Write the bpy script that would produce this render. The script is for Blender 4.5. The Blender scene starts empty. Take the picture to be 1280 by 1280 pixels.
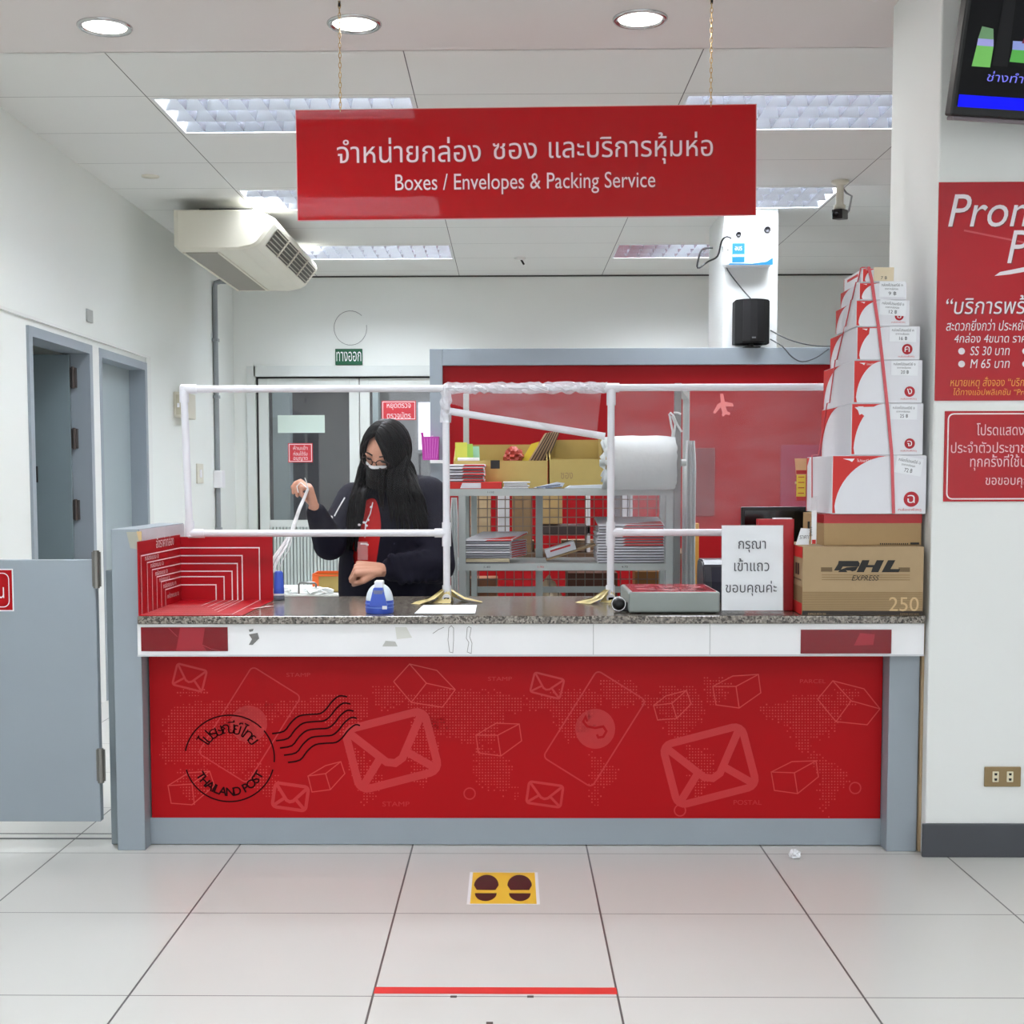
import bpy, bmesh, math, random
import numpy as np
from mathutils import Vector, Matrix, Euler
from mathutils.geometry import delaunay_2d_cdt
from math import pi, sin, cos, tan, atan2, hypot, radians as R

random.seed(7)
SC = bpy.context.scene
COL = SC.collection

# ------------------------------------------------------------------ camera
FPX, CAM_H = 1630.0, 1.285
PPX, PPY, TILT, ROLL, YAW = 616.0, 708.0, 0.0665, 0.00226, 0.0133
cam_data = bpy.data.cameras.new('camera')
cam = bpy.data.objects.new('camera', cam_data)
COL.objects.link(cam)
CAM_R = Matrix.Rotation(YAW, 3, 'Z') @ Matrix.Rotation(pi / 2 - TILT, 3, 'X') @ Matrix.Rotation(-ROLL, 3, 'Z')
cam.matrix_world = Matrix.Translation((0, 0, CAM_H)) @ CAM_R.to_4x4()
cam_data.sensor_width = 36.0
cam_data.lens = 36.0 * FPX / 1280.0
cam_data.shift_x = (640 - PPX) / 1280.0
cam_data.shift_y = (PPY - 640) / 1280.0
cam_data.clip_start = 0.05
SC.camera = cam

# ------------------------------------------------------------------ world, lamps, exposure
SC.view_settings.view_transform = 'Standard'
SC.view_settings.look = 'None'
SC.view_settings.gamma = 1.0
SC.view_settings.use_curve_mapping = False
SC.view_settings.exposure = 0.48
world = bpy.data.worlds.new('daylight')
SC.world = world
world.use_nodes = True
world.node_tree.nodes['Background'].inputs[0].default_value = (0.93, 0.97, 1.0, 1)
world.node_tree.nodes['Background'].inputs[1].default_value = 1.5      # ambient fill; unseen lobby front left open behind the camera to brighten it

CEIL = 3.02
TROFFERS = []                       # x0, x1, y0, y1, watts
for y0 in (6.04, 7.92, 9.80):
    for x0 in (-1.63, 0.80):
        TROFFERS.append((x0, x0 + 1.19, y0, y0 + 0.60, 62.0))
LOBBY_TROFFERS = [(-1.63, -0.44, 0.98, 1.58, 36.0), (-1.63, -0.44, 3.30, 3.90, 36.0),
                  (1.75, 2.94, 1.04, 1.64, 30.0), (1.75, 2.94, 3.3, 3.9, 14.0),
                  (-1.63, -0.44, -1.4, -0.8, 30.0), (1.75, 2.94, -1.4, -0.8, 30.0)]  # all after the first pair are unseen, added to brighten the lobby
DOWNLIGHTS = [(-1.544, 5.083), (-0.589, 5.072), (0.492, 5.04)]

def area_light(name, x, y, z, sx, sy, watts, color=(1, 1, 1), shape='RECTANGLE'):
    d = bpy.data.lights.new(name, 'AREA')
    d.shape, d.size, d.size_y, d.energy, d.color = shape, sx, sy, watts, color
    o = bpy.data.objects.new(name, d)
    o.location = (x, y, z)
    COL.objects.link(o)
    return o

for (x0, x1, y0, y1, w) in TROFFERS + LOBBY_TROFFERS:
    area_light('tube_light', (x0 + x1) / 2, (y0 + y1) / 2, CEIL + 0.072, x1 - x0 - 0.05, y1 - y0 - 0.05, w, (0.95, 0.98, 1.0))
for (x, y) in DOWNLIGHTS:
    area_light('downlight_lamp', x, y, CEIL - 0.0105, 0.15, 0.15, 5.0, (1, 0.98, 0.95), 'DISK')

# ------------------------------------------------------------------ pixel rays (photograph frame) to points in the room
def ray(px, py):
    return CAM_R @ Vector(((px - PPX) / FPX, -(py - PPY) / FPX, -1.0))
def onY(px, py, Y):
    d = ray(px, py); return Vector((0, 0, CAM_H)) + d * (Y / d.y)
def onZ(px, py, Z):
    d = ray(px, py); return Vector((0, 0, CAM_H)) + d * ((Z - CAM_H) / d.z)
def onX(px, py, X):
    d = ray(px, py); return Vector((0, 0, CAM_H)) + d * (X / d.x)
def XZ(px, py, Y):
    p = onY(px, py, Y); return p.x, p.z

# ------------------------------------------------------------------ materials
def lin(c):
    if isinstance(c, str):
        c = tuple(int(c[i:i + 2], 16) for i in (0, 2, 4))
    return tuple(((v / 255) / 12.92 if v / 255 <= 0.04045 else ((v / 255 + 0.055) / 1.055) ** 2.4) for v in c)
MATS = {}
def mat(name, c, rough=0.5, metal=0.0, spec=0.5, noise=0.04, scale=12.0, bump=0.0, bscale=60.0, coat=0.0, sheen=0.0, alpha=1.0, trans=0.0, ior=1.45):
    if name in MATS: return MATS[name]
    m = bpy.data.materials.new(name); m.use_nodes = True
    nt = m.node_tree; b = nt.nodes['Principled BSDF']
    l = lin(c)
    if noise > 0:
        tc = nt.nodes.new('ShaderNodeTexCoord'); nz = nt.nodes.new('ShaderNodeTexNoise')
        nz.inputs['Scale'].default_value = scale; nz.inputs['Detail'].default_value = 4
        nt.links.new(tc.outputs['Object'], nz.inputs['Vector'])
        mx = nt.nodes.new('ShaderNodeMix'); mx.data_type = 'RGBA'
        mx.inputs['A'].default_value = tuple(min(1, v * (1 - noise)) for v in l) + (1,)
        mx.inputs['B'].default_value = tuple(min(1, v * (1 + noise)) for v in l) + (1,)
        nt.links.new(nz.outputs['Fac'], mx.inputs['Factor'])
        nt.links.new(mx.outputs['Result'], b.inputs['Base Color'])
    else:
        b.inputs['Base Color'].default_value = l + (1,)
    if bump > 0:
        tc2 = nt.nodes.new('ShaderNodeTexCoord'); n2 = nt.nodes.new('ShaderNodeTexNoise'); n2.inputs['Scale'].default_value = bscale
        bp = nt.nodes.new('ShaderNodeBump'); bp.inputs['Strength'].default_value = bump; bp.inputs['Distance'].default_value = 0.01
        nt.links.new(tc2.outputs['Object'], n2.inputs['Vector']); nt.links.new(n2.outputs['Fac'], bp.inputs['Height'])
        nt.links.new(bp.outputs['Normal'], b.inputs['Normal'])
    b.inputs['Roughness'].default_value = rough; b.inputs['Metallic'].default_value = metal
    b.inputs['Specular IOR Level'].default_value = spec
    b.inputs['Coat Weight'].default_value = coat; b.inputs['Coat Roughness'].default_value = 0.05
    b.inputs['Sheen Weight'].default_value = sheen
    b.inputs['Alpha'].default_value = alpha; b.inputs['Transmission Weight'].default_value = trans; b.inputs['IOR'].default_value = ior
    MATS[name] = m
    return m
def emit(name, c, s):
    if name in MATS: return MATS[name]
    m = bpy.data.materials.new(name); m.use_nodes = True
    nt = m.node_tree; b = nt.nodes['Principled BSDF']
    b.inputs['Base Color'].default_value = lin(c) + (1,)
    b.inputs['Emission Color'].default_value = lin(c) + (1,); b.inputs['Emission Strength'].default_value = s
    b.inputs['Roughness'].default_value = 0.3; b.inputs['Specular IOR Level'].default_value = 0.15
    MATS[name] = m
    return m
def film(name, c, cover, rough=0.25):
    """thin clear plastic: mostly see-through, a little milky, with shiny wrinkles"""
    if name in MATS: return MATS[name]
    m = bpy.data.materials.new(name); m.use_nodes = True
    nt = m.node_tree; b = nt.nodes['Principled BSDF']; out = nt.nodes['Material Output']
    b.inputs['Base Color'].default_value = lin(c) + (1,); b.inputs['Roughness'].default_value = rough
    tr = nt.nodes.new('ShaderNodeBsdfTransparent'); mx = nt.nodes.new('ShaderNodeMixShader')
    tc = nt.nodes.new('ShaderNodeTexCoord'); nz = nt.nodes.new('ShaderNodeTexNoise'); nz.inputs['Scale'].default_value = 5
    mp = nt.nodes.new('ShaderNodeMapping'); mp.inputs['Scale'].default_value = (1, 1, 3)
    mr = nt.nodes.new('ShaderNodeMapRange'); mr.inputs['From Min'].default_value = 0.35; mr.inputs['From Max'].default_value = 0.7
    mr.inputs['To Min'].default_value = cover * 0.75; mr.inputs['To Max'].default_value = cover * 1.35
    nt.links.new(tc.outputs['Object'], mp.inputs['Vector']); nt.links.new(mp.outputs['Vector'], nz.inputs['Vector'])
    nt.links.new(nz.outputs['Fac'], mr.inputs['Value']); nt.links.new(mr.outputs['Result'], mx.inputs['Fac'])
    nt.links.new(tr.outputs['BSDF'], mx.inputs[1]); nt.links.new(b.outputs['BSDF'], mx.inputs[2])
    nt.links.new(mx.outputs['Shader'], out.inputs['Surface'])
    MATS[name] = m
    return m
def glass(name, tint, cover=0.12):
    if name in MATS: return MATS[name]
    m = bpy.data.materials.new(name); m.use_nodes = True
    nt = m.node_tree; out = nt.nodes['Material Output']
    tr = nt.nodes.new('ShaderNodeBsdfTransparent'); tr.inputs['Color'].default_value = lin(tint) + (1,)
    gl = nt.nodes.new('ShaderNodeBsdfGlossy'); gl.inputs['Roughness'].default_value = 0.02
    fr = nt.nodes.new('ShaderNodeFresnel'); fr.inputs['IOR'].default_value = 1.5
    ad = nt.nodes.new('ShaderNodeMath'); ad.operation = 'ADD'; ad.inputs[1].default_value = cover
    mx = nt.nodes.new('ShaderNodeMixShader')
    nt.links.new(fr.outputs['Fac'], ad.inputs[0]); nt.links.new(ad.outputs['Value'], mx.inputs['Fac'])
    nt.links.new(tr.outputs['BSDF'], mx.inputs[1]); nt.links.new(gl.outputs['BSDF'], mx.inputs[2])
    nt.links.new(mx.outputs['Shader'], out.inputs['Surface'])
    MATS[name] = m
    return m
def grid_mat(name, c, line, x0, sx, y0, sy, w, rough, noise=0.05, bump=0.0, coat=0.0, scale=2.5):
    """tiled surface: joints every sx / sy metres, wandering tone from tile to tile"""
    m = bpy.data.materials.new(name); m.use_nodes = True
    nt = m.node_tree; b = nt.nodes['Principled BSDF']; N = nt.nodes.new; L = nt.links.new
    g = N('ShaderNodeNewGeometry'); s = N('ShaderNodeSeparateXYZ'); L(g.outputs['Position'], s.inputs[0])
    def math_(op, a, bval=None):
        n = N('ShaderNodeMath'); n.operation = op
        for i, v in enumerate((a, bval)):
            if v is None: continue
            if isinstance(v, (int, float)): n.inputs[i].default_value = v
            else: L(v, n.inputs[i])
        return n.outputs[0]
    ds = []
    cells = []
    for ax, o, st in (('X', x0, sx), ('Y', y0, sy)):
        t = math_('DIVIDE', math_('SUBTRACT', s.outputs[ax], o), st)
        cells.append(math_('FLOOR', t))
        f = math_('FRACT', t)
        d = math_('MULTIPLY', math_('MINIMUM', f, math_('SUBTRACT', 1.0, f)), st)
        ds.append(math_('LESS_THAN', d, w * (1.0 if ax == 'X' else 0.7)))
    ln = math_('MAXIMUM', ds[0], ds[1])
    cb = N('ShaderNodeCombineXYZ'); L(cells[0], cb.inputs[0]); L(cells[1], cb.inputs[1])
    wn = N('ShaderNodeTexWhiteNoise'); L(cb.outputs[0], wn.inputs['Vector'])
    nz = N('ShaderNodeTexNoise'); nz.inputs['Scale'].default_value = scale; nz.inputs['Detail'].default_value = 5; L(g.outputs['Position'], nz.inputs['Vector'])
    sm = math_('ADD', math_('MULTIPLY', wn.outputs['Value'], 0.5), math_('MULTIPLY', nz.outputs['Fac'], 0.5))
    l = lin(c)
    mx = N('ShaderNodeMix'); mx.data_type = 'RGBA'
    mx.inputs['A'].default_value = tuple(v * (1 - noise) for v in l) + (1,); mx.inputs['B'].default_value = tuple(min(1, v * (1 + noise)) for v in l) + (1,)
    L(sm, mx.inputs['Factor'])
    m2 = N('ShaderNodeMix'); m2.data_type = 'RGBA'; L(ln, m2.inputs['Factor']); L(mx.outputs['Result'], m2.inputs['A']); m2.inputs['B'].default_value = lin(line) + (1,)
    L(m2.outputs['Result'], b.inputs['Base Color'])
    b.inputs['Roughness'].default_value = rough; b.inputs['Coat Weight'].default_value = coat; b.inputs['Coat Roughness'].default_value = 0.06
    if bump:
        bp = N('ShaderNodeBump'); bp.inputs['Strength'].default_value = bump; bp.inputs['Distance'].default_value = 0.002; bp.invert = True
        L(ln, bp.inputs['Height']); L(bp.outputs['Normal'], b.inputs['Normal'])
    return m

WHITE = mat('white_paint', (228, 230, 226), 0.6, noise=0.03, scale=1.5)
WALLM = mat('wall_paint', (233, 237, 232), 0.65, noise=0.03, scale=1.2)
PILLM = mat('pillar_paint', (232, 234, 232), 0.6, noise=0.02, scale=1.5)
GREY = mat('grey_paint', (150, 160, 168), 0.42, noise=0.04, scale=5)
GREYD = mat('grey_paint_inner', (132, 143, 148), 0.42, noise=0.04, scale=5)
RED = mat('red_vinyl', (172, 6, 16), 0.5, spec=0.2, noise=0.03, scale=3)
REDG = mat('red_gloss', (176, 0, 12), 0.03, noise=0.0, spec=0.5)
REDS = mat('red_print', (172, 8, 24), 0.4, spec=0.3, noise=0.02)
DARKRED = mat('dark_red_plate', (124, 6, 22), 0.12, noise=0.02)
INK = mat('dark_ink', (40, 4, 8), 0.6, noise=0.0, spec=0.1)
WINK = mat('white_ink', (240, 226, 228), 0.45, noise=0.0)
WHT = mat('white_plain', (238, 238, 240), 0.45, noise=0.02)
PAPER = mat('paper', (236, 238, 242), 0.6, noise=0.015)
BLACK = mat('black_plastic', (18, 18, 20), 0.4, noise=0.05)
BLACKM = mat('black_matte', (8, 8, 10), 0.7, noise=0.05)
TXT = mat('grey_print', (70, 70, 76), 0.5, noise=0.0)
BLK = mat('black_print', (20, 18, 18), 0.5, noise=0.0)
KRAFT = mat('kraft', (172, 147, 112), 0.7, noise=0.05, scale=30)
KRAFTD = mat('kraft_print', (146, 120, 84), 0.7, noise=0.04, scale=30)
KRAFTY = mat('kraft_yellow', (178, 156, 92), 0.7, noise=0.05, scale=20)
PVC = mat('pvc', (226, 226, 232), 0.3, noise=0.02)
STEEL = mat('rack_grey', (182, 189, 188), 0.4, noise=0.04)
CHROME = mat('chrome', (190, 190, 190), 0.2, metal=1.0, noise=0.0)
BRASS = mat('brass_plate', (150, 128, 92), 0.4, metal=0.3, noise=0.05)
BEIGE = mat('beige_plastic', (214, 210, 194), 0.45, noise=0.03)
CREAM = mat('aircon_cream', (226, 222, 206), 0.4, noise=0.03, scale=4)
BROWN = mat('hinge_brown', (92, 84, 82), 0.4, metal=0.4, noise=0.08)
FOAM = mat('foam_sheet', (200, 206, 207), 0.7, noise=0.02, bump=0.3, bscale=25)
YELLOW = mat('yellow', (236, 190, 60), 0.5, noise=0.03)
BLUE = mat('blue_plastic', (62, 92, 196), 0.35, noise=0.03)
TAPE = mat('packing_tape', (226, 208, 150), 0.25, noise=0.08, scale=20)
CABLE = mat('cable', (70, 74, 76), 0.5, noise=0.0)
FILM = film('clear_film', (235, 225, 232), 0.13)
FILML = film('clear_film_thin', (235, 235, 240), 0.016)
FILMC = film('crumpled_film', (240, 240, 246), 0.42, 0.12)
ACRYL = film('clear_acrylic', (240, 244, 246), 0.07, 0.05)
GLASS = glass('door_glass', (225, 230, 232), 0.05)

# ------------------------------------------------------------------ mesh builder
class MB:
    def __init__(s):
        s.v, s.f, s.mi, s.sm, s.mats = [], [], [], [], []
    def slot(s, m):
        if m not in s.mats: s.mats.append(m)
        return s.mats.index(m)
    def add(s, vs, fs, m, smooth=False, M=None):
        o = len(s.v); k = s.slot(m)
        s.v += [tuple(M @ Vector(p)) if M is not None else tuple(p) for p in vs]
        for f in fs:
            s.f.append(tuple(i + o for i in f)); s.mi.append(k); s.sm.append(smooth)
        return s
    def box(s, x0, x1, y0, y1, z0, z1, m, bev=0.0, M=None, seg=2):
        x0, x1 = min(x0, x1), max(x0, x1); y0, y1 = min(y0, y1), max(y0, y1); z0, z1 = min(z0, z1), max(z0, z1)
        if bev <= 0:
            vs = [(x, y, z) for x in (x0, x1) for y in (y0, y1) for z in (z0, z1)]
            return s.add(vs, [(0, 1, 3, 2), (4, 6, 7, 5), (0, 4, 5, 1), (2, 3, 7, 6), (0, 2, 6, 4), (1, 5, 7, 3)], m, False, M)
        bm = bmesh.new(); bmesh.ops.create_cube(bm, size=1)
        for v in bm.verts:
            v.co = Vector(((x0 + x1) / 2 + v.co.x * (x1 - x0), (y0 + y1) / 2 + v.co.y * (y1 - y0), (z0 + z1) / 2 + v.co.z * (z1 - z0)))
        bev = min(bev, 0.49 * min(x1 - x0, y1 - y0, z1 - z0))
        bmesh.ops.bevel(bm, geom=list(bm.edges), offset=bev, segments=seg, profile=0.5, affect='EDGES')
        return s.bm(bm, m, False, M)
    def bm(s, bm, m, smooth=False, M=None):
        bm.verts.index_update()
        s.add([v.co.copy() for v in bm.verts], [[v.index for v in f.verts] for f in bm.faces], m, smooth, M); bm.free(); return s
    def prism(s, poly, axis, a0, a1, m, M=None, smooth=False):
        """poly in the two other axes (x:yz, y:xz, z:xy)"""
        n = len(poly)
        def P(p, a): return {'x': (a, p[0], p[1]), 'y': (p[0], a, p[1]), 'z': (p[0], p[1], a)}[axis]
        vs = [P(p, a0) for p in poly] + [P(p, a1) for p in poly]
        fs = [tuple(range(n))[::-1], tuple(range(n, 2 * n))]
        s.add(vs, fs, m, False, M)
        return s.add(vs, [(i, (i + 1) % n, n + (i + 1) % n, n + i) for i in range(n)], m, smooth, M)
    def tube(s, pts, r, m, seg=10, caps=True, smooth=True, M=None, flat=1.0):
        pts = [Vector(p) for p in pts]; rs = list(r) if isinstance(r, (list, tuple)) else [r] * len(pts)
        vs, fs = [], []; prev = None
        for i, p in enumerate(pts):
            t = (pts[min(i + 1, len(pts) - 1)] - pts[max(i - 1, 0)])
            t = t.normalized() if t.length > 1e-9 else Vector((0, 0, 1))
            if prev is None:
                u = t.cross(Vector((0, 0, 1)))
                if u.length < 1e-3: u = t.cross(Vector((1, 0, 0)))
            else: u = prev - t * prev.dot(t)
            u.normalize(); prev = u; w = t.cross(u)
            for k in range(seg):
                a = 2 * pi * k / seg
                vs.append(p + (u * cos(a) + w * sin(a) * flat) * rs[i])
        for i in range(len(pts) - 1):
            for k in range(seg):
                fs.append((i * seg + k, i * seg + (k + 1) % seg, (i + 1) * seg + (k + 1) % seg, (i + 1) * seg + k))
        s.add(vs, fs, m, smooth, M)
        if caps:
            s.add(vs[:seg], [tuple(range(seg))[::-1]], m, False, M); s.add(vs[-seg:], [tuple(range(seg))], m, False, M)
        return s
    def lathe(s, prof, m, loc=(0, 0, 0), seg=28, M=None, smooth=True, axis='z'):
        vs, fs = [], []
        for (r, z) in prof:
            for k in range(seg):
                a = 2 * pi * k / seg; p = (r * cos(a), r * sin(a), z)
                if axis == 'x': p = (z, p[0], p[1])
                if axis == 'y': p = (p[0], z, p[1])
                vs.append((p[0] + loc[0], p[1] + loc[1], p[2] + loc[2]))
        n = len(prof)
        for i in range(n - 1):
            for k in range(seg):
                fs.append((i * seg + k, i * seg + (k + 1) % seg, (i + 1) * seg + (k + 1) % seg, (i + 1) * seg + k))
        s.add(vs, fs, m, smooth, M)
        if prof[0][0] > 1e-6: s.add(vs[:seg], [tuple(range(seg))[::-1]], m, False, M)
        if prof[-1][0] > 1e-6: s.add(vs[-seg:], [tuple(range(seg))], m, False, M)
        return s
    def ell(s, c, r, m, M=None, seg=20, rings=12):
        prof = [(sin(pi * i / rings), -cos(pi * i / rings)) for i in range(rings + 1)]
        vs, fs = [], []
        for (q, z) in prof:
            for k in range(seg):
                a = 2 * pi * k / seg; vs.append((c[0] + r[0] * q * cos(a), c[1] + r[1] * q * sin(a), c[2] + r[2] * z))
        for i in range(rings):
            for k in range(seg): fs.append((i * seg + k, i * seg + (k + 1) % seg, (i + 1) * seg + (k + 1) % seg, (i + 1) * seg + k))
        return s.add(vs, fs, m, True, M)
    def poly(s, pts, m, M=None): return s.add(pts, [tuple(range(len(pts)))], m, False, M)
    def stroke(s, pts, w, m, n=(0, -1, 0), closed=False):
        """flat ribbon of width w along pts, lying in the plane with normal n"""
        pts = [Vector(p) for p in pts]; n = Vector(n); k = len(pts); L, Rr = [], []
        for i, p in enumerate(pts):
            a = pts[(i - 1) % k] if (closed or i > 0) else None
            b = pts[(i + 1) % k] if (closed or i < k - 1) else None
            d0 = (p - a).normalized() if a is not None and (p - a).length > 1e-9 else None
            d1 = (b - p).normalized() if b is not None and (b - p).length > 1e-9 else None
            d0 = d0 or d1; d1 = d1 or d0
            s0, s1 = n.cross(d0), n.cross(d1); q = (s0 + s1)
            q = q.normalized() if q.length > 1e-6 else s0
            sc = w / 2 / max(0.5, q.dot(s0)); L.append(p + q * sc); Rr.append(p - q * sc)
        vs = L + Rr; fs = [(i, (i + 1) % k, k + (i + 1) % k, k + i) for i in range(k if closed else k - 1)]
        return s.add(vs, fs, m)
    def text(s, string, x0, x1, z0, z1, m, Y=0.0, M=None, shear=0.0):
        """lettering fitted into the box x0..x1, z0..z1 in the XZ plane at Y (readable from -Y); M maps that plane elsewhere"""
        V, T = glyphs(string)
        V = V.copy(); V[:, 0] += shear * V[:, 1]
        lo, hi = V.min(0), V.max(0); e = np.maximum(hi - lo, 1e-6)
        U = (V - lo) / e
        vs = [(x0 + (x1 - x0) * u[0], Y, z0 + (z1 - z0) * u[1]) for u in U]
        return s.add(vs, T, m, False, M)
    def build(s, name, parent=None, loc=None):
        me = bpy.data.meshes.new(name)
        off = Vector(loc) if loc is not None else Vector((0, 0, 0))
        me.from_pydata([tuple(Vector(p) - off) for p in s.v], [], s.f)
        for m in s.mats: me.materials.append(m)
        me.polygons.foreach_set('material_index', s.mi); me.polygons.foreach_set('use_smooth', s.sm)
        me.validate(); me.update()
        o = bpy.data.objects.new(name, me); COL.objects.link(o); o.location = off
        if parent is not None:
            o.parent = parent; o.matrix_parent_inverse = parent_inv(parent)
        return o
def parent_inv(p):
    return world_of(p).inverted()
def world_of(o):
    m = Matrix.Translation(o.location) @ o.rotation_euler.to_matrix().to_4x4()
    if o.parent is not None: m = world_of(o.parent) @ o.matrix_parent_inverse @ m
    return m

_G = {}
def glyphs(string):
    """outline of a line of text as filled triangles (non-zero winding), in em units"""
    if string in _G: return _G[string]
    cu = bpy.data.curves.new('lettering', 'FONT'); cu.body = string; cu.size = 1.0; cu.resolution_u = 3
    ob = bpy.data.objects.new('lettering', cu); COL.objects.link(ob)
    dg = bpy.context.evaluated_depsgraph_get(); dg.update()
    cv = ob.evaluated_get(dg).to_curve(dg)
    loops = []
    for sp in cv.splines:
        pts = []
        if sp.type == 'BEZIER':
            bp = sp.bezier_points; n = len(bp)
            for i in range(n):
                a, b = bp[i], bp[(i + 1) % n]
                p0, p1, p2, p3 = a.co, a.handle_right, b.handle_left, b.co
                straight = (p1 - p0).cross(p3 - p0).length < 1e-7 and (p2 - p0).cross(p3 - p0).length < 1e-7
                for t in ([0] if straight else [0, .25, .5, .75]):
                    q = p0 * (1 - t) ** 3 + p1 * 3 * t * (1 - t) ** 2 + p2 * 3 * t * t * (1 - t) + p3 * t ** 3
                    pts.append((q.x, q.y))
        else:
            pts = [(p.co.x, p.co.y) for p in sp.points]
        cl = []
        for p in pts:
            if not cl or hypot(p[0] - cl[-1][0], p[1] - cl[-1][1]) > 1e-5: cl.append(p)
        if len(cl) > 2 and hypot(cl[0][0] - cl[-1][0], cl[0][1] - cl[-1][1]) < 1e-5: cl.pop()
        if len(cl) > 2: loops.append(cl)
    ob.to_curve_clear(); bpy.data.objects.remove(ob); bpy.data.curves.remove(cu)
    vs, es = [], []
    for l in loops:
        o = len(vs); vs += [Vector(p) for p in l]; es += [(o + i, o + (i + 1) % len(l)) for i in range(len(l))]
    ov, oe, of, *_ = delaunay_2d_cdt(vs, es, [], 0, 1e-6)
    V = np.array([(v.x, v.y) for v in ov]); T = [tuple(f) for f in of]
    A = np.array([l[i] for l in loops for i in range(len(l))]); B = np.array([l[(i + 1) % len(l)] for l in loops for i in range(len(l))])
    c = V[np.array(T)].mean(1)
    up = (A[None, :, 1] <= c[:, None, 1]) & (B[None, :, 1] > c[:, None, 1]); dn = (A[None, :, 1] > c[:, None, 1]) & (B[None, :, 1] <= c[:, None, 1])
    side = (B[None, :, 0] - A[None, :, 0]) * (c[:, None, 1] - A[None, :, 1]) - (c[:, None, 0] - A[None, :, 0]) * (B[None, :, 1] - A[None, :, 1])
    wn = (up & (side > 0)).sum(1) - (dn & (side < 0)).sum(1)
    T = [t for t, w in zip(T, wn) if w != 0]
    used = sorted({i for t in T for i in t}); mp = {i: k for k, i in enumerate(used)}
    V = V[used]; T = [tuple(mp[i] for i in t) for t in T]
    # readable from -Y: x right, z up, so keep counter-clockwise in xz seen from -Y
    T2 = []
    for t in T:
        a, b, d = V[t[0]], V[t[1]], V[t[2]]
        ar = (b[0] - a[0]) * (d[1] - a[1]) - (b[1] - a[1]) * (d[0] - a[0])
        T2.append(t if ar > 0 else t[::-1])
    _G[string] = (V, T2)
    return _G[string]

# ------------------------------------------------------------------ tagging
def tag(o, label, cat, group=None, kind=None):
    if label: o['label'] = label
    if cat: o['category'] = cat
    if group: o['group'] = group
    if kind: o['kind'] = kind
    return o
def thing(name, loc, label, cat, group=None, rz=0.0):
    o = bpy.data.objects.new(name, None); COL.objects.link(o)
    o.empty_display_size = 0.05; o.location = loc; o.rotation_euler = (0, 0, rz)
    return tag(o, label, cat, group)
def struct(mb, name):
    o = mb.build(name); o['kind'] = 'structure'; return o
def clone(root, loc, label=None, group=None, rz=None):
    r = root.copy(); COL.objects.link(r); r.location = loc
    if rz is not None: r.rotation_euler = (0, 0, rz)
    if label: r['label'] = label
    if group: r['group'] = group
    for ch in list(root.children):
        c = ch.copy(); COL.objects.link(c); mi = ch.matrix_parent_inverse.copy(); c.parent = r; c.matrix_parent_inverse = mi
        for g in list(ch.children):
            d = g.copy(); COL.objects.link(d); mj = g.matrix_parent_inverse.copy(); d.parent = c; d.matrix_parent_inverse = mj
    return r
# ================================================================== THE ROOM
XL, XR = -2.37, 3.6
YB, YF = 11.25, -3.2
WY, WX, WB = 4.39, 1.412, 4.94       # the white wall to the right of the counter: front face, end face, back face
FLOORM = grid_mat('floor_tiles', (206, 205, 200), (92, 90, 88), -0.344, 0.6105, 3.792, 0.6225, 0.0028, 0.28, noise=0.03, coat=0.05)
CEILM = grid_mat('ceiling_boards', (224, 225, 221), (100, 100, 98), -0.43, 1.215, 5.39, 0.622, 0.0024, 0.8, noise=0.02)
SOFFM = mat('front_ceiling', (218, 212, 209), 0.7, noise=0.02, scale=2)

f = MB(); f.box(-4.6, XR + .1, YF, 14.6, -0.1, 0, FLOORM); struct(f, 'floor')
m = MB(); m.box(XL, -1.41, 4.585, 4.60, 0, 0.0015, mat('dark_joint', (96, 98, 98), .5)); m.box(XL, -1.41, 4.655, 4.66, 0, 0.0015, MATS['dark_joint'])
o = m.build('trim_1'); o['kind'] = 'structure'

def holed(mb, x0, x1, y0, y1, z, holes, mt, th=0.1):
    xs = sorted({x0, x1} | {h[i] for h in holes for i in (0, 1) if x0 < h[i] < x1})
    ys = sorted({y0, y1} | {h[i] for h in holes for i in (2, 3) if y0 < h[i] < y1})
    for a, b in zip(xs, xs[1:]):
        for c, d in zip(ys, ys[1:]):
            if any(h[0] - 1e-6 <= a and b <= h[1] + 1e-6 and h[2] - 1e-6 <= c and d <= h[3] + 1e-6 for h in holes): continue
            mb.add([(a, c, z), (b, c, z), (b, d, z), (a, d, z)], [(3, 2, 1, 0)], mt)
dl_holes = [(x - 0.085, x + 0.085, y - 0.085, y + 0.085) for x, y in DOWNLIGHTS]
c = MB(); holed(c, XL, XR, 5.39, YB, CEIL, [t[:4] for t in TROFFERS], CEILM)
c.box(XL - .1, XR + .1, 5.39, YB + .1, CEIL + 0.13, CEIL + 0.2, WHITE)
struct(c, 'ceiling')
c = MB(); holed(c, XL, XR, YF, 5.39, CEIL - 0.006, [t[:4] for t in LOBBY_TROFFERS], SOFFM)
c.box(XL - .1, XR + .1, YF, 5.39, CEIL + 0.13, CEIL + 0.2, WHITE); c.box(XL, XR, 5.385, 5.39, CEIL - 0.006, CEIL + 0.02, WHITE)
struct(c, 'ceiling_front')

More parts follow.
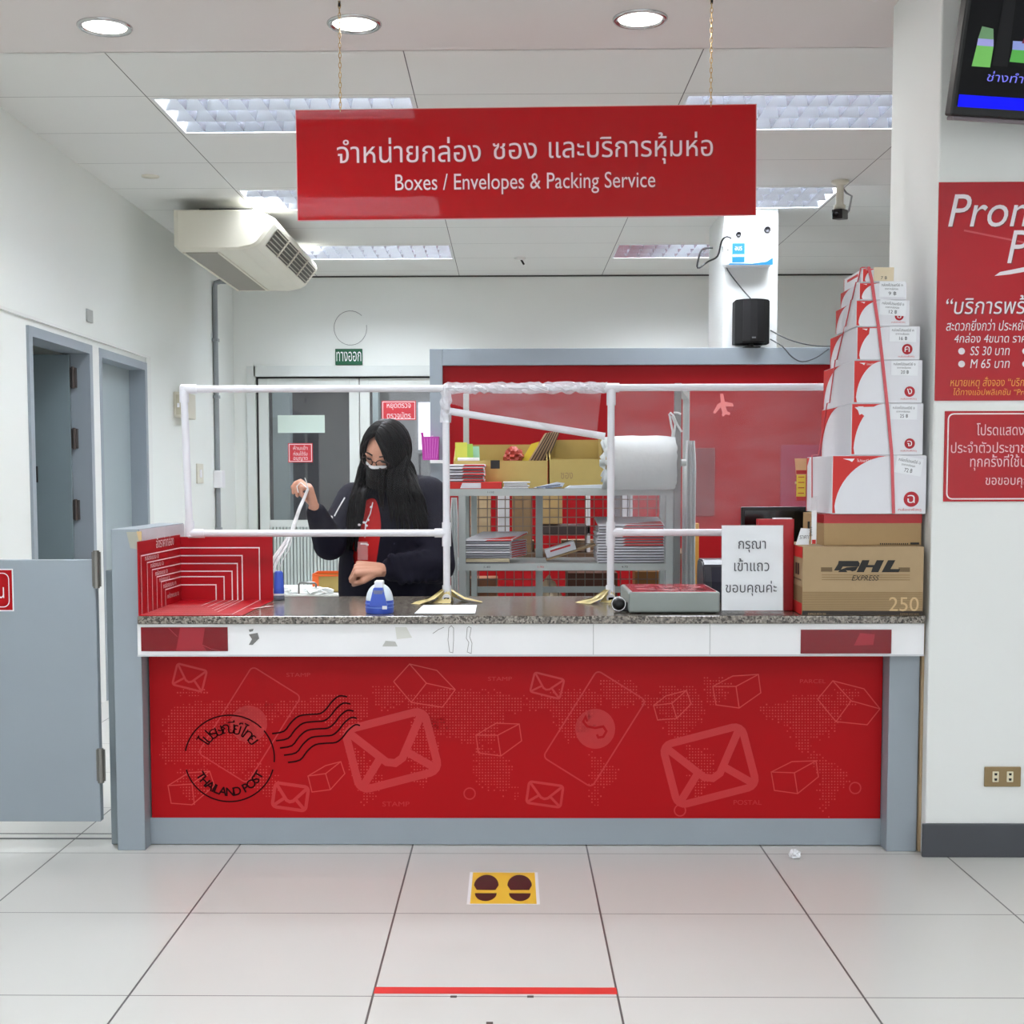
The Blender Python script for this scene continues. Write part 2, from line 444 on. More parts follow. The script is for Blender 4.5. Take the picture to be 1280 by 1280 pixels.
# left wall with two recessed doors
D1, D2, DT = (6.42, onX(112.5, 440, XL).y), (onX(121, 440, XL).y, onX(181, 450, XL).y), 2.045
w = MB()
for (y0, y1, z0, z1) in ((YF, D1[0], 0, CEIL), (D1[1], D2[0], 0, DT), (D2[1], YB, 0, CEIL), (D1[0], D2[1], DT, CEIL)):
    w.box(XL - 0.14, XL, y0, y1, z0, z1 + (0.1 if z1 == CEIL else 0), WALLM)
struct(w, 'wall_left')
t = MB(); t.box(XL, XL + 0.012, 3.0, D2[1] + .1, DT + 0.035, DT + 0.05, WHITE)
t.box(XL, XL + 0.012, D2[1] + 0.001, D2[1] + 0.1, 0, DT + 0.034, WHITE); t.box(XL, XL + 0.012, D1[1] + .001, D2[0] - .001, 0, DT, WHITE)
o = t.build('trim_2'); o['kind'] = 'structure'
# small rooms behind these doors
w = MB(); w.box(-4.6, -4.5, 5.6, 9.4, 0, 2.9, WALLM); w.box(-4.5, XL - .14, 5.5, 5.6, 0, 2.9, WALLM); w.box(-4.5, XL - .14, 9.3, 9.4, 0, 2.9, WALLM)
w.box(-4.5, XL - .14, (D1[1] + D2[0]) / 2 - .02, (D1[1] + D2[0]) / 2 + .02, 0, 2.9, WALLM)
w.box(-4.6, XL - .14, 5.5, 9.4, 2.5, 2.6, WHITE); struct(w, 'wall_side_rooms')

def frame_left(mb, y0, y1, zt, x0, x1, wdt=0.05):
    mb.box(x0, x1, y0, y0 + wdt, 0, zt, GREY); mb.box(x0, x1, y1 - wdt, y1, 0, zt, GREY); mb.box(x0, x1, y0 + wdt, y1 - wdt, zt - wdt, zt, GREY)
d = thing('door_1', (XL - .07, (D1[0] + D1[1]) / 2, 0), None, None); d['kind'] = 'structure'
m = MB(); frame_left(m, D1[0], D1[1], DT, XL - .14, XL + .014); m.build('door_frame', d)
hinge = Vector((XL - 0.085, D1[1] - 0.055, 0))
ang = R(8)
Mh = Matrix.Translation(hinge) @ Matrix.Rotation(ang, 4, 'Z')
m = MB(); m.box(-0.86, -0.01, -0.04, 0.0, 0.02, DT - 0.06, mat('door_leaf_grey', (122, 138, 144), .42, noise=.04, scale=5), 0.003, M=Mh); lf = m.build('leaf', d)
_o, _d = Mh.inverted() @ Vector((0, 0, CAM_H)), Mh.inverted().to_3x3() @ ray(43, 593); _p = _o + _d * ((-.041 - _o.y) / _d.y)
m = MB(); m.box(_p.x - .02, _p.x + .02, -0.055, -0.04, _p.z - .045, _p.z + .045, BLACK, M=Mh); m.build('latch', lf)
for z in (0.25, 1.12, 1.52, 1.86):
    m = MB(); m.box(XL - 0.1, XL - 0.06, D1[1] - .075, D1[1] - .048, z - .055, z + .055, BROWN); m.tube([(XL - .075, D1[1] - .078, z - .06), (XL - .075, D1[1] - .078, z + .06)], .009, BROWN); m.build('hinge', d)
d = thing('door_2', (XL - .07, (D2[0] + D2[1]) / 2, 0), None, None); d['kind'] = 'structure'
m = MB(); frame_left(m, D2[0], D2[1], DT, XL - .14, XL + .014); m.build('door_frame', d)
m = MB(); m.box(XL - .13, XL - .09, D2[0] + .05, D2[1] - .05, .01, DT - .05, mat('door_leaf_pale', (160, 173, 176), .38, noise=.03, scale=3), .003); lf = m.build('leaf', d)
m = MB(); yh = D2[1] - .13; m.lathe([(.026, 0), (.026, .012), (.01, .015), (.01, .05)], CHROME, (XL - .09, yh, .93), 18, axis='x')
m.tube([(XL - .045, yh, .93), (XL - .042, yh - .11, .93)], .009, CHROME); m.build('handle', lf)

# back wall with the aluminium double door
BD0, BD1, BDT = onY(318, 480, YB).x, onY(318, 480, YB).x + 1.8, onY(320, 471, YB).z
w = MB()
w.box(XL - .14, BD0, YB, YB + .12, 0, CEIL + .1, WALLM); w.box(BD1, XR + .1, YB, YB + .12, 0, CEIL + .1, WALLM); w.box(BD0, BD1, YB, YB + .12, BDT, CEIL + .1, WALLM)
struct(w, 'wall_back')
w = MB(); w.box(XL, XR, YB - .012, YB, CEIL - .012, CEIL - .001, mat('shadow_gap', (70, 70, 68), .7)); o = w.build('shade_strip'); o['kind'] = 'structure'  # dark strip standing in for the shade line along the ceiling joint
ALU = mat('white_aluminium', (214, 220, 216), .35, noise=.03)
RIBD = mat('rib_groove', (132, 142, 140), .5); RIB = mat('ribbed_panel', (198, 208, 204), .4, noise=.03)
d = thing('door_3', ((BD0 + BD1) / 2, YB, 0), None, None); d['kind'] = 'structure'
m = MB(); fw = .045
m.box(BD0 - .06, BD0 + .012, YB - .03, YB + .1, 0, BDT + .09, ALU); m.box(BD1 - .012, BD1 + .06, YB - .03, YB + .1, 0, BDT + .09, ALU); m.box(BD0, BD1, YB - .03, YB + .1, BDT, BDT + .09, ALU)
m.box(BD0 + .012, BD0 + .03, YB + .02, YB + .08, 0, BDT, BLACK); m.box(BD0 + .03, BD1, YB + .02, YB + .08, BDT - .012, BDT, BLACK)
m.build('door_frame', d)
mid = (BD0 + BD1) / 2
zr = onY(360, 650, YB).z
for k, (a, b) in enumerate(((BD0 + .03, mid - .004), (mid + .004, BD1 - .03))):
    m = MB(); st = .085
    y0, y1 = YB + .01, YB + .055
    m.box(a, a + st, y0, y1, .01, BDT - .015, ALU, .004); m.box(b - st, b, y0, y1, .01, BDT - .015, ALU, .004)
    m.box(a + st, b - st, y0, y1, BDT - .12, BDT - .015, ALU); m.box(a + st, b - st, y0, y1, .01, .1, ALU); m.box(a + st, b - st, y0, y1, zr - .06, zr, ALU)
    lf = m.build('leaf', d)
    m = MB(); m.box(a + st, b - st, YB + .028, YB + .034, zr, BDT - .12, GLASS); m.build('pane', lf)
    m = MB(); n = 24
    for i in range(n):
        x = a + st + (b - a - 2 * st) * i / n; ww = (b - a - 2 * st) / n
        m.box(x, x + ww, YB + .03, YB + .04, .1, zr - .06, RIBD); m.box(x + ww * .08, x + ww * (.8 if i % 3 else .7), YB + .012, YB + .031, .1, zr - .06, RIB)
    m.build('lower_panel', lf)
    m = MB(); hx = (b - st / 2) if k == 0 else (a + st / 2)
    m.tube([(hx, YB + .012, 1.22), (hx, YB - .04, 1.20), (hx, YB - .045, 1.02), (hx, YB + .012, 1.0)], .011, ALU, 8); m.build('handle', lf)
# the dim room behind the glass
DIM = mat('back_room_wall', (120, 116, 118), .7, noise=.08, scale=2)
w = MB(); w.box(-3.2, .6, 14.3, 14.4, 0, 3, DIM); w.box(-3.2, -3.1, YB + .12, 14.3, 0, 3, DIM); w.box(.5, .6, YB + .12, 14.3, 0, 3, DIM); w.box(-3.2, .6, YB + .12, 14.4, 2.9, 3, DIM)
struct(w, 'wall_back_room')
area_light('back_room_fill', -1.3, 12.8, 2.85, 1.2, .5, 20, (.96, .93, 1.0))  # unseen fill light added to brighten the room behind the glass
w = MB()
for (x0, x1) in ((onY(341, 550, 13.4).x, onY(362, 550, 13.4).x), (onY(466, 550, 13.4).x, onY(473, 550, 13.4).x)): w.box(x0, x1, 13.4, 13.6, 0, 2.9, mat('back_room_post', (196, 210, 208), .6))
o = w.build('trim_3'); o['kind'] = 'structure'
# bright window of that room
wz = onY(530, 500, 14.28).z
w = MB(); w.box(onY(523, 530, 14.28).x, onY(548, 530, 14.28).x, 14.27, 14.3, onY(530, 562, 14.28).z, onY(530, 503, 14.28).z, emit('daylight_pane', (240, 244, 255), 2.2)); o = w.build('window_1'); o['kind'] = 'structure'

w = MB(); w.box(XR, XR + .1, YF, YB + .1, 0, CEIL + .1, WALLM); struct(w, 'wall_right')
w = MB(); w.box(WX, XR, WY, WB, 0, CEIL, PILLM, .006); struct(w, 'wall_counter_side')
b = MB(); b.box(WX - .012, XR, WY - .014, WY, 0, .115, mat('charcoal_skirting', (72, 74, 80), .5, noise=.03), .003); o = b.build('baseboard_right'); o['kind'] = 'structure'
# pillar behind the partition
px0, px1 = onY(905, 335, 8.55).x, onY(973, 300, 8.55).x
w = MB(); w.box(px0, px1, 8.55, 9.2, 0, CEIL, PILLM, .008); struct(w, 'pillar')

# fluorescent troffers
ALUW = mat('louver_metal', (196, 201, 212), .2, metal=.93, noise=0)
HOUS = mat('housing_white', (236, 238, 242), .4, noise=0)
ALUE = mat('trim_white', (222, 224, 226), .4, noise=0)
ALUL = mat('louver_brightened', (226, 230, 236), .35, metal=.2, noise=0)  # lobby louvers whitened so their mirror image shows bright in the sign
def troffer(x0, x1, y0, y1, label, group):
    zc = CEIL - (.006 if y1 < 5 else 0)
    t = thing('fluorescent_troffer', ((x0 + x1) / 2, (y0 + y1) / 2, zc), label, 'ceiling light', group)
    m = MB(); e = .012
    for (a, b, c, d_) in ((x0, x1, y0, y0 + e), (x0, x1, y1 - e, y1), (x0, x0 + e, y0 + e, y1 - e), (x1 - e, x1, y0 + e, y1 - e)): m.box(a, b, c, d_, zc - .003, zc + .085, ALUE)
    m.box(x0, x1, y0, y1, zc + .085, zc + .1, HOUS); m.build('housing', t)
    m = MB(); n = 12; ix0, ix1, iy0, iy1 = x0 + e, x1 - e, y0 + e, y1 - e
    for j in range(4):          # long reflectors between the tubes
        yy = iy0 + (iy1 - iy0) * j / 3
        m.add([(ix0, max(iy0, yy - .035), zc + .062), (ix0, yy, zc + .0), (ix0, min(iy1, yy + .035), zc + .062), (ix1, max(iy0, yy - .035), zc + .062), (ix1, yy, zc + .0), (ix1, min(iy1, yy + .035), zc + .062)],
              [(0, 1, 4, 3), (1, 2, 5, 4), (0, 3, 5, 2)], ALUW)
    for i in range(1, n):
        xx = ix0 + (ix1 - ix0) * i / n
        m.add([(xx - .016, iy0, zc + .058), (xx, iy0, zc + .002), (xx + .016, iy0, zc + .058), (xx - .016, iy1, zc + .058), (xx, iy1, zc + .002), (xx + .016, iy1, zc + .058)],
              [(0, 1, 4, 3), (1, 2, 5, 4), (0, 3, 5, 2)], ALUW)
    if y1 < 5: m.mats = [ALUL if k is ALUW else k for k in m.mats]
    m.build('louver', t)
    return t
nm = {0: 'front', 1: 'middle', 2: 'rear'}
tl = ['louvered fluorescent ceiling light partly behind the top left of the hanging red sign', 'louvered fluorescent ceiling light to the right of the hanging red sign, nearest the white wall',
      'louvered fluorescent ceiling light just above the air conditioner, mostly behind the red sign', 'louvered fluorescent ceiling light beside the ceiling security camera',
      'louvered fluorescent ceiling light near the back wall, beside the far end of the air conditioner', 'louvered fluorescent ceiling light near the back wall, cut off by the white pillar']
for t, lb in zip(TROFFERS, tl): troffer(*t[:4], lb, 'fluorescent ceiling lights behind the counter')
for t, lb in zip(LOBBY_TROFFERS[:2], ('ceiling light over the customer side, mirrored at the bottom left of the hanging red sign', 'ceiling light over the customer side, mirrored at the top left of the hanging red sign')): troffer(*t[:4], lb, 'fluorescent ceiling lights over the customer side')
for t in LOBBY_TROFFERS[2:]:  # unseen fixtures added for their light on the customer side
    (x0, x1, y0, y1) = t[:4]; troffer(x0, x1, y0, y1, 'unseen louvered ceiling light added to brighten the customer side', 'unseen ceiling lights added to brighten the customer side')

# downlights
dl = None
for (x, y), lb in zip(DOWNLIGHTS, ('round recessed downlight at the far left, over the half door', 'round recessed downlight by the left chain of the hanging sign', 'round recessed downlight by the right chain of the hanging sign')):
    if dl is None:
        dl = thing('downlight', (x, y, CEIL - .006), lb, 'ceiling light', 'round downlights in the front ceiling')
        z = CEIL - .006
        m = MB(); m.lathe([(.082, z - .001), (.088, z - .008), (.1, z - .008), (.104, z - .003), (.104, z)], CHROME, (x, y, 0), 32); m.build('trim_ring', dl)
        m = MB(); m.lathe([(.0001, z - .0025), (.083, z - .0015)], emit('downlight_lens', (255, 252, 245), 3.0), (x, y, 0), 32); m.build('lens', dl)
    else:
        clone(dl, (x, y, CEIL - .006), lb)
# ================================================================== THE COUNTER
CF, CB, CT = 4.40, 5.16, 0.823       # granite front edge, back edge, top
PXL0, PXL1, PXR0, PXR1 = -1.367, -1.27, 1.297, 1.401
PY, KY = 4.445, 4.515                # post fronts, kick plate front
GRAN = bpy.data.materials.new('granite'); GRAN.use_nodes = True
def _granite():
    nt = GRAN.node_tree; b = nt.nodes['Principled BSDF']; N = nt.nodes.new; L = nt.links.new
    tc = N('ShaderNodeTexCoord'); v = N('ShaderNodeTexVoronoi'); v.inputs['Scale'].default_value = 170; L(tc.outputs['Object'], v.inputs['Vector'])
    n = N('ShaderNodeTexNoise'); n.inputs['Scale'].default_value = 70; n.inputs['Detail'].default_value = 6; L(tc.outputs['Object'], n.inputs['Vector'])
    s = N('ShaderNodeSeparateColor'); L(v.outputs['Color'], s.inputs[0])
    a = N('ShaderNodeMath'); a.operation = 'ADD'; L(s.outputs[0], a.inputs[0]); L(n.outputs['Fac'], a.inputs[1])
    r = N('ShaderNodeValToRGB'); L(a.outputs[0], r.inputs[0]); m = N('ShaderNodeMath'); m.operation = 'MULTIPLY'; m.inputs[1].default_value = 0.54
    L(a.outputs[0], m.inputs[0]); L(m.outputs[0], r.inputs[0])
    e = r.color_ramp.elements; e[0].position = .24; e[0].color = lin((38, 35, 33)) + (1,); e[1].position = .8; e[1].color = lin((158, 150, 140)) + (1,)
    k = r.color_ramp.elements.new(.42); k.color = lin((92, 85, 78)) + (1,)
    L(r.outputs[0], b.inputs['Base Color']); b.inputs['Roughness'].default_value = .16
_granite()
counter = thing('service_counter', (0, 4.8, 0), 'long service counter with granite top, white fascia and red printed front', 'counter')
m = MB(); m.box(PXL1, PXR1 + .003, CF, CB, CT - .027, CT, GRAN, .004); m.build('granite_top', counter)
m = MB(); m.box(PXL1 - .004, PXR1 + .002, CF + .012, CF + .032, .684, CT - .0275, WHT, .002)
m.box(PXL1 - .004, PXR1 + .002, CF + .010, CF + .012, .684, .690, mat('fascia_lip', (200, 202, 206), .4))
jl = mat('fascia_joint', (150, 150, 152), .5, noise=0)
for px in (888, 742): x = onY(px, 800, CF).x; m.box(x - .0008, x + .0008, CF + .0115, CF + .012, .69, CT - .028, jl)
sm = mat('smudge', (120, 120, 118), .6, noise=.3, scale=80); tp = mat('tape_scrap', (214, 214, 208), .3, noise=.05)
for poly, mt in (([(311, 793), (322, 791), (324, 798), (316, 806), (311, 806), (315, 799)], sm), ([(311, 787), (317, 786), (316, 789), (312, 790)], sm), ([(478, 808), (482, 801), (494, 802), (497, 808)], mat('scrap_grey', (186, 186, 182), .5)),
                 ([(494, 784), (508, 784), (515, 797), (496, 799)], tp)):
    m.poly([onY(x, y, CF + .0112) for x, y in poly], mt)
for pts in ([(561, 785), (560, 800), (562, 815), (566, 816), (567, 800), (567, 785), (564, 782), (561, 785)], [(584, 785), (583, 798), (586, 803), (584, 815), (589, 817), (590, 804), (587, 796), (589, 785), (586, 783), (584, 785)], [(541, 792), (548, 787), (555, 784)]):
    m.stroke([onY(x, y, CF + .0112) for x, y in pts], .002, mat('pencil', (150, 148, 146), .6, noise=0))
m.build('fascia', counter)
for (a, b, c, d) in ((176, 285, 784, 814), (1001, 1114, 787, 817)):
    x0, z1 = XZ(a, c, CF + .01); x1, z0 = XZ(b, d, CF + .01)
    m = MB(); m.box(x0, x1, CF + .0085, CF + .012, z0, z1, DARKRED, .001)
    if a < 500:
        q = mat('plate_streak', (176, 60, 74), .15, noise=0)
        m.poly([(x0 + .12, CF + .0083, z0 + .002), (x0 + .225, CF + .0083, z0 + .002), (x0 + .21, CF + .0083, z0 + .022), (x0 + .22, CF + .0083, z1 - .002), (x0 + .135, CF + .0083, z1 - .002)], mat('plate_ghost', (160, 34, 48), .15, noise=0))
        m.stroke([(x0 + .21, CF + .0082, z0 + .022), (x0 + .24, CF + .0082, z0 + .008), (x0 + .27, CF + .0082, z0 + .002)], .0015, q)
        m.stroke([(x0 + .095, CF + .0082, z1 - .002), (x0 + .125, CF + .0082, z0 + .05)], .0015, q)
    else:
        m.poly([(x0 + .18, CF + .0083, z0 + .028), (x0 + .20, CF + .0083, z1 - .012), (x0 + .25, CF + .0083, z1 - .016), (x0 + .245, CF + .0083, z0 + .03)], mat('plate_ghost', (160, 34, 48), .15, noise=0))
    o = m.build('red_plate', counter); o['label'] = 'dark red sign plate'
zw0, zw1 = onY(150, 661, PY).z, onX(240, 657, PXL1).z
for (a, b) in ((PXL0, PXL1), (PXR0, PXR1)):
    m = MB()
    m.box(a, b, PY, PY + .16, 0, .683 if a > 0 else zw0 - .001, GREY, .003)
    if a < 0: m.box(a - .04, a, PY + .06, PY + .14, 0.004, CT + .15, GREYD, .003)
    m.build('post', counter)
m = MB(); ZK = onY(640, 1022.5, KY).z; m.box(PXL1, PXR0, KY, KY + .02, 0.003, ZK, GREY); m.build('kick_plate', counter)
# end panel: the raised wing at the left end
zw0, zw1 = onY(150, 661, PY).z, onX(240, 657, PXL1).z
YW = 5.06
m = MB(); m.box(PXL0, PXL1 - .002, PY + .1605, YW, CT + .15, zw0 - .001, GREY); m.box(PXL0 + .01, PXL1 - .004, PY + .16, YW, 0, CT + .16, GREY)
m.box(PXL1 - .0018, PXL1 + .0015, PY + .004, YW, CT + .001, zw0 - .004, mat('wing_inner', (206, 206, 212), .4, noise=.06, scale=20))
for (py, z) in ((.02, .02), (.05, .05)): pass
x, z = XZ(158, 665, PY - .001)
m.poly([(x, PY - .001, z), (x + .05, PY - .001, z), (x + .04, PY - .001, z - .06), (x + .012, PY - .001, z - .055)], mat('old_tape', (172, 172, 158), .4, noise=.1, scale=30)); m.poly([(x + .035, PY - .0015, z + .002), (x + .052, PY - .0015, z + .002), (x + .052, PY - .0015, z - .03), (x + .042, PY - .0015, z - .03)], mat('old_tape_brown', (206, 178, 130), .4, noise=.1, scale=30))
m.build('end_panel', counter)
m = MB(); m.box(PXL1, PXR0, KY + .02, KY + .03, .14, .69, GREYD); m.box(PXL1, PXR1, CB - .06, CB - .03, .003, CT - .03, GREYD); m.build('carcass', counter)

# printed red front
PP = KY - .001
_K = [0]
def q(px, py, k=0): return onY(px, py, PP - .0002 - .00015 * k - .000012 * _K[0])
fp = MB(); fp.box(PXL1 + .006, PXR0 - .003, PP, KY, ZK, .686, RED)
DOT = mat('map_dots', (198, 50, 48), .4, noise=0)
DISC = mat('pale_disc', (188, 30, 34), .4, noise=0)
ENVC = mat('pale_band', (194, 38, 42), .4, noise=0)
LINE = mat('thin_line_ink', (204, 56, 54), .4, noise=0)
S = 4.513 / FPX * 1.0
REG = [
 [(203, 900), (215, 885), (240, 878), (285, 876), (310, 876), (340, 880), (348, 900), (330, 905), (335, 925), (322, 945), (322, 958), (300, 968), (270, 955), (240, 955), (205, 957), (198, 940), (207, 922)],
 [(222, 960), (262, 960), (258, 985), (240, 1000), (228, 990)], [(215, 865), (262, 862), (258, 870), (220, 870)],
 [(330, 878), (380, 876), (408, 866), (455, 866), (462, 885), (445, 915), (432, 930), (425, 915), (400, 895), (345, 895)],
 [(300, 965), (330, 958), (350, 975), (340, 1000), (318, 990)], [(430, 930), (455, 940), (480, 975), (475, 985), (458, 1012), (448, 985), (436, 960)],
 [(460, 857), (498, 855), (505, 880), (475, 890)], [(500, 870), (575, 860), (600, 862), (625, 866), (632, 890), (620, 925), (592, 930), (570, 926), (540, 910), (515, 890)],
 [(510, 890), (560, 900), (545, 935), (530, 985), (520, 980), (510, 945)], [(625, 868), (660, 872), (648, 892), (630, 890)],
 [(598, 930), (630, 945), (642, 962), (630, 1000), (622, 985), (602, 985), (590, 960)], [(640, 980), (650, 985), (648, 1000), (640, 998)],
 [(660, 876), (690, 866), (700, 860), (745, 862), (752, 875), (738, 905), (724, 920), (708, 930), (696, 905), (690, 888), (665, 890)],
 [(748, 852), (790, 851), (800, 868), (795, 880), (770, 888), (752, 872)], [(735, 938), (752, 948), (775, 960), (768, 978), (752, 985), (745, 1012), (738, 1000), (738, 965)],
 [(798, 868), (830, 868), (824, 888), (805, 885)], [(823, 856), (870, 858), (884, 895), (862, 912), (848, 930), (832, 912), (822, 890)], [(858, 930), (880, 935), (898, 955), (890, 975), (868, 1005), (862, 975)],
 [(877, 846), (914, 848), (908, 872), (886, 884)], [(948, 882), (985, 876), (988, 868), (1040, 866), (1052, 890), (1044, 912), (1014, 928), (1008, 946), (995, 930), (985, 905), (952, 896)],
 [(1008, 938), (1030, 945), (1050, 960), (1062, 972), (1048, 990), (1038, 1005), (1030, 1022), (1026, 1000), (1022, 965)], [(1040, 860), (1075, 862), (1070, 880), (1050, 885)]]
def inside(p, poly):
    r = False; j = len(poly) - 1
    for i in range(len(poly)):
        a, b = poly[i], poly[j]
        if (a[1] > p[1]) != (b[1] > p[1]) and p[0] < (b[0] - a[0]) * (p[1] - a[1]) / (b[1] - a[1]) + a[0]: r = not r
        j = i
    return r
dotv, dotf = [], []
for poly in REG:
    xs = [p[0] for p in poly]; ys = [p[1] for p in poly]
    gx = math.ceil(min(xs) / 3.7) * 3.7
    while gx < max(xs):
        gy = math.ceil(min(ys) / 3.7) * 3.7
        while gy < max(ys):
            if inside((gx + random.uniform(-5, 5), gy + random.uniform(-4, 4)), poly):
                c = q(gx, gy); r = random.uniform(.0016, .0026); n = len(dotv)
                dotv += [(c.x - r, c.y, c.z - r), (c.x + r, c.y, c.z - r), (c.x + r, c.y, c.z + r), (c.x - r, c.y, c.z + r)]; dotf.append((n, n + 1, n + 2, n + 3))
            gy += 3.7
        gx += 3.7
def rrect(cx, cy, w, h, rot, r, n=4):
    pts = []
    for sx, sy, a0 in ((1, 1, 0), (-1, 1, 90), (-1, -1, 180), (1, -1, 270)):
        for k in range(n + 1):
            a = R(a0 + 90 * k / n); pts.append((sx * (w / 2 - r) + r * cos(a), sy * (h / 2 - r) + r * sin(a)))
    c, s = cos(R(rot)), sin(R(rot))
    return [(cx + x * c - y * s, cy + x * s + y * c) for x, y in pts]
def loc(cx, cy, rot, pts):
    c, s = cos(R(rot)), sin(R(rot)); return [(cx + x * c - y * s, cy + x * s + y * c) for x, y in pts]
def env(cx, cy, w, h, rot, t, mt):
    fp.stroke([q(x, y, 1) for x, y in rrect(cx, cy, w, h, rot, t * 1.2)], t * S, mt, closed=True)
    _K[0] += 1; a, b = w / 2 - t * .4, h / 2 - t * .4
    fp.stroke([q(x, y, 1) for x, y in loc(cx, cy, rot, [(-a, -b), (-w * .1, h * .16), (0, h * .21), (w * .1, h * .16), (a, -b)])], t * S, mt)
    _K[0] += 1
    fp.stroke([q(x, y, 1) for x, y in loc(cx, cy, rot, [(-a, b), (-w * .17, h * .08)])], t * S, mt)
    _K[0] += 1
    fp.stroke([q(x, y, 1) for x, y in loc(cx, cy, rot, [(a, b), (w * .17, h * .08)])], t * S, mt)
def lines(segs, t=1.25, mt=None):
    for s in segs: _K[0] += 1; fp.stroke([q(x, y, 2) for x, y in s], t * S, mt or LINE)
for cx in ((310, 905), (745, 912)): pass
# discs and phones
def disc(cx, cy, r, mt, k=0): fp.poly([q(cx + r * cos(a), cy - r * sin(a), k) for a in [2 * pi * i / 28 for i in range(28)]], mt)
disc(311, 905, 23, DISC); disc(744, 911, 25, DISC)
fp.add(dotv, dotf, DOT)
fp.stroke([q(x, y, 2) for x, y in rrect(312, 906, 72, 128, 32, 6)], 1.6 * S, ENVC, closed=True)
fp.stroke([q(x, y, 2) for x, y in rrect(743, 911, 72, 128, 32, 6)], 1.8 * S, ENVC, closed=True)
cs = RED
fp.stroke([q(x, y, 2) for x, y in [(734, 902), (732, 896), (729, 902), (734, 908), (744, 910), (754, 908), (758, 914), (754, 921), (748, 922), (746, 918)]], 3 * S, cs)
env(237, 847, 38, 27, 14, 2.6, ENVC); env(363, 996, 42, 30, 8, 4.2, ENVC); env(490, 938, 102, 78, -14.5, 10, ENVC)
env(684, 857, 38, 25, 14, 2.4, ENVC); env(681, 993, 43, 27, 8, 3.2, ENVC); env(887, 957, 102, 78, -14.5, 9.5, ENVC)
lines([[(210, 982), (236, 966), (262, 964), (268, 982), (240, 1006), (214, 1004), (210, 982), (240, 980), (262, 964)], [(240, 980), (243, 1006)],
       [(385, 970), (407, 957), (426, 952), (431, 967), (413, 987), (390, 990), (385, 970), (407, 967), (426, 952)], [(407, 967), (413, 987)],
       [(492, 852), (512, 830), (546, 838), (569, 862), (553, 884), (514, 878), (492, 852)], [(512, 830), (533, 854), (569, 862)], [(533, 854), (514, 878)],
       [(595, 919), (620, 904), (649, 905), (652, 926), (626, 945), (598, 941), (595, 919), (622, 919), (649, 905)], [(622, 919), (626, 945)],
       [(817, 882), (832, 870), (858, 863), (864, 880), (846, 898), (822, 900), (817, 882), (840, 879), (858, 863)], [(840, 879), (846, 898)],
       [(891, 858), (916, 845), (948, 843), (951, 866), (924, 885), (895, 881), (891, 858), (920, 858), (948, 843)], [(920, 858), (924, 885)],
       [(1022, 874), (1041, 851), (1080, 861), (1100, 886), (1084, 906), (1045, 902), (1022, 874)], [(1041, 851), (1064, 876), (1100, 886)], [(1064, 876), (1045, 902)],
       [(964, 965), (990, 952), (1020, 951), (1023, 971), (997, 992), (968, 988), (964, 965), (993, 966), (1020, 951)], [(993, 966), (997, 992)]])
for cx, cy in ((587, 992), (850, 1013), (1069, 985)): fp.stroke([q(cx + 7 * cos(a), cy + 7 * sin(a), 1) for a in [2 * pi * i / 18 for i in range(18)]], 1.6 * S, ENVC, closed=True)
for s_, a, b, c, d in (('STAMP', 358, 388, 841, 846), ('STAMP', 478, 512, 1002, 1008), ('STAMP', 610, 640, 846, 851), ('POSTAL', 917, 952, 1000, 1006), ('PARCEL', 1000, 1032, 849, 854)):
    x0, z1 = XZ(a, c, PP); x1, z0 = XZ(b, d, PP); fp.text(s_, x0, x1, z0, z1, DISC, Y=PP - .0004)
# postmark
cx, cy, rr = 287, 948, 56
for a0, a1 in ((-170, -45), (-40, 5), (15, 165)):
    n = 30; fp.stroke([q(cx + rr * cos(R(a0 + (a1 - a0) * i / n)), cy + (rr - 2) * sin(R(a0 + (a1 - a0) * i / n)), 3) for i in range(n + 1)], 1.8 * S, INK)
def arc_text(chars, r, a0, a1, size, bottom):
    wd = [(glyphs(c)[0].max(0)[0] - glyphs(c)[0].min(0)[0] + .1) if c.strip() else .35 for c in chars]; tot = sum(wd); acc = 0
    for c, w in zip(chars, wd):
        a = R(a0 + (a1 - a0) * (acc + w / 2) / tot); acc += w
        if not c.strip(): continue
        V, T = glyphs(c); mx = (V[:, 0].max() + V[:, 0].min()) / 2
        th = (a - pi / 2) if not bottom else (a + pi / 2)          # glyph rotation (counter-clockwise, z up)
        rb = r if not bottom else r + size * .72
        bx, bz = cx + rb * cos(a), cy - rb * sin(a)
        for ox_, oy_, kk in ((0, 0, 3), (.35, 0, 3.2), (-.35, 0, 3.4), (0, .35, 3.6), (0, -.35, 3.8))[:5 if bottom else 1]:
         vs = []
         for v in V:
            u, k = (v[0] - mx) * size * 1.02 + ox_, v[1] * size + oy_
            vs.append(q(bx + u * cos(th) - k * sin(th), bz - (u * sin(th) + k * cos(th)), kk))
         fp.add(vs, T, INK)
arc_text(['ไ', 'ป', 'ร', 'ษ', 'ณี', 'ย์', 'ไ', 'ท', 'ย'], 31, 152, 32, 21, False)
arc_text(list('THAILAND POST'), 36, 206, 336, 15, True)
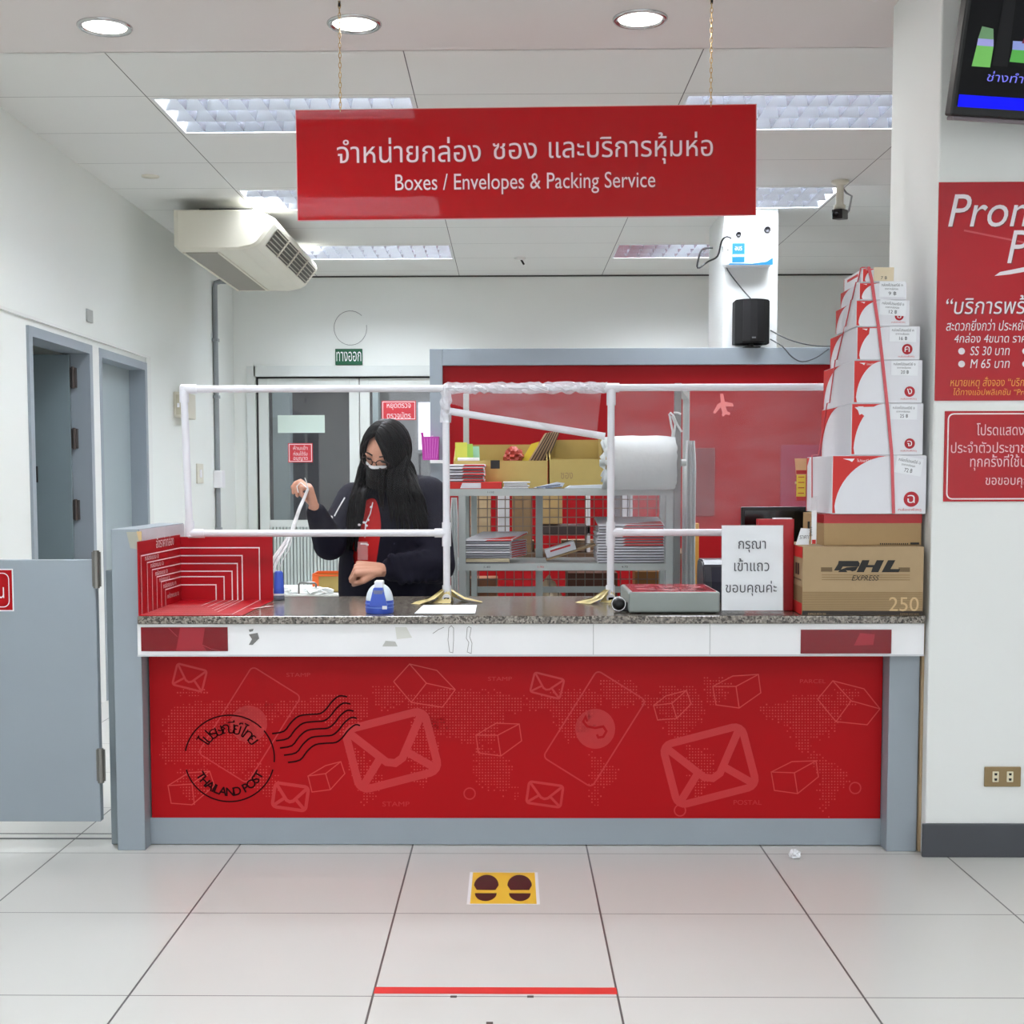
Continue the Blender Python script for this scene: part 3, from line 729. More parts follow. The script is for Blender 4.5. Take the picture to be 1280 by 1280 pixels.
for k in range(5):
    pts = [(340 + 5 * k, 917 + 9 * k), (355 + 5 * k, 914 + 9 * k), (364 + 5 * k, 903 + 9 * k), (374 + 5 * k, 895 + 9 * k), (388 + 5 * k, 893 + 9 * k), (400 + 5 * k, 892 + 9 * k), (408 + 5 * k, 886 + 9 * k), (415 + 5 * k, 877 + 9 * k), (424 + 5 * k, 870 + 9 * k), (434 + 4 * k, 871 + 9 * k)]
    sm_ = []
    for i in range(len(pts) - 1):
        p0, p1, p2, p3 = pts[max(i - 1, 0)], pts[i], pts[i + 1], pts[min(i + 2, len(pts) - 1)]
        for t in (0, .33, .66):
            sm_.append(tuple(.5 * (2 * p1[j] + (p2[j] - p0[j]) * t + (2 * p0[j] - 5 * p1[j] + 4 * p2[j] - p3[j]) * t * t + (3 * p1[j] - p0[j] - 3 * p2[j] + p3[j]) * t ** 3) for j in (0, 1)))
    fp.stroke([q(x, y, 3) for x, y in sm_ + [pts[-1]]], 2.0 * S, INK)
fo = fp.build('front_panel', counter); fo['label'] = 'red printed front panel with envelopes, cartons and a postmark'

# grey half door at the left
gate = thing('half_door', (-1.41, 4.45, .1), 'grey half-height swing door hinged to the left end of the counter', 'half door')
m = MB(); m.box(-2.33, -1.425, 4.45, 4.485, .1, 1.013, GREY, .003); m.build('panel', gate)
gx = onY(17, 740, 4.449).x; gz1 = onY(5, 711, 4.449).z; gz0 = onY(5, 764, 4.449).z
m = MB(); m.box(gx - .34, gx, 4.4475, 4.4495, gz0, gz1, WHT); m.box(gx - .337, gx - .004, 4.447, 4.4475, gz0 + .004, gz1 - .004, RED)
zc = (gz0 + gz1) / 2; w_ = gx - .005 - (gx - .335)
m.stroke([(gx - .17 + x, 4.4465, zc + z) for x, z in rrect(0, 0, .31, gz1 - gz0 - .03, 0, .02)], .003, WINK, closed=True)
m.text('พนักงานเท่านั้น', gx - .30, gx - .032, zc - .028, zc + .03, WINK, Y=4.4462)
o = m.build('notice', gate); o['label'] = 'small red notice with white lettering'
for (a, b) in ((688, 735), (935, 978)):
    z1 = onY(125, a, 4.445).z; z0 = onY(125, b, 4.445).z
    m = MB(); m.tube([(-1.418, 4.44, z0), (-1.418, 4.44, z1)], .011, mat('steel_hinge', (128, 126, 122), .35, metal=.7, noise=.05), 12); m.box(-1.434, -1.404, 4.442, 4.449, z0 + .005, z1 - .005, MATS['steel_hinge']); m.build('hinge', gate)

# red carton-size guide standing at the left end of the counter
SX, SYB, SZ = -1.263, 4.972, CT + .003
gd = thing('carton_size_guide', (SX, 4.7, CT), 'red three-sided carton size guide with nested white outlines on the counter end', 'size guide')
zt = onY(260, 671, SYB).z; xr = onY(341, 700, SYB).x
yfr = CF + .008
sp = MB(); sp.box(SX - .004, SX, yfr, SYB, CT + .001, onX(180, 676, SX).z, REDS); p_side = sp
bp_ = MB(); bp_.box(SX - .004, xr, SYB, SYB + .004, CT + .001, zt, REDS, .001)
fr = onZ(303, 769, SZ)
gp = MB(); gp.prism([(SX, yfr), (fr.x, yfr), (xr, SYB), (SX, SYB)], 'z', CT + .0008, SZ, REDS)
LW = .0042
cor = [(177.5, 694.6, 684.7, 324, 768), (185, 703, 694.5, 302.6, 765.5), (191, 712, 704.4, 296.6, 763), (196.5, 721, 714, 290, 761), (202, 727, 720.8, 280, 759), (207, 737, 731, 270, 757)]
bx_ = [290, 271, 268, 265, 259, 252]
for (xl, yt, yc, xrr, yb), xb in zip(cor, bx_):
    a = onX(xl, yb, SX); a.z = SZ
    b = onX(xl, yt, SX); c = onX(224.3, yc, SX)
    sp.stroke([(SX + .0006, a.y, a.z), (SX + .0006, a.y, b.z), (SX + .0006, SYB - .001, onY(260, yc, SYB).z)], LW, WINK, n=(1, 0, 0))
    zz = onY(260, yc, SYB).z; x2 = onY(xrr, yc, SYB).x
    bp_.stroke([(SX + .001, SYB - .0006, zz), (x2, SYB - .0006, zz), (x2, SYB - .0006, SZ)], LW, WINK)
    gp.stroke([(SX + .001, a.y, SZ + .0004), (onZ(xb, yb, SZ).x, a.y, SZ + .0004), (x2, SYB - .002, SZ + .0004)], LW * .8, WINK, n=(0, 0, 1))
Mside = Matrix(((0, 0, 0, SX + .0008), (1, 0, 0, 0), (0, 0, 1, 0), (0, 0, 0, 1)))       # lettering plane x -> world y
def side_text(s_, xa, ya, xb, yb, h):
    p, r = onX(xa, ya, SX), onX(xb, yb, SX); z = (p.z + r.z) / 2
    sp.text(s_, p.y, r.y, z, z + h, WINK, M=Mside)
side_text('อัตราค่ากล่อง', 195, 683, 217, 683, .04)
for (a, b, y, t) in ((181, 198, 699, 'กล่องแบบ ช'), (188, 204, 708, 'กล่องแบบ ฉ'), (194, 209, 718, 'กล่องแบบ จ'), (199, 212, 726, 'กล่องแบบ ง'), (204, 220, 733, 'กล่องแบบ ค'), (209, 223, 746, 'กล่องแบบ ข')): side_text(t, a, y, b, y, .02)
p = onZ(312, 761, SZ); gp.add(*[[(p.x + .0, p.y, SZ + .0005), (p.x + .012, p.y, SZ + .0005), (p.x + .07, p.y + .1, SZ + .0005), (p.x + .05, p.y + .1, SZ + .0005)], [(0, 1, 2, 3)]], WINK)
sp.build('side_board', gd); bp_.build('back_board', gd); gp.build('base_board', gd)
# ================================================================== PARTITION AND WALL THINGS BEHIND THE COUNTER
PT = 8.40
part = thing('red_partition', (.8, PT, 0), 'grey-framed red display partition standing behind the wire rack', 'partition')
x0, z1 = XZ(537, 440, PT); z1 = onY(800, 435, PT).z; xi, zi = XZ(553, 458, PT); zi = onY(800, 456, PT).z; xr_ = XR - .05
m = MB(); m.box(x0, xi, PT, PT + .12, 0, z1 - .001, GREY, .003); m.box(xi, xr_, PT, PT + .12, zi, z1, GREY, .003); m.box(xr_ - .08, xr_, PT, PT + .12, 0, zi, GREY); m.build('frame', part)
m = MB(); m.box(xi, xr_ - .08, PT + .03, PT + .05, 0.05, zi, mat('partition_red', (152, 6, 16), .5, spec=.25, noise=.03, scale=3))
pl = [(905, 494), (908, 496), (907, 505), (914, 509), (916, 507), (917, 511), (911, 513), (909, 514), (911, 519), (906, 521), (906, 518), (902, 514), (894, 519), (893, 515), (900, 507), (900, 503)]
m.add([onY(x, y, PT + .0295) for x, y in [(900, 492), (904, 492), (906, 502), (916, 504), (917, 508), (907, 508), (909, 514), (913, 516), (912, 519), (907, 518), (904, 521), (902, 519), (903, 516), (901, 509), (894, 517), (891, 516), (897, 505), (901, 503)]], [tuple(range(18))], mat('plane_ink', (222, 120, 116), .4, noise=0))
for (a, b, c, d) in ((862, 893, 560, 640), (974, 1036, 556, 632)):
    pass
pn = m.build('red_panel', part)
for (a, b, c, d, col, nm_) in ((862, 893, 560, 645, (122, 58, 60), 'a'), (976, 1040, 556, 640, (150, 52, 76), 'b')):
    xa, za = XZ(a, c, PT + .028); xb, zb = XZ(b, d, PT + .028)
    m = MB(); m.box(xa, xb, PT + .024, PT + .032, zb, za, mat('display_window_' + nm_, col, .15, noise=.06, scale=4), .002); m.build('display_window', part)
xa, za = XZ(838, 655, PT + .01); xb, zb = XZ(866, 745, PT + .01)
xa, za = XZ(866, 654, PT - .3); xb, zb = XZ(874, 720, PT - .3)

# loudspeaker on the partition
sx0, sz0 = XZ(919, 431, PT); sx1, sz1 = XZ(963, 374, PT); sxc = (sx0 + sx1) / 2
sp_ = thing('loudspeaker', (sxc, PT + .05, z1), 'black loudspeaker standing on the grey partition frame', 'loudspeaker')
m = MB(); hw = (sx1 - sx0) / 2
prof = [(-hw, .1), (-hw, 0), (-hw * .62, -.045), (-hw * .2, -.06), (hw * .2, -.06), (hw * .62, -.045), (hw, 0), (hw, .1), (hw * .6, .15), (-hw * .6, .15)]
m.prism([(sxc + x, PT + .02 + y) for x, y in prof], 'z', z1 + .028, sz1 - .006, BLACKM); m.prism([(sxc + x * .94, PT + .02 + y * .94) for x, y in prof], 'z', sz1 - .006, sz1, BLACKM); m.build('cabinet', sp_)
m = MB(); m.prism([(sxc + x, PT + .018 + y) for x, y in [(-hw * .6, -.0475), (-hw * .2, -.0625), (hw * .2, -.0625), (hw * .6, -.0475), (hw * .6, -.044), (-hw * .6, -.044)]], 'z', z1 + .04, sz1 - .012, mat('speaker_grille', (16, 16, 19), .55, noise=.3, scale=300))
m.box(sxc - .012, sxc + .012, PT - .0475, PT - .044, z1 + .055, z1 + .064, mat('badge_grey', (120, 122, 128), .4)); m.build('grille', sp_)
m = MB(); m.box(sxc - .05, sxc + .05, PT - .01, PT + .1, z1 + .001, z1 + .008, BLACK); m.tube([(sxc, PT + .05, z1 + .008), (sxc, PT + .05, z1 + .03)], .016, BLACK); m.build('bracket', sp_)

# white wall box on the pillar
WYF = 8.55
bx0, bz1 = XZ(907, 281, WYF - .12); bx1, bz0 = XZ(967, 331, WYF - .12)
wb = thing('wall_unit', ((bx0 + bx1) / 2, WYF, bz0), 'white wall unit with a blue label fixed high on the white pillar', 'wall unit')
m = MB(); m.box(bx0, bx1, WYF - .12, WYF - .001, bz0, bz1, mat('unit_white', (240, 243, 246), .25), .012)
def wr(a, b): return onY(a, b, WYF - .1205)
m.add([wr(911, 331), wr(966, 331), wr(966, 322), wr(958, 327), wr(940, 329.5), wr(912, 329)], [(0, 1, 2, 3, 4, 5)], mat('unit_blue', (38, 112, 160), .3))
m.build('casing', wb)
a, b = wr(915, 328), wr(931, 304)
m = MB(); m.box(a.x, b.x, WYF - .122, WYF - .1195, a.z, b.z, MATS['unit_blue']); m.box(a.x + .004, b.x - .004, WYF - .1225, WYF - .1195, a.z + .035, a.z + .05, WHT)
m.text('อบร', a.x + .018, b.x - .018, b.z - .045, b.z - .02, WHT, Y=WYF - .1224); m.build('label_plate', wb)
for (px, py, r_) in ((959, 287, .021), (923, 293, .017)):
    p = wr(px, py); m = MB(); m.lathe([(r_, 0), (r_, -.012), (r_ * .7, -.014), (r_ * .7, -.006), (.001, -.006)], mat('gauge_rim', (70, 70, 74), .3, metal=.5), (p.x, WYF - .12, p.z), 24, axis='y'); m.build('gauge', wb)
p = wr(910, 312); m = MB(); m.lathe([(.008, 0), (.008, -.01), (.001, -.012)], CHROME, (p.x, WYF - .12, p.z), 16, axis='y'); m.build('lock', wb)

def cable(name, pts, r, label, m_=None, smooth=4):
    out = []
    for i in range(len(pts) - 1):
        p0, p1, p2, p3 = (Vector(pts[max(i - 1, 0)]), Vector(pts[i]), Vector(pts[i + 1]), Vector(pts[min(i + 2, len(pts) - 1)]))
        for k in range(smooth):
            t = k / smooth; out.append(.5 * (2 * p1 + (p2 - p0) * t + (2 * p0 - 5 * p1 + 4 * p2 - p3) * t * t + (3 * p1 - p0 - 3 * p2 + p3) * t ** 3))
    out.append(Vector(pts[-1]))
    m = MB(); m.tube(out, r, m_ or CABLE, 7); return tag(m.build(name), label, 'cable')
cable('power_cable', [onY(914, 298, 8.41), onY(908, 296, 8.40), onY(902, 302, 8.42), onY(897, 320, 8.5), onY(885, 327, 8.6), onY(872, 335, 8.6), onY(874, 320, 8.6), onY(879, 311, 8.6), onY(891, 310, 8.60)], .006, 'black cable looping off the left side of the white pillar', BLACK)
cable('speaker_wire', [onY(903, 308, 8.54), onY(905, 322, 8.54), onY(910, 338, 8.54), onY(925, 358, 8.53), onY(938, 373, 8.5)], .004, 'thin grey wire from the white wall unit down to the black loudspeaker')
cable('trailing_wire', [onY(963, 413, 8.44), onY(985, 424, 8.39), onY(1010, 431, 8.385), onY(1035, 433, 8.385), onY(1060, 431, 8.385)], .004, 'upper thin grey wire trailing right from the black loudspeaker')
cable('trailing_wire', [onY(963, 424, 8.44), onY(978, 433, 8.385), onY(990, 446, 8.385), onY(1003, 452, 8.385), onY(1020, 447, 8.385), onY(1036, 436, 8.385)], .004, 'lower sagging grey wire over the partition frame right of the loudspeaker')

# security camera on the ceiling
cx, cy = onZ(1050, 226, CEIL).x, onZ(1050, 226, CEIL).y
cc = thing('security_camera', (cx, cy, CEIL), 'black security camera on a cream ceiling bracket', 'camera')
zb = onY(1050, 262, cy).z
m = MB(); m.lathe([(.05, CEIL), (.05, CEIL - .012), (.035, CEIL - .022), (.022, CEIL - .026), (.022, zb + .03), (.034, zb + .024), (.034, zb + .004), (.02, zb)], BEIGE, (cx, cy, 0), 20); m.build('mount', cc)
Mc = Matrix.Translation((cx, cy, zb - .03)) @ Matrix.Rotation(R(-25), 4, 'Z') @ Matrix.Rotation(R(8), 4, 'X')
m = MB(); m.box(-.028, .032, -.085, .09, -.026, .03, BLACK, .005, M=Mc); m.lathe([(.02, -.084), (.02, -.11), (.016, -.112), (.014, -.104), (.001, -.104)], mat('lens_dark', (10, 10, 16), .1), (0, 0, 0), 18, M=Mc, axis='y'); m.build('body', cc)
m = MB(); m.tube([(cx + .02, cy + .03, CEIL - .03), (cx + .05, cy + .05, CEIL - .06), (cx + .085, cy + .06, zb + .09), (cx + .075, cy + .08, zb + .01), (cx + .045, cy + .09, zb - .03)], .006, mat('grey_cable', (150, 152, 152), .5), 8); m.build('cable', cc)

# ceiling sensor and small caps
p = onZ(650, 322, CEIL)
sd = thing('ceiling_sensor', (p.x, p.y, CEIL), 'small white ceiling sensor with a dark nib in front of the back wall', 'sensor')
m = MB(); m.lathe([(.045, CEIL), (.045, CEIL - .012), (.02, CEIL - .02), (.001, CEIL - .02)], WHITE, (p.x, p.y, 0), 20); m.build('base', sd)
m = MB(); m.tube([(p.x + .01, p.y, CEIL - .018), (p.x + .03, p.y - .02, CEIL - .055)], .008, BLACK, 8); m.build('nib', sd)
p = onZ(188, 220, CEIL); m = MB(); m.lathe([(.05, CEIL), (.05, CEIL - .005), (.001, CEIL - .007)], BEIGE, (p.x, p.y, 0), 24); tag(m.build('blanking_disc'), 'small round blank cap on the ceiling near the left wall', 'cap')
p = onY(438, 410, YB - .003)
m = MB(); m.tube([(p.x + .14 * cos(a), YB - .004, p.z + .145 * sin(a)) for a in [2 * pi * i / 30 + .8 for i in range(28)]], .0025, mat('wire_grey', (150, 152, 150), .5), 6); tag(m.build('wire_loop'), 'thin wire loop on the back wall above the green exit sign', 'wire loop')

# exit sign
x0, z1 = XZ(419, 436, YB - .02); x1, z0 = XZ(453, 456, YB - .02)
es = thing('exit_sign', ((x0 + x1) / 2, YB, z0), 'green exit sign with white Thai letters above the double door', 'sign')
m = MB(); m.box(x0, x1, YB - .02, YB - .001, z0, z1, mat('exit_green', (24, 92, 62), .4), .003); m.build('plate', es)
m = MB(); m.text('ทางออก', x0 + .01, x1 - .01, z0 + .03, z1 - .025, WHT, Y=YB - .0206); m.build('lettering', es)

# notices on the door glass
def notice(a, b, c, d, ls, label, Y, m_=RED, name='door_notice', tm=None):
    x0, z1 = XZ(a, c, Y); x1, z0 = XZ(b, d, Y)
    t = thing(name, ((x0 + x1) / 2, Y, z0), label, 'notice')
    m = MB(); m.box(x0, x1, Y, Y + .004, z0, z1, m_); m.build('sheet', t)
    if ls:
        m = MB(); h = (z1 - z0 - .02) / len(ls)
        if m_ is NRED: m.stroke([(x0 + .01, Y - .0004, z0 + .01), (x1 - .01, Y - .0004, z0 + .01), (x1 - .01, Y - .0004, z1 - .01), (x0 + .01, Y - .0004, z1 - .01)], .006, tm or WINK, closed=True)
        for i, s_ in enumerate(ls):
            zt_ = z1 - .016 - h * i; m.text(s_, x0 + .045, x1 - .045, zt_ - h * .86, zt_ - h * .1, tm or WINK, Y=Y - .0005)
        m.build('lettering', t)
    return t
NRED = mat('notice_red', (206, 52, 62), .4, noise=.02)
notice(360, 391, 554, 578, ['ห้ามเข้า', 'ก่อนได้รับ', 'อนุญาต'], 'red notice with white Thai lines on the left door glass, below the pale paper', YB + .02, NRED)
notice(477, 520, 501, 525, ['หยุดตรวจ', 'ตรวจบัตร'], 'red notice on the right door glass just above the worker\'s hair', YB + .02, NRED)
notice(347, 406, 519, 541, None, 'blank pale green paper strip stuck on the left door glass', YB + .02, mat('pale_green', (206, 224, 214), .6), 'paper_strip')

# left wall fittings
p = onX(111, 395, XL)
m = MB(); m.box(XL, XL + .008, p.y - .05, p.y + .05, p.z - .035, p.z + .035, mat('plate_grey', (176, 180, 178), .5)); tag(m.build('blank_plate'), 'small grey blank plate on the left wall above the two doors', 'plate')
a = onX(214, 489, XL); b = onX(239, 514, XL)
sb = thing('switch_box', (XL, (a.y + b.y) / 2, a.z - .12), 'beige switch box on the left wall behind the top corner of the white pipe frame', 'switch box')
ya, yb_ = a.y + .05, a.y + .42
m = MB(); m.box(XL, XL + .07, ya, yb_, a.z - .18, a.z, BEIGE, .006); m.build('case', sb)
m = MB(); m.box(XL + .02, XL + .055, ya - .003, ya, a.z - .16, a.z - .02, mat('box_face', (196, 190, 168), .45)); m.box(XL + .03, XL + .045, ya - .012, ya - .003, a.z - .11, a.z - .08, WHT); m.build('switch', sb)
p = onX(249, 592, XL); 
ls_ = thing('light_switch', (XL, p.y, p.z), 'cream light switch on the left wall beside the grey conduit', 'switch')
m = MB(); m.box(XL, XL + .01, p.y - .1, p.y + .1, p.z - .075, p.z + .075, BEIGE, .003); m.build('plate', ls_)
m = MB(); m.box(XL + .009, XL + .016, p.y - .03, p.y + .03, p.z - .03, p.z + .03, WHT, .002); m.build('rocker', ls_)
# conduit
yc = onX(265.5, 400, XL).y; zt_ = onX(265, 352, XL).z
cd = thing('conduit', (XL, yc, 0), 'grey vertical conduit running down the left wall into the back corner', 'conduit')
GP = mat('conduit_grey', (140, 146, 148), .4, noise=.03)
m = MB(); m.tube([(XL + .022, yc, .05), (XL + .022, yc, zt_ - .05), (XL + .03, yc, zt_ - .012), (XL + .07, yc, zt_), (XL + .36, yc, zt_)], .021, GP, 12); m.build('pipe', cd)
zj = onX(267, 599, XL).z
m = MB(); m.box(XL, XL + .07, yc - .06, yc + .06, zj - .07, zj + .07, WHT, .006); m.build('junction_box', cd)
for z in (zj - .4, 1.95, 2.4):
    m = MB(); m.box(XL, XL + .047, yc - .03, yc + .03, z - .012, z + .012, GP); m.build('clip', cd)

# air conditioner hung below the ceiling
ac = thing('air_conditioner', (-1.85, 9.0, CEIL - .3), 'cream ceiling-hung air conditioner along the left wall', 'air conditioner')
Y0, Y1 = 8.16, 9.98
xa, xb = onY(215, 290, Y0).x, onY(344, 290, Y0).x
zt_ = onY(260, 261, Y0).z; zb_ = onY(240, 312, Y0).z
W = xb - xa; H_ = zt_ - zb_
prof = [(xa, zt_), (xa, zb_ + .03), (xa + .03, zb_), (xa + W * .66, zb_ + .0), (xa + W * .80, zb_ + .018), (xa + W * .86, zb_ + .04), (xb - .004, zb_ + .15), (xb, zb_ + .165), (xb - .01, zt_ - .05), (xb - .09, zt_ - .01), (xb - .13, zt_)]
m = MB(); m.prism(prof, 'y', Y0 + .05, Y1 - .05, CREAM)
def inset(k): cx_, cz_ = xa + W * .5, zb_ + H_ * .5; return [(cx_ + (x - cx_) * k, cz_ + (z - cz_) * k) for x, z in prof]
for (ya, yb2, k0, k1) in ((Y0 + .05, Y0 + .012, 1, .97), (Y0 + .012, Y0, .97, .88), (Y1 - .05, Y1 - .012, 1, .97), (Y1 - .012, Y1, .97, .88)):
    p0, p1 = inset(k0), inset(k1); n = len(prof)
    m.add([(x, ya, z) for x, z in p0] + [(x, yb2, z) for x, z in p1], [(i, (i + 1) % n, n + (i + 1) % n, n + i) for i in range(n)], CREAM, True)
for yy in (Y0, Y1): m.poly([(x, yy, z) for x, z in inset(.88)], CREAM)
m.build('casing', ac)
m = MB(); m.box(xa + .05, xa + .27, Y0 + .10, Y1 - .1, zb_ - .004, zb_, mat('intake_mesh', (150, 146, 136), .6, noise=.1, scale=200))
for x in (xa + .05, xa + .27): m.box(x - .008, x + .008, Y0 + .09, Y1 - .09, zb_ - .008, zb_ - .001, CREAM)
m.build('intake_grille', ac)
m = MB(); gd_ = mat('grille_dark', (84, 80, 74), .6); sl = mat('grille_slat', (170, 164, 148), .45)
p0, p1 = Vector((xa + W * .865, 0, zb_ + .046)), Vector((xb - .006, 0, zb_ + .148)); dv = (p1 - p0); nn = Vector((dv.z, 0, -dv.x)).normalized()
def gp_(t, y, o=0): q_ = p0 + dv * t + nn * o; return (q_.x, y, q_.z)
m.add([gp_(0, Y0 + .12, .004), gp_(1, Y0 + .12, .004), gp_(1, Y1 - .12, .004), gp_(0, Y1 - .12, .004)], [(0, 1, 2, 3)], gd_)
for i in range(5):
    t = (i + .5) / 5; m.tube([gp_(t, Y0 + .12, .008), gp_(t, Y1 - .12, .008)], .004, sl, 6)
m.build('outlet_grille', ac)
for i in range(1, 4):
    y = Y0 + .12 + (Y1 - Y0 - .24) * i / 4; m = MB(); m.tube([gp_(-.03, y, .008), gp_(1.03, y, .008)], .007, CREAM, 6); m.build('divider', ac)
for y in (Y0 + .3, Y1 - .3):
    m = MB(); m.box(xa + .1, xb - .2, y, y + .04, zt_, CEIL - .0005, BLACK); m.build('hanger', ac)

# ================================================================== HANGING SIGN
SY = 4.84
sg = thing('hanging_sign', (.06, SY, onY(658, 135, SY).z), 'wide red hanging sign with white Thai and English lettering', 'sign')
A, B, C_, D = onY(370.5, 138.5, SY), onY(945.5, 131, SY), onY(943.5, 270.5, SY), onY(372.5, 273.5, SY)
rot = atan2(B.z - A.z, B.x - A.x)
ctr = (A + B + C_ + D) / 4; wd = ((B - A).length + (C_ - D).length) / 2; ht = ((A - D).length + (B - C_).length) / 2
Ms = Matrix.Translation(ctr) @ Matrix.Rotation(-rot, 4, 'Y')
m = MB(); m.box(-wd / 2, wd / 2, -.004, .004, -ht / 2, ht / 2, REDG, .001, M=Ms); m.box(-wd / 2 - .003, wd / 2 + .003, -.0015, .0042, -ht / 2 - .003, ht / 2 + .003, mat('sign_edge', (214, 160, 160), .3), M=Ms); m.build('panel', sg)
k = SY / FPX
def sxy(px, py):
    v = Ms.inverted() @ onY(px, py, SY - .004); return v.x, v.z
SIGNL = mat('sign_letters', (236, 208, 212), .4, noise=0)
SHD = mat('letter_shadow', (110, 4, 16), .4, noise=0)
m = MB()
for s_, (a, b, c, d) in (('จำหน่ายกล่อง', (421, 601, 173, 202)), ('ซอง', (616, 671, 179, 198.5)), ('และบริการหุ้มห่อ', (686, 891, 167, 204)), ('Boxes / Envelopes & Packing Service', (494, 819, 218, 240.5))):
    x0, z1 = sxy(a, c); x1, z0 = sxy(b, d)
    t_ = (-.0128 if 1 else 0)
    m.text(s_, x0 + .002, x1 + .002, z0 - .002, z1 - .002, SHD, Y=-.0045, M=Ms); m.text(s_, x0, x1, z0, z1, SIGNL, Y=-.005, M=Ms)
m.build('lettering', sg)
CHN = mat('brass_chain', (190, 160, 110), .35, metal=.6, noise=.05)
for (px, py, pt) in ((425.5, 139, 0), (888.5, 133, 0)):
    p = onY(px, py, SY); top = CEIL - .006
    m = MB(); z = p.z - .006; i = 0
    while z < top - .005:
        L_ = .022; zz = [z, min(z + L_, top)]
        e = .0045
        pts = [(e * cos(a), 0, L_ / 2 + (L_ / 2) * sin(a)) for a in [2 * pi * k_ / 10 for k_ in range(11)]]
        m.tube([(p.x + (q_[0] if i % 2 else 0), SY + (0 if i % 2 else q_[0]), z + q_[2]) for q_ in pts], .0016, CHN, 5, caps=False)
        z += L_ * .8; i += 1
    m.box(p.x - .004, p.x + .004, SY - .004, SY + .004, top - .018, top, BLACK)
    m.build('chain', sg)

# ================================================================== RIGHT-HAND WALL
p0 = onY(1170.5, 228, WY); p1 = onY(1168, 501, WY)
PW = .86
ps = thing('poster', (p0.x + PW / 2, WY, p1.z), 'large red poster with white italic lettering, upper one on the right wall', 'poster')
zt_, zb_ = p0.z, p1.z; xl = WX + .002
m = MB(); m.box(xl, xl + PW, WY - .003, WY - .0005, zb_, zt_, mat('poster_red', (176, 20, 34), .25, noise=.03, scale=3)); m.stroke([onY(1205, 288, WY - .0034), onY(1280, 303, WY - .0034), onY(1330, 312, WY - .0034)], .006, mat('poster_crease', (196, 74, 80), .3, noise=0)); m.build('sheet', ps)
def wt(mb, s_, a, b, c, d, mt=WINK, sh=.0, y=.0038, shade=False, pen=None):
    x0, z1 = XZ(a, c, WY - y); x1, z0 = XZ(b, d, WY - y)
    if shade: mb.text(s_, x0 + .003, x1 + .003, z0 - .003, z1 - .003, SHD, Y=WY - y + .0003, shear=sh)
    mb.text(s_, x0, x1, z0, z1, mt, Y=WY - y, shear=sh)
POW = mat('poster_white', (226, 218, 222), .4, noise=0); POY = mat('poster_amber', (232, 150, 60), .4, noise=0)
m = MB()
wt(m, 'Prompt', 1186, 1348, 243, 296, POW, .22, shade=True); wt(m, 'Post', 1260, 1350, 288, 329, POW, .22, shade=True)
m.add([onY(x, y, WY - .0038) for x, y in [(1243, 345), (1250, 340), (1280, 334), (1340, 326), (1340, 331), (1290, 338), (1262, 343)]], [tuple(range(7))], POW)
wt(m, '“บริการพร้อมส่ง”', 1183, 1348, 369, 392, POW, .15, shade=True)
wt(m, 'สะดวกยิ่งกว่า ประหยัดกว่า', 1183, 1303, 399, 413, POW, .15); wt(m, '4กล่อง 4ขนาด ราคาเดียว', 1193, 1312, 416, 428, POW, .15)
for cx_, cy_, s_ in ((1202, 439, 'SS 30 บาท'), (1202, 455, 'M 65 บาท')):
    m.add([onY(cx_ + 4.2 * cos(a), cy_ + 4.2 * sin(a), WY - .0038) for a in [-2 * pi * i / 20 for i in range(20)]], [tuple(range(20))], POW)
    m.add([onY(cx_ + 80 + 4.2 * cos(a), cy_ + 4.2 * sin(a), WY - .0038) for a in [-2 * pi * i / 20 for i in range(20)]], [tuple(range(20))], POW)
    wt(m, s_, 1213, 1262, cy_ - 6, cy_ + 5, POW, .15)
wt(m, 'หมายเหตุ สั่งจอง “บริการพร้อมส่ง”', 1188, 1330, 471, 486, POY, .15); wt(m, 'ได้ทางแอปพลิเคชัน “Prompt Post”', 1192, 1324, 485, 496, POY, .15)
m.build('lettering', ps)
p0 = onY(1182, 514, WY); p1 = onY(1179.5, 627, WY)
ns = thing('wall_notice', (p0.x + .24, WY, p1.z), 'smaller red notice with a rounded white outline, below the large red poster', 'notice')
m = MB(); m.box(p0.x - .003, p0.x + .48, WY - .003, WY - .0005, p1.z, p0.z, MATS['poster_red']); m.build('sheet', ns)
m = MB(); cx_, cz_ = p0.x + .24, (p0.z + p1.z) / 2
m.stroke([(cx_ + x, WY - .0036, cz_ + z) for x, z in rrect(0, 0, .463, p0.z - p1.z - .018, 0, .018)], .0045, WINK, closed=True)
for s_, a, b, c, d in (('โปรดแสดงบัตร', 1221, 1304, 529, 544), ('ประจำตัวประชาชน', 1189, 1291, 552, 566), ('ทุกครั้งที่ใช้บริการ', 1213, 1312, 568, 588), ('ขอขอบคุณ', 1232, 1290, 597, 610)): wt(m, s_, a, b, c, d, mat('notice_pink', (232, 184, 190), .4, noise=0))
m.build('lettering', ns)
# power outlet
p0 = onY(1230, 958, WY); p1 = onY(1275, 983, WY)
ol = thing('wall_outlet', ((p0.x + p1.x) / 2, WY, p1.z), 'brass-coloured double power outlet low on the right wall', 'outlet')
m = MB(); m.box(p0.x, p1.x, WY - .008, WY - .0005, p1.z, p0.z, BRASS, .003); m.build('plate', ol)
for px in (1244.5, 1262.5):
    c_ = onY(px, 971, WY - .009); m = MB(); m.box(c_.x - .011, c_.x + .011, WY - .011, WY - .007, c_.z - .018, c_.z + .018, mat('socket_cream', (226, 218, 190), .4), .002)
    for dz in (.009, -.009): m.prism([(c_.x - .004, c_.z + dz - .004), (c_.x + .004, c_.z + dz - .004), (c_.x + .005, c_.z + dz + .004), (c_.x - .005, c_.z + dz + .004)], 'y', WY - .0114, WY - .011, BLACK)
    m.build('socket', ol)
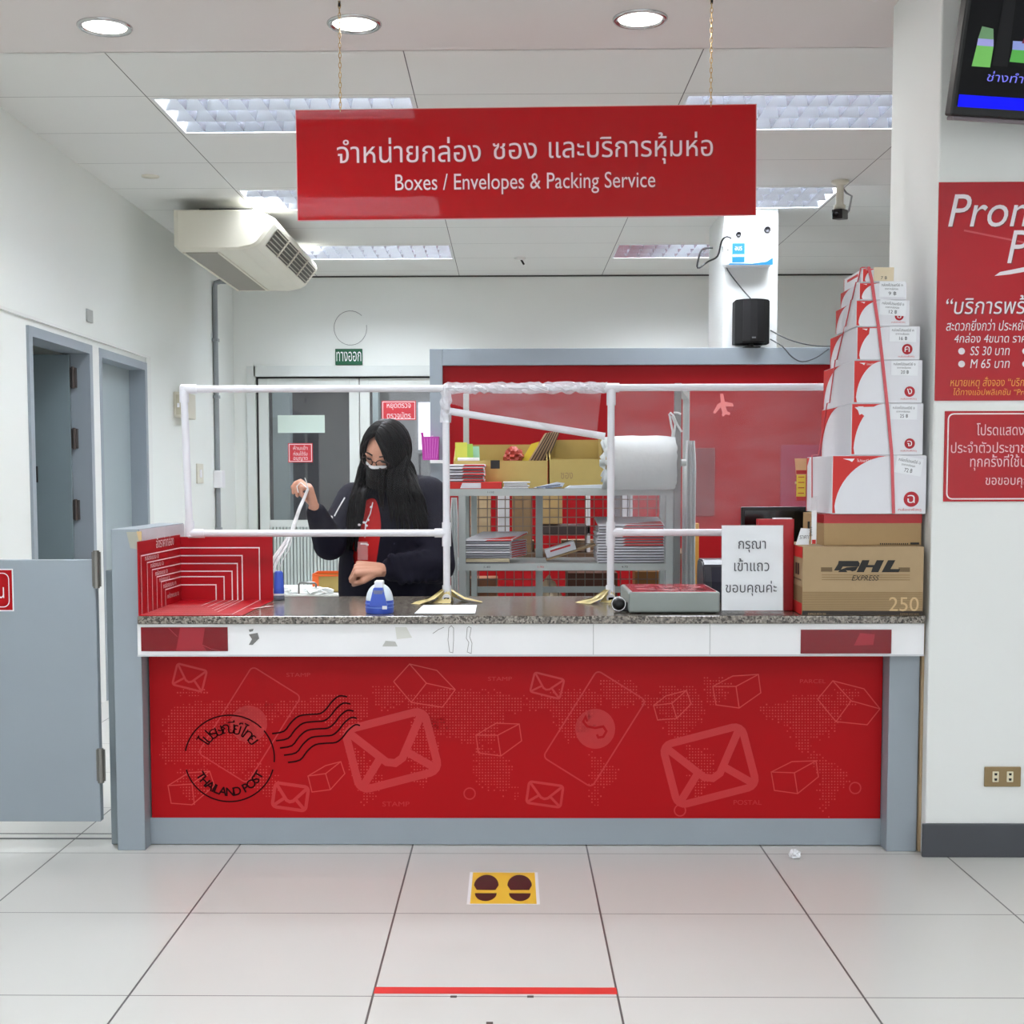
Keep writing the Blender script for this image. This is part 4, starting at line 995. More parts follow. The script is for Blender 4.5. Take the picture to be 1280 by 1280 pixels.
# sealant gap
m = MB(); m.box(PXR1 + .003, WX - .0005, PY - .012, PY + .04, .004, CT - .03, mat('old_sealant', (176, 152, 120), .7, noise=.2, scale=30)); o = m.build('trim_4'); o['kind'] = 'structure'

# television on the right wall
tvp = onY(1188, 144, 4.14)
tv = thing('television', (tvp.x, 4.14, tvp.z), 'wall-mounted television tilted forward, showing trees and grass, at the top right', 'television')
Mt = Matrix.Translation(tvp) @ Matrix.Rotation(R(9), 4, 'Z') @ Matrix.Rotation(R(3.0), 4, 'Y') @ Matrix.Rotation(R(-13), 4, 'X')
Mt = Matrix.Translation(tvp) @ Matrix.Rotation(R(8), 4, 'Z') @ Matrix.Rotation(R(1.5), 4, 'Y') @ Matrix.Rotation(R(13), 4, 'X')
TW, TH_ = .93, .55
m = MB(); m.box(0, TW, 0, .045, 0, TH_, BLACK, .006, M=Mt); m.box(.1, TW - .1, .04, .075, .08, TH_ - .1, BLACKM, .01, M=Mt); m.box(.012, TW - .012, .01, .05, -.012, 0, mat('tv_strip', (120, 110, 116), .3), .003, M=Mt); m.build('casing', tv)
m = MB(); e = .0006
sc0, sc1, sz0_, sz1_ = .014, TW - .014, .03, TH_ - .014
m.add([(sc0, -e, sz0_), (sc1, -e, sz0_), (sc1, -e, sz1_), (sc0, -e, sz1_)], [(0, 1, 2, 3)], emit('screen_dark', (14, 14, 17), .2), M=Mt)
def scr(pts, c, s_, k=2): m.add([(x, -e * k, z) for x, z in pts], [tuple(range(len(pts)))], emit('screen_%d_%d_%d' % c, c, s_), M=Mt)
scr([(.018, .026), (TW - .018, .026), (TW - .018, .062), (.018, .062)], (8, 14, 224), .4)
scr([(.045, .145), (.105, .145), (.106, .205), (.052, .205)], (110, 176, 90), .26); scr([(.052, .205), (.106, .205), (.103, .225), (.053, .225)], (150, 150, 205), .26); scr([(.053, .225), (.103, .225), (.097, .255), (.06, .26)], (84, 116, 84), .6)
scr([(.165, .165), (TW - .02, .15), (TW - .02, .2), (.168, .2)], (84, 160, 74), .26); scr([(.168, .2), (TW - .02, .2), (TW - .02, .225), (.166, .225)], (130, 142, 196), .26)
scr([(.195, .22), (.33, .215), (.34, .25), (.31, .285), (.25, .29), (.205, .25)], (96, 24, 52), .5, 3); scr([(.205, .25), (.31, .255), (.30, .285), (.25, .29), (.22, .275)], (120, 124, 140), .5, 4)
for (a, b, w_) in ((.11, .30, .05), (.5, .3, .06), (.72, .28, .05)): scr([(a, .15), (a + w_, .15), (a + w_ * .8, .5), (a + w_ * .2, .5)], (26, 26, 28), .3, 5)
random.seed(3)
for i in range(26):
    a, b = random.uniform(.03, TW - .1), random.uniform(.29, .5); r_ = random.uniform(.01, .03)
    scr([(a + r_ * cos(t), b + r_ * .7 * sin(t)) for t in [2 * pi * k_ / 7 for k_ in range(7)]], random.choice([(30, 40, 30), (44, 54, 44), (36, 36, 44)]), .35, 3)
m.text('ช่างทำแผนที่', .10, .34, .105, .135, emit('screen_text', (120, 120, 230), .28), Y=-e * 6, M=Mt, shear=.1)
m.build('screen', tv)
m = MB(); m.tube([Mt @ Vector((TW / 2, .07, TH_ / 2)), (tvp.x + TW / 2, WY - .01, tvp.z + TH_ / 2 + .04)], .03, BLACK, 12); m.box(tvp.x + TW / 2 - .1, tvp.x + TW / 2 + .1, WY - .02, WY - .0005, tvp.z + TH_ / 2 - .08, tvp.z + TH_ / 2 + .14, BLACK); m.build('wall_bracket', tv)

# ================================================================== FLOOR MARKS
a, b, c_, d = onZ(589, 1091, 0), onZ(670, 1091, 0), onZ(674, 1130, 0), onZ(585, 1130, 0)
fs = thing('floor_sticker', ((a.x + b.x) / 2, (a.y + d.y) / 2, 0), 'yellow floor sticker with two dark footprints in front of the counter', 'floor sticker')
x0, x1, y0, y1 = (a.x + d.x) / 2, (b.x + c_.x) / 2, d.y, a.y
m = MB(); m.box(x0 - .004, x1 + .004, y0 - .004, y1 + .004, .0003, .0008, WHT); m.box(x0 + .006, x1 - .006, y0, y1, .0008, .0012, YELLOW); m.build('sheet', fs)
FOOT = mat('footprint_brown', (66, 30, 28), .4)
w_ = x1 - x0
for s_, px in ((-1, 608), (1, 649)):
    cx_ = onZ(px + (0.5 if s_ > 0 else 0), 1105, 0).x; m = MB()
    yb_, yt_ = onZ(608, 1113, 0).y, onZ(608, 1094, 0).y
    hw = .039
    pts = [(cx_ - hw * .75, yb_)] + [(cx_ + hw * cos(t), yb_ + (yt_ - yb_) * (.3 + .7 * max(0, sin(t)) - .16 * max(0, -sin(t)))) for t in [pi - pi * k_ / 14 for k_ in range(15)]] + [(cx_ + hw * .75, yb_)]
    m.poly([(x, y, .0015) for x, y in pts][::-1], FOOT)
    yb2, yt2 = onZ(608, 1127, 0).y, onZ(608, 1117, 0).y; hw = .034
    pts = [(cx_ - hw, yt2), (cx_ + hw, yt2)] + [(cx_ + hw * cos(t), yt2 + (yt2 - yb2) * 1.0 * sin(t) * .99) for t in [-pi * k_ / 12 for k_ in range(1, 12)]]
    m.poly([(x, y, .0015) for x, y in pts][::-1], FOOT); m.build('footprint', fs)
a, b = onZ(469, 1234, 0), onZ(771, 1243, 0)
m = MB(); m.box(a.x, onZ(771, 1239, 0).x, b.y, a.y, .0003, .0008, mat('red_tape', (214, 44, 38), .35, noise=.03)); tag(m.build('floor_tape'), 'red tape line stuck across one floor tile', 'floor tape')
for px, py, lb in ((567, 1246, 'left one of two dark tape scraps just below the red floor line'), (663, 1246, 'right one of two dark tape scraps just below the red floor line'), (612, 1279, 'dark tape scrap at the very bottom edge of the floor')):
    c_ = onZ(px, py, 0); m = MB(); m.box(c_.x - .008, c_.x + .008, c_.y - .006, c_.y + .006, .0003, .0009, mat('dark_scrap', (70, 60, 56), .6)); tag(m.build('tape_scrap'), lb, 'tape scrap')
c_ = onZ(994, 1073, 0); random.seed(5)
bm = bmesh.new(); bmesh.ops.create_icosphere(bm, subdivisions=3, radius=.018)
for v in bm.verts: v.co *= 1 + random.uniform(-.45, .35); v.co.z *= .75
lo = min(v.co.z for v in bm.verts)
for v in bm.verts: v.co += Vector((c_.x, c_.y, -lo + .0005))
m = MB(); m.bm(bm, PAPER); tag(m.build('crumpled_tissue'), 'small crumpled white tissue on the floor at the foot of the counter', 'tissue')
# ================================================================== WHITE PIPE FRAME ON THE COUNTER
FY = 4.90
pf = thing('pipe_frame', (0, FY, CT), 'white plastic pipe screen frame standing on the counter', 'screen frame')
ztop = onY(640, 485, FY).z; zrail = onY(400, 666.5, FY).z
xl, x1_, x2_ = onY(231, 560, FY).x, onY(558, 620, FY).x, onY(763.5, 620, FY).x
xl2 = onY(237, 655, FY).x; xr_ = 1.36
PR = .0135
zwing = zrail - .010
def pipe(pts, name='pipe', r=PR): m = MB(); m.tube(pts, r, PVC, 14); return m.build(name, pf)
def fit(p, axis, L=.03, name='fitting'):
    p = Vector(p); d = {'x': Vector((1, 0, 0)), 'z': Vector((0, 0, 1))}[axis] * L
    m = MB(); m.tube([p - d, p + d], PR * 1.28, PVC, 14); return m
pipe([(xl, FY, ztop), (x1_, FY, ztop - .001)]); pipe([(x1_, FY, ztop), (x2_, FY, ztop)]); pipe([(x2_, FY, ztop), (xr_, FY, ztop)])
pipe([(xl, FY, ztop), (xl2, FY, zwing)]); pipe([(x1_, FY, CT + .012), (x1_, FY, ztop)]); pipe([(x2_, FY, CT + .012), (x2_, FY, ztop)]); pipe([(xr_, FY, CT + .001), (xr_, FY, ztop)])
pipe([(xl2, FY, zrail), (x1_, FY, zrail)]); pipe([(x2_, FY, zrail), (xr_, FY, zrail)])
pipe([(onY(562, 514, FY).x, FY, onY(562, 514, FY).z), onY(756, 545.5, FY)])
for p, ax in (((xl + .02, FY, ztop), 'x'), ((xl + .001, FY, ztop - .02), 'z'), ((x2_, FY, ztop), 'x'), ((x2_, FY, ztop - .035), 'z'), ((xl2, FY, zrail + .018), 'z'), ((xl2 + .025, FY, zrail), 'x')): fit(p, ax).build('fitting', pf)
for xx, sg_ in ((x1_, -1), (x2_, 1)):
    m = fit((xx, FY, zrail - .005), 'z', .045); m.tube([(xx, FY, zrail), (xx + sg_ * .045, FY, zrail)], PR * 1.28, PVC, 14); m.build('fitting', pf)
    m = fit((xx, FY, CT + .034), 'z', .03); m.tube([(xx, FY, CT + .02), (xx, FY - .03, CT + .016)], PR * 1.2, PVC, 14); m.lathe([(PR * .75, 0), (.0005, .0)], BLACK, (xx, FY - .0306, CT + .016), 14, axis='y'); m.build('foot', pf)
def sheet(name, x0, x1, z0, z1, Y, mt, parent, amp=.004, nx=30, nz=14, seed=1, bend=None):
    random.seed(seed); ph = [random.uniform(0, 6) for _ in range(6)]
    vs, fs = [], []
    for j in range(nz + 1):
        for i in range(nx + 1):
            u, v = i / nx, j / nz
            y = Y + amp * (sin(u * 9 + v * 5 + ph[0]) + .6 * sin(u * 17 - v * 13 + ph[1]) + .5 * sin(v * 21 + u * 4 + ph[2]))
            x, z = x0 + (x1 - x0) * u, z0 + (z1 - z0) * v
            if bend: x, z = bend(u, v, x, z)
            vs.append((x, y, z))
    for j in range(nz):
        for i in range(nx):
            a = j * (nx + 1) + i; fs.append((a, a + 1, a + nx + 2, a + nx + 1))
    m = MB(); m.add(vs, fs, mt, True); return m.build(name, parent)
o = sheet('clear_sheet', xl2 + .01, x1_ - .01, zrail, ztop - .01, FY + .016, FILML, pf, .002, seed=2); o['label'] = 'clear plastic sheet in the left bay'
o = sheet('clear_sheet', x2_ + .01, xr_, zrail, ztop - .01, FY + .016, FILM, pf, .004, seed=3); o['label'] = 'hazy plastic sheet in the right bay'
# torn film over the middle bay
def torn(u, v, x, z):
    zz0 = onY(560 + 190 * u, 505 + 43 * u, FY).z
    zz1 = ztop + .012
    return x + (-.02 * (1 - v) * u), zz0 + (zz1 - zz0) * v + .004 * sin(u * 25)
o = sheet('torn_film', x1_, onY(752, 500, FY).x, 0, 1, FY - .016, film('torn_film_m', (240, 225, 232), .17, .1), pf, .005, 40, 12, 5, torn); o['label'] = 'torn plastic film hanging from the top pipe'
def wrap(name, pts, r, seed, sq=1):
    random.seed(seed); m = MB(); seg = 12; vs, fs = [], []
    for i, p in enumerate(pts):
        for k in range(seg):
            a = 2 * pi * k / seg; rr = r * random.uniform(.75, 1.5)
            if sq: vs.append((p[0], p[1] + rr * cos(a) * .8, p[2] + rr * sin(a)))
            else: vs.append((p[0] + rr * cos(a), p[1] + rr * sin(a), p[2]))
    for i in range(len(pts) - 1):
        for k in range(seg): fs.append((i * seg + k, i * seg + (k + 1) % seg, (i + 1) * seg + (k + 1) % seg, (i + 1) * seg + k))
    m.add(vs, fs, FILMC); o = m.build(name, pf); o['label'] = 'crumpled clear wrap around the pipe'; return o
wrap('film_wrap', [(x1_ - .01 + .017 * i, FY, ztop) for i in range(37)], .0165, 4)
wrap('film_wrap', [(x1_, FY, ztop - .016 * i) for i in range(9)], .017, 9, 0)
# tape feet
for xx, lb, seed in ((x1_, 'left', 11), (x2_, 'right', 12)):
    random.seed(seed); m = MB()
    for k in range(9):
        a = pi + pi * (k + .3) / 9 if k < 5 else pi * (k - 5) / 4
        L_ = random.uniform(.08, .17) * (1 if abs(cos(a)) > .5 else .6)
        if lb == 'right' and cos(a) > .2: continue
        d = Vector((cos(a), sin(a) * .7, 0)); n_ = Vector((-sin(a), cos(a), 0)) * .02; b = Vector((xx, FY, CT))
        m.add([b + d * .016 + n_ * .5 + Vector((0, 0, .05)), b + d * .016 - n_ * .5 + Vector((0, 0, .045)), b + d * L_ * .5 - n_ + Vector((0, 0, .014)), b + d * L_ * .5 + n_ + Vector((0, 0, .018)), b + d * L_ - n_ * 1.2 + Vector((0, 0, .0012)), b + d * L_ + n_ * 1.1 + Vector((0, 0, .0012))],
              [(0, 1, 2, 3), (3, 2, 4, 5)], TAPE)
    o = m.build('tape', pf); o['label'] = 'yellowed packing tape holding the foot down'

# yellow paper tag stuck to the right sheet
p0, p1 = onY(995, 573, FY - .02), onY(1008, 622, FY - .02)
yt = thing('yellow_tag', (p0.x, FY, p1.z), 'narrow yellow and red paper tag beside the white carton stack', 'tag')
m = MB(); w_ = p1.x - p0.x; h_ = p0.z - p1.z
m.box(p0.x + .004, p1.x - .002, FY - .016, FY - .0145, p1.z, p0.z - h_ * .42, mat('tag_yellow', (232, 200, 70), .5)); m.prism([(p0.x + .002, p0.z - h_ * .42), (p1.x, p0.z - h_ * .42), (p1.x, p0.z), (p0.x - .004, p0.z)], 'y', FY - .016, FY - .0145, mat('tag_pale', (222, 176, 130), .5))
m.box(p0.x + .002, p1.x, FY - .0165, FY - .0145, p0.z - h_ * .40, p0.z - h_ * .30, mat('tag_red', (190, 50, 50), .5)); m.box(p0.x + .004, p1.x - .002, FY - .0165, FY - .0145, p1.z - .012, p1.z + .004, MATS['tag_red'])
for i in range(4): m.box(p0.x + .01, p1.x - .008, FY - .0166, FY - .016, p1.z + .015 + .02 * i, p1.z + .018 + .02 * i, MATS['tag_red'])
m.box(p0.x + .004, p1.x - .002, FY - .0145, FY + .01, p1.z + .05, p1.z + .06, TAPE)
m.build('paper', yt)

# ================================================================== THINGS ON THE COUNTER
# tape dispenser / blue and white
c_ = onZ(473, 768, CT); tx, ty = c_.x, c_.y + .045
td = thing('tape_dispenser', (tx, ty, CT), 'blue and white dome-shaped dispenser near the front edge of the counter', 'dispenser')
W2 = .048; HT = onY(473, 729, ty).z - CT
m = MB()
def dome(sc, z0, z1, n=14):
    pts = []
    for i in range(n + 1):
        t = i / n; z = z0 + (z1 - z0) * t
        w = W2 * sc * max(.004, 1 - t ** 2.6) ** .5; pts.append((w, z))
    return pts
m.lathe([(w, z) for w, z in dome(1, .03, HT)], mat('dispenser_white', (226, 238, 246), .3), (tx, ty, CT), 30); m.build('shell', td)
m = MB(); m.lathe([(W2 * .98, .001), (W2 * 1.02, .006), (W2 * 1.02, .04), (W2 * .99, .046)], BLUE, (tx, ty, CT), 30)
for z in (.02, .033): m.lathe([(W2 * 1.02, z), (W2 * 1.05, z + .002), (W2 * 1.02, z + .004)], mat('blue_light', (110, 140, 220), .35), (tx, ty, CT), 30)
m.build('base', td)
m = MB(); m.prism([(tx - .031, CT + .03), (tx + .031, CT + .03), (tx + .016, CT + HT * .88), (tx - .016, CT + HT * .88)], 'y', ty - W2 - .004, ty - W2 * .3, BLUE); m.prism([(tx - .014, CT + HT * .68), (tx + .014, CT + HT * .68), (tx + .019, CT + HT * .802), (tx - .019, CT + HT * .802)], 'y', ty - W2 - .005, ty - W2 * .3, mat('blue_grey', (110, 116, 150), .4)); m.build('front_plate', td)
m = MB(); m.box(tx - .015, tx + .015, ty - .03, ty + .02, CT + HT - .022, CT + HT + .010, WHT, .004); m.build('cap', td)
m = MB(); m.box(tx + .014, tx + .03, ty - W2 * 1.06, ty - W2, CT + .018, CT + .034, WHT); m.build('sticker', td)

# loose printed sheet
a, b, c_, d = onZ(529, 757, CT), onZ(596, 757, CT), onZ(594, 767.5, CT), onZ(518, 767.5, CT)
m = MB(); m.prism([(d.x, d.y), (c_.x, c_.y), (b.x, b.y), (a.x, a.y)], 'z', CT + .0016, CT + .0022, PAPER)
for i in range(4):
    t = .25 + i * .17
    m.stroke([Vector((d.x, d.y, CT + .0024)).lerp(Vector((a.x, a.y, CT + .0024)), t) + Vector((.03, 0, 0)), Vector((c_.x, c_.y, CT + .0024)).lerp(Vector((b.x, b.y, CT + .0024)), t) - Vector((.03, 0, 0))], .006, mat('faint_text', (196, 198, 206), .6, noise=.2, scale=150), n=(0, 0, 1))
tag(m.build('paper_sheet'), 'printed white sheet lying flat on the counter in front of the left pipe foot', 'paper')

# blue marker behind the size guide
c_ = onZ(347, 751, CT); m = MB()
mk = thing('blue_bottle', (c_.x, c_.y, CT), 'small blue bottle with a dark base behind the right edge of the size guide', 'bottle')
m.lathe([(.021, .001), (.022, .004), (.022, .016), (.019, .018)], mat('bottle_base', (90, 96, 110), .4), (c_.x, 5.0, CT), 20); m.build('base', mk)
m = MB(); m.lathe([(.019, .018), (.021, .03), (.017, .105), (.012, .112), (.001, .112)], BLUE, (c_.x, 5.0, CT), 20); m.build('body', mk)
m = MB(); m.lathe([(.0215, .019), (.0215, .026)], WHT, (c_.x, 5.0, CT), 20); m.build('band', mk)

# parcel scale
SYF, SYB_ = 4.47, 4.80
sx0, sx1 = onY(786, 760, SYF).x, onY(900, 760, SYF).x
sz0, sz1 = onY(840, 766.5, SYF).z, onY(840, 740, SYF).z
SCG = mat('scale_grey', (142, 150, 146), .35, noise=.03)
sc_ = thing('parcel_scale', ((sx0 + sx1) / 2, 4.63, CT), 'grey parcel scale with a red printed film on its platform', 'scale')
m = MB(); m.box(sx0, sx1, SYF, SYB_, sz0 + .002, sz1, SCG, .006); m.box(sx0 + .02, sx1 - .05, SYF + .004, SYB_ - .02, CT + .013, sz0 + .003, mat('scale_under', (168, 174, 170), .4)); m.build('body', sc_)
m = MB(); m.box(sx0 + .012, sx1 - .012, SYF + .012, SYB_ - .012, sz1, sz1 + .002, mat('platform_film', (196, 60, 72), .12, noise=.0))
random.seed(8)
for i in range(26):
    x, y = random.uniform(sx0 + .04, sx1 - .05), random.uniform(SYF + .04, SYB_ - .04); r_ = random.uniform(.006, .02)
    m.poly([(x + r_ * 1.6 * cos(t), y + r_ * sin(t) * 1.4, sz1 + .0023) for t in [2 * pi * k_ / 6 + i for k_ in range(6)]], mat('platform_print', (226, 160, 166), .15, noise=0))
m.text('ไปรษณีย์', sx0 + .07, sx1 - .08, 0, .12, mat('platform_letters', (170, 20, 40), .15, noise=0), M=Matrix(((1, 0, 0, 0), (0, 0, 1, SYF + .1), (0, 1, 0, sz1 + .0027), (0, 0, 0, 1))))
m.build('platform', sc_)
for x in (sx0 + .025, sx1 - .03):
    for y in (SYF + .03, SYB_ - .03):
        m = MB(); m.lathe([(.02, .001), (.022, .004), (.022, .013), (.012, .016)], BLACK, (x, y, CT), 18); m.build('foot', sc_)
kx = onY(775, 757, SYF + .03).x
m = MB(); Mk = Matrix.Translation((kx - .004, SYF + .04, CT + .031)) @ Matrix.Rotation(R(-25), 4, 'Y')
m.lathe([(.001, -.022), (.014, -.022), (.019, -.016), (.024, .0), (.024, .012), (.019, .018), (.001, .018)], BLACK, (0, 0, 0), 22, M=Mk, axis='y'); m.box(-.03, .03, -.014, .02, -.052, -.02, BLACK, .004, M=Matrix.Translation((kx + .012, SYF + .06, CT + .055)))
m.lathe([(.0245, -.004), (.026, 0), (.0245, .004)], CHROME, (0, 0, 0), 22, M=Mk, axis='y'); m.build('levelling_knob', sc_)

# dark device behind the scale
p0, p1 = onY(880, 701, 4.86), onY(912, 738, 4.86)
dv_ = thing('counter_device', ((p0.x + p1.x) / 2, 4.92, CT), 'dark grey rounded device standing behind the scale and the white paper sign', 'device')
DG = mat('device_grey', (62, 64, 72), .35, noise=.03)
m = MB(); w_ = p1.x - p0.x; hz = p0.z - CT
m.prism([(4.86, CT + .012), (4.86, CT + hz * .5), (4.885, CT + hz * .9), (4.92, CT + hz), (5.02, CT + hz), (5.05, CT + hz * .8), (5.05, CT + .012)], 'x', p0.x + .004, p0.x + .15, DG)
m.prism([(4.868, CT + .02), (4.868, CT + hz * .5), (4.892, CT + hz * .86), (4.92, CT + hz * .96), (5.02, CT + hz * .96), (5.04, CT + hz * .8), (5.04, CT + .02)], 'x', p0.x, p0.x + .154, DG); m.build('casing', dv_)
m = MB(); m.prism([(4.8575, CT + hz * .1), (4.8575, CT + hz * .5), (4.88, CT + hz * .84), (4.8835, CT + hz * .84), (4.8615, CT + hz * .5), (4.8615, CT + hz * .1)], 'x', p0.x + .03, p0.x + .135, mat('device_face', (44, 46, 62), .2)); m.build('face', dv_)
m = MB(); m.box(p0.x + .02, p0.x + .135, 4.88, 5.03, CT + .001, CT + .012, BLACK); m.build('base', dv_)

# standing notice in a clear holder
p0, p1 = onY(903, 657, 4.47), onY(980, 767, 4.46)
ht_ = thing('standing_notice', ((p0.x + p1.x) / 2, 4.47, CT), 'white paper sign with grey Thai writing in a clear stand on the counter', 'sign')
Mn = Matrix.Translation((p0.x, 4.465, CT + .012)) @ Matrix.Rotation(R(-3), 4, 'X')
nw, nh = p1.x - p0.x - .003, p0.z - CT - .012
m = MB(); m.box(0, nw, 0, .0015, 0, nh, PAPER, M=Mn); m.build('sheet', ht_)
m = MB()
for s_, (a, b, c, d) in (('กรุณา', (923.5, 958, 676, 690.5)), ('เข้าแถว', (918, 962, 698, 714)), ('ขอบคุณค่ะ', (907, 971, 726, 745))):
    q0 = Mn.inverted() @ onY(a, d, 4.465); q1 = Mn.inverted() @ onY(b, c, 4.465); m.text(s_, q0.x, q1.x, q0.z, q1.z, TXT, Y=-.0035, M=Mn)
m.build('lettering', ht_)
m = MB(); m.box(-.002, nw + .002, -.003, -.0018, -.011, nh + .002, ACRYL, M=Mn); m.box(-.002, nw + .002, .002, .0032, -.011, nh + .002, ACRYL, M=Mn); m.box(p0.x - .004, p0.x + nw + .004, 4.455, 4.54, CT + .0006, CT + .0022, ACRYL); m.build('clear_holder', ht_)

# red binder, white card behind it
p0, p1 = onY(948, 649, 4.56), onY(991.5, 766, 4.56)
bn = thing('red_binder', ((p0.x + p1.x) / 2, 4.58, CT), 'upright red binder between the white paper sign and the large brown carton', 'binder')
m = MB(); m.box(p0.x, p1.x, 4.56, 4.563, CT + .001, p0.z, mat('binder_red', (184, 18, 30), .35), .001); m.box(p0.x, p1.x, 4.597, 4.60, CT + .001, p0.z, MATS['binder_red'], .001); m.box(p1.x - .003, p1.x, 4.56, 4.60, CT + .001, p0.z, MATS['binder_red'], .001); m.build('cover', bn)
m = MB(); m.box(p0.x + .006, p1.x - .006, 4.565, 4.595, CT + .004, p0.z - .006, PAPER); m.box(p0.x + .055, p1.x - .006, 4.568, 4.592, p0.z - .006, p0.z + .004, PAPER); m.build('pages', bn)

# black monitor
MY = 4.85
p0, p1 = onY(927, 633.5, MY), onY(1006, 690, MY)
mo = thing('monitor', (p0.x + .2, MY, CT), 'black monitor behind the red binder', 'monitor')
m = MB(); m.box(p0.x, p0.x + .42, MY, MY + .02, p0.z - .26, p0.z, BLACK, .004); m.box(p0.x + .012, p0.x + .408, MY - .0008, MY + .001, p0.z - .245, p0.z - .014, mat('monitor_screen', (12, 12, 14), .15, noise=0)); m.build('display', mo)
m = MB(); m.box(p0.x + .17, p0.x + .25, MY + .006, MY + .0195, CT + .01, p0.z - .1, BLACK, .004); m.build('stand', mo)
m = MB(); m.box(p0.x + .1, p0.x + .32, MY - .05, MY + .1, CT + .001, CT + .012, BLACK, .004); m.build('base', mo)

# ================================================================== CARTONS AT THE RIGHT END OF THE COUNTER
KRED = mat('carton_red', (204, 42, 38), .5, noise=.02); CWH = mat('carton_white', (226, 226, 232), .5, noise=.015, scale=20)
BOXT = onY(1080, 683, 4.40).z
kb = thing('brown_carton', (1.19, 4.55, CT), 'largest brown carton with bold black lettering, at the bottom of the stack on the counter', 'carton')
kx0, kx1 = onY(1003, 730, 4.405).x, onY(1157, 730, 4.405).x
rk = R(-2.2)
Mb = Matrix.Translation((kx0, 4.405, CT + .0015)) @ Matrix.Rotation(rk, 4, 'Z')
bw, bh, bd = (kx1 - kx0) / cos(rk) - .012, BOXT - CT - .002, .36
m = MB(); m.box(0, bw, 0, bd, 0, bh, KRAFT, .003, M=Mb)
def kq(px, py):
    v = Mb.inverted() @ onY(px, py, 4.405); return v.x * 1.0, v.z
def kpoly(pts, mt, y=-.0006): m.add([(kq(*p)[0], y, kq(*p)[1]) for p in pts], [tuple(range(len(pts)))[::-1]], mt, M=Mb)
z0, z1 = .0165, kq(1080, 739)[1]
for i in range(11):
    za = z0 + (z1 - z0) * i / 11; m.add([(.001, -.0004, za), (bw - .001, -.0004, za), (bw - .001, -.0004, za + (z1 - z0) / 11 * .72), (.001, -.0004, za + (z1 - z0) / 11 * .72)], [(0, 1, 2, 3)], KRAFTD, M=Mb)
m.add([(.001, -.0005, .001), (bw - .001, -.0005, .001), (bw - .001, -.0005, .0155), (.001, -.0005, .0155)], [(0, 1, 2, 3)], mat('carton_black', (44, 36, 32), .6), M=Mb)
for (a, b, c, d) in ((1026, 1040, 709, 714.5), (1122, 1136, 709, 714.5)): kpoly([(a, c), (b, c), (b, d), (a, d)], mat('mark_brown', (112, 92, 66), .7, noise=0))
for yy in (718, 721, 724): kpoly([(1027, yy), (1136, yy), (1136, yy + 1), (1027, yy + 1)], KRAFTD, -.0005)
# D H L built as slanted blocks
for pts in ([(1048, 701), (1072, 701), (1074, 704), (1073, 708), (1053, 708), (1050, 713), (1042, 713), (1047, 705)], [(1058, 709), (1072, 708), (1069, 713), (1062, 715), (1047, 715), (1050, 712)],
            [(1077, 700), (1086, 700), (1084, 706), (1092, 706), (1095, 700), (1104, 700), (1097, 715), (1088, 715), (1090, 709), (1082, 709), (1079, 715), (1070, 715)],
            [(1109, 700), (1118, 700), (1112, 711), (1124, 711), (1122, 715), (1101, 715)]): kpoly(pts, BLK, -.0008)
for pts in ([(1069, 716), (1060, 716), (1057, 713), (1062, 713)],): kpoly(pts, KRAFT, -.0009)
def ktext(s_, a, b, c, d, mt, sh=0, y=-.0008):
    q0, q1 = kq(a, d), kq(b, c); m.text(s_, q0[0], q1[0], q0[1], q1[1], mt, Y=y, M=Mb, shear=sh)
ktext('EXPRESS', 1064, 1098, 719, 725.5, BLK, .3); ktext('250', 1110, 1147, 746, 763.5, mat('carton_pale', (206, 176, 132), .7, noise=0)); ktext('EXPRESS BOX 250', 1010, 1032, 766, 768.5, KRAFT); ktext('EXPRESS EASY BOX', 1124, 1147, 766, 768, KRAFTD)
# left side face
Ml = Mb @ Matrix(((0, 0, -1, 0), (-1, 0, 0, bd), (0, 1, 0, 0), (0, 0, 0, 1)))
def lpoly(y0, y1, z0_, z1_, mt): m.add([(-.0006, y1, z0_), (-.0006, y0, z0_), (-.0006, y0, z1_), (-.0006, y1, z1_)], [(0, 1, 2, 3)], mt, M=Mb)
lpoly(.002, bd - .002, bh - .04, bh - .002, KRED); lpoly(.002, bd - .002, .0, .04, KRED); lpoly(.002, bd - .002, .042, .095, KRAFTD)
for k_ in (.06, .1, .17): lpoly(k_, k_ + .03, bh - .1, bh - .06, BLK)
lpoly(.02, .28, bh - .118, bh - .112, MATS['mark_brown'])
m.add([(bw - .03, -.0007, bh - .03), (bw - .0006, -.0007, bh - .02), (bw - .0006, -.0007, bh - .001), (bw - .008, -.0007, bh - .001)], [(0, 1, 2, 3)], KRAFT, M=Mb)
m.build('box', kb)
m = MB(); m.box(bw * .03, bw * .97, bd / 2 - .025, bd / 2 + .025, bh, bh + .0006, TAPE, M=Mb); m.build('sealing_tape', kb)

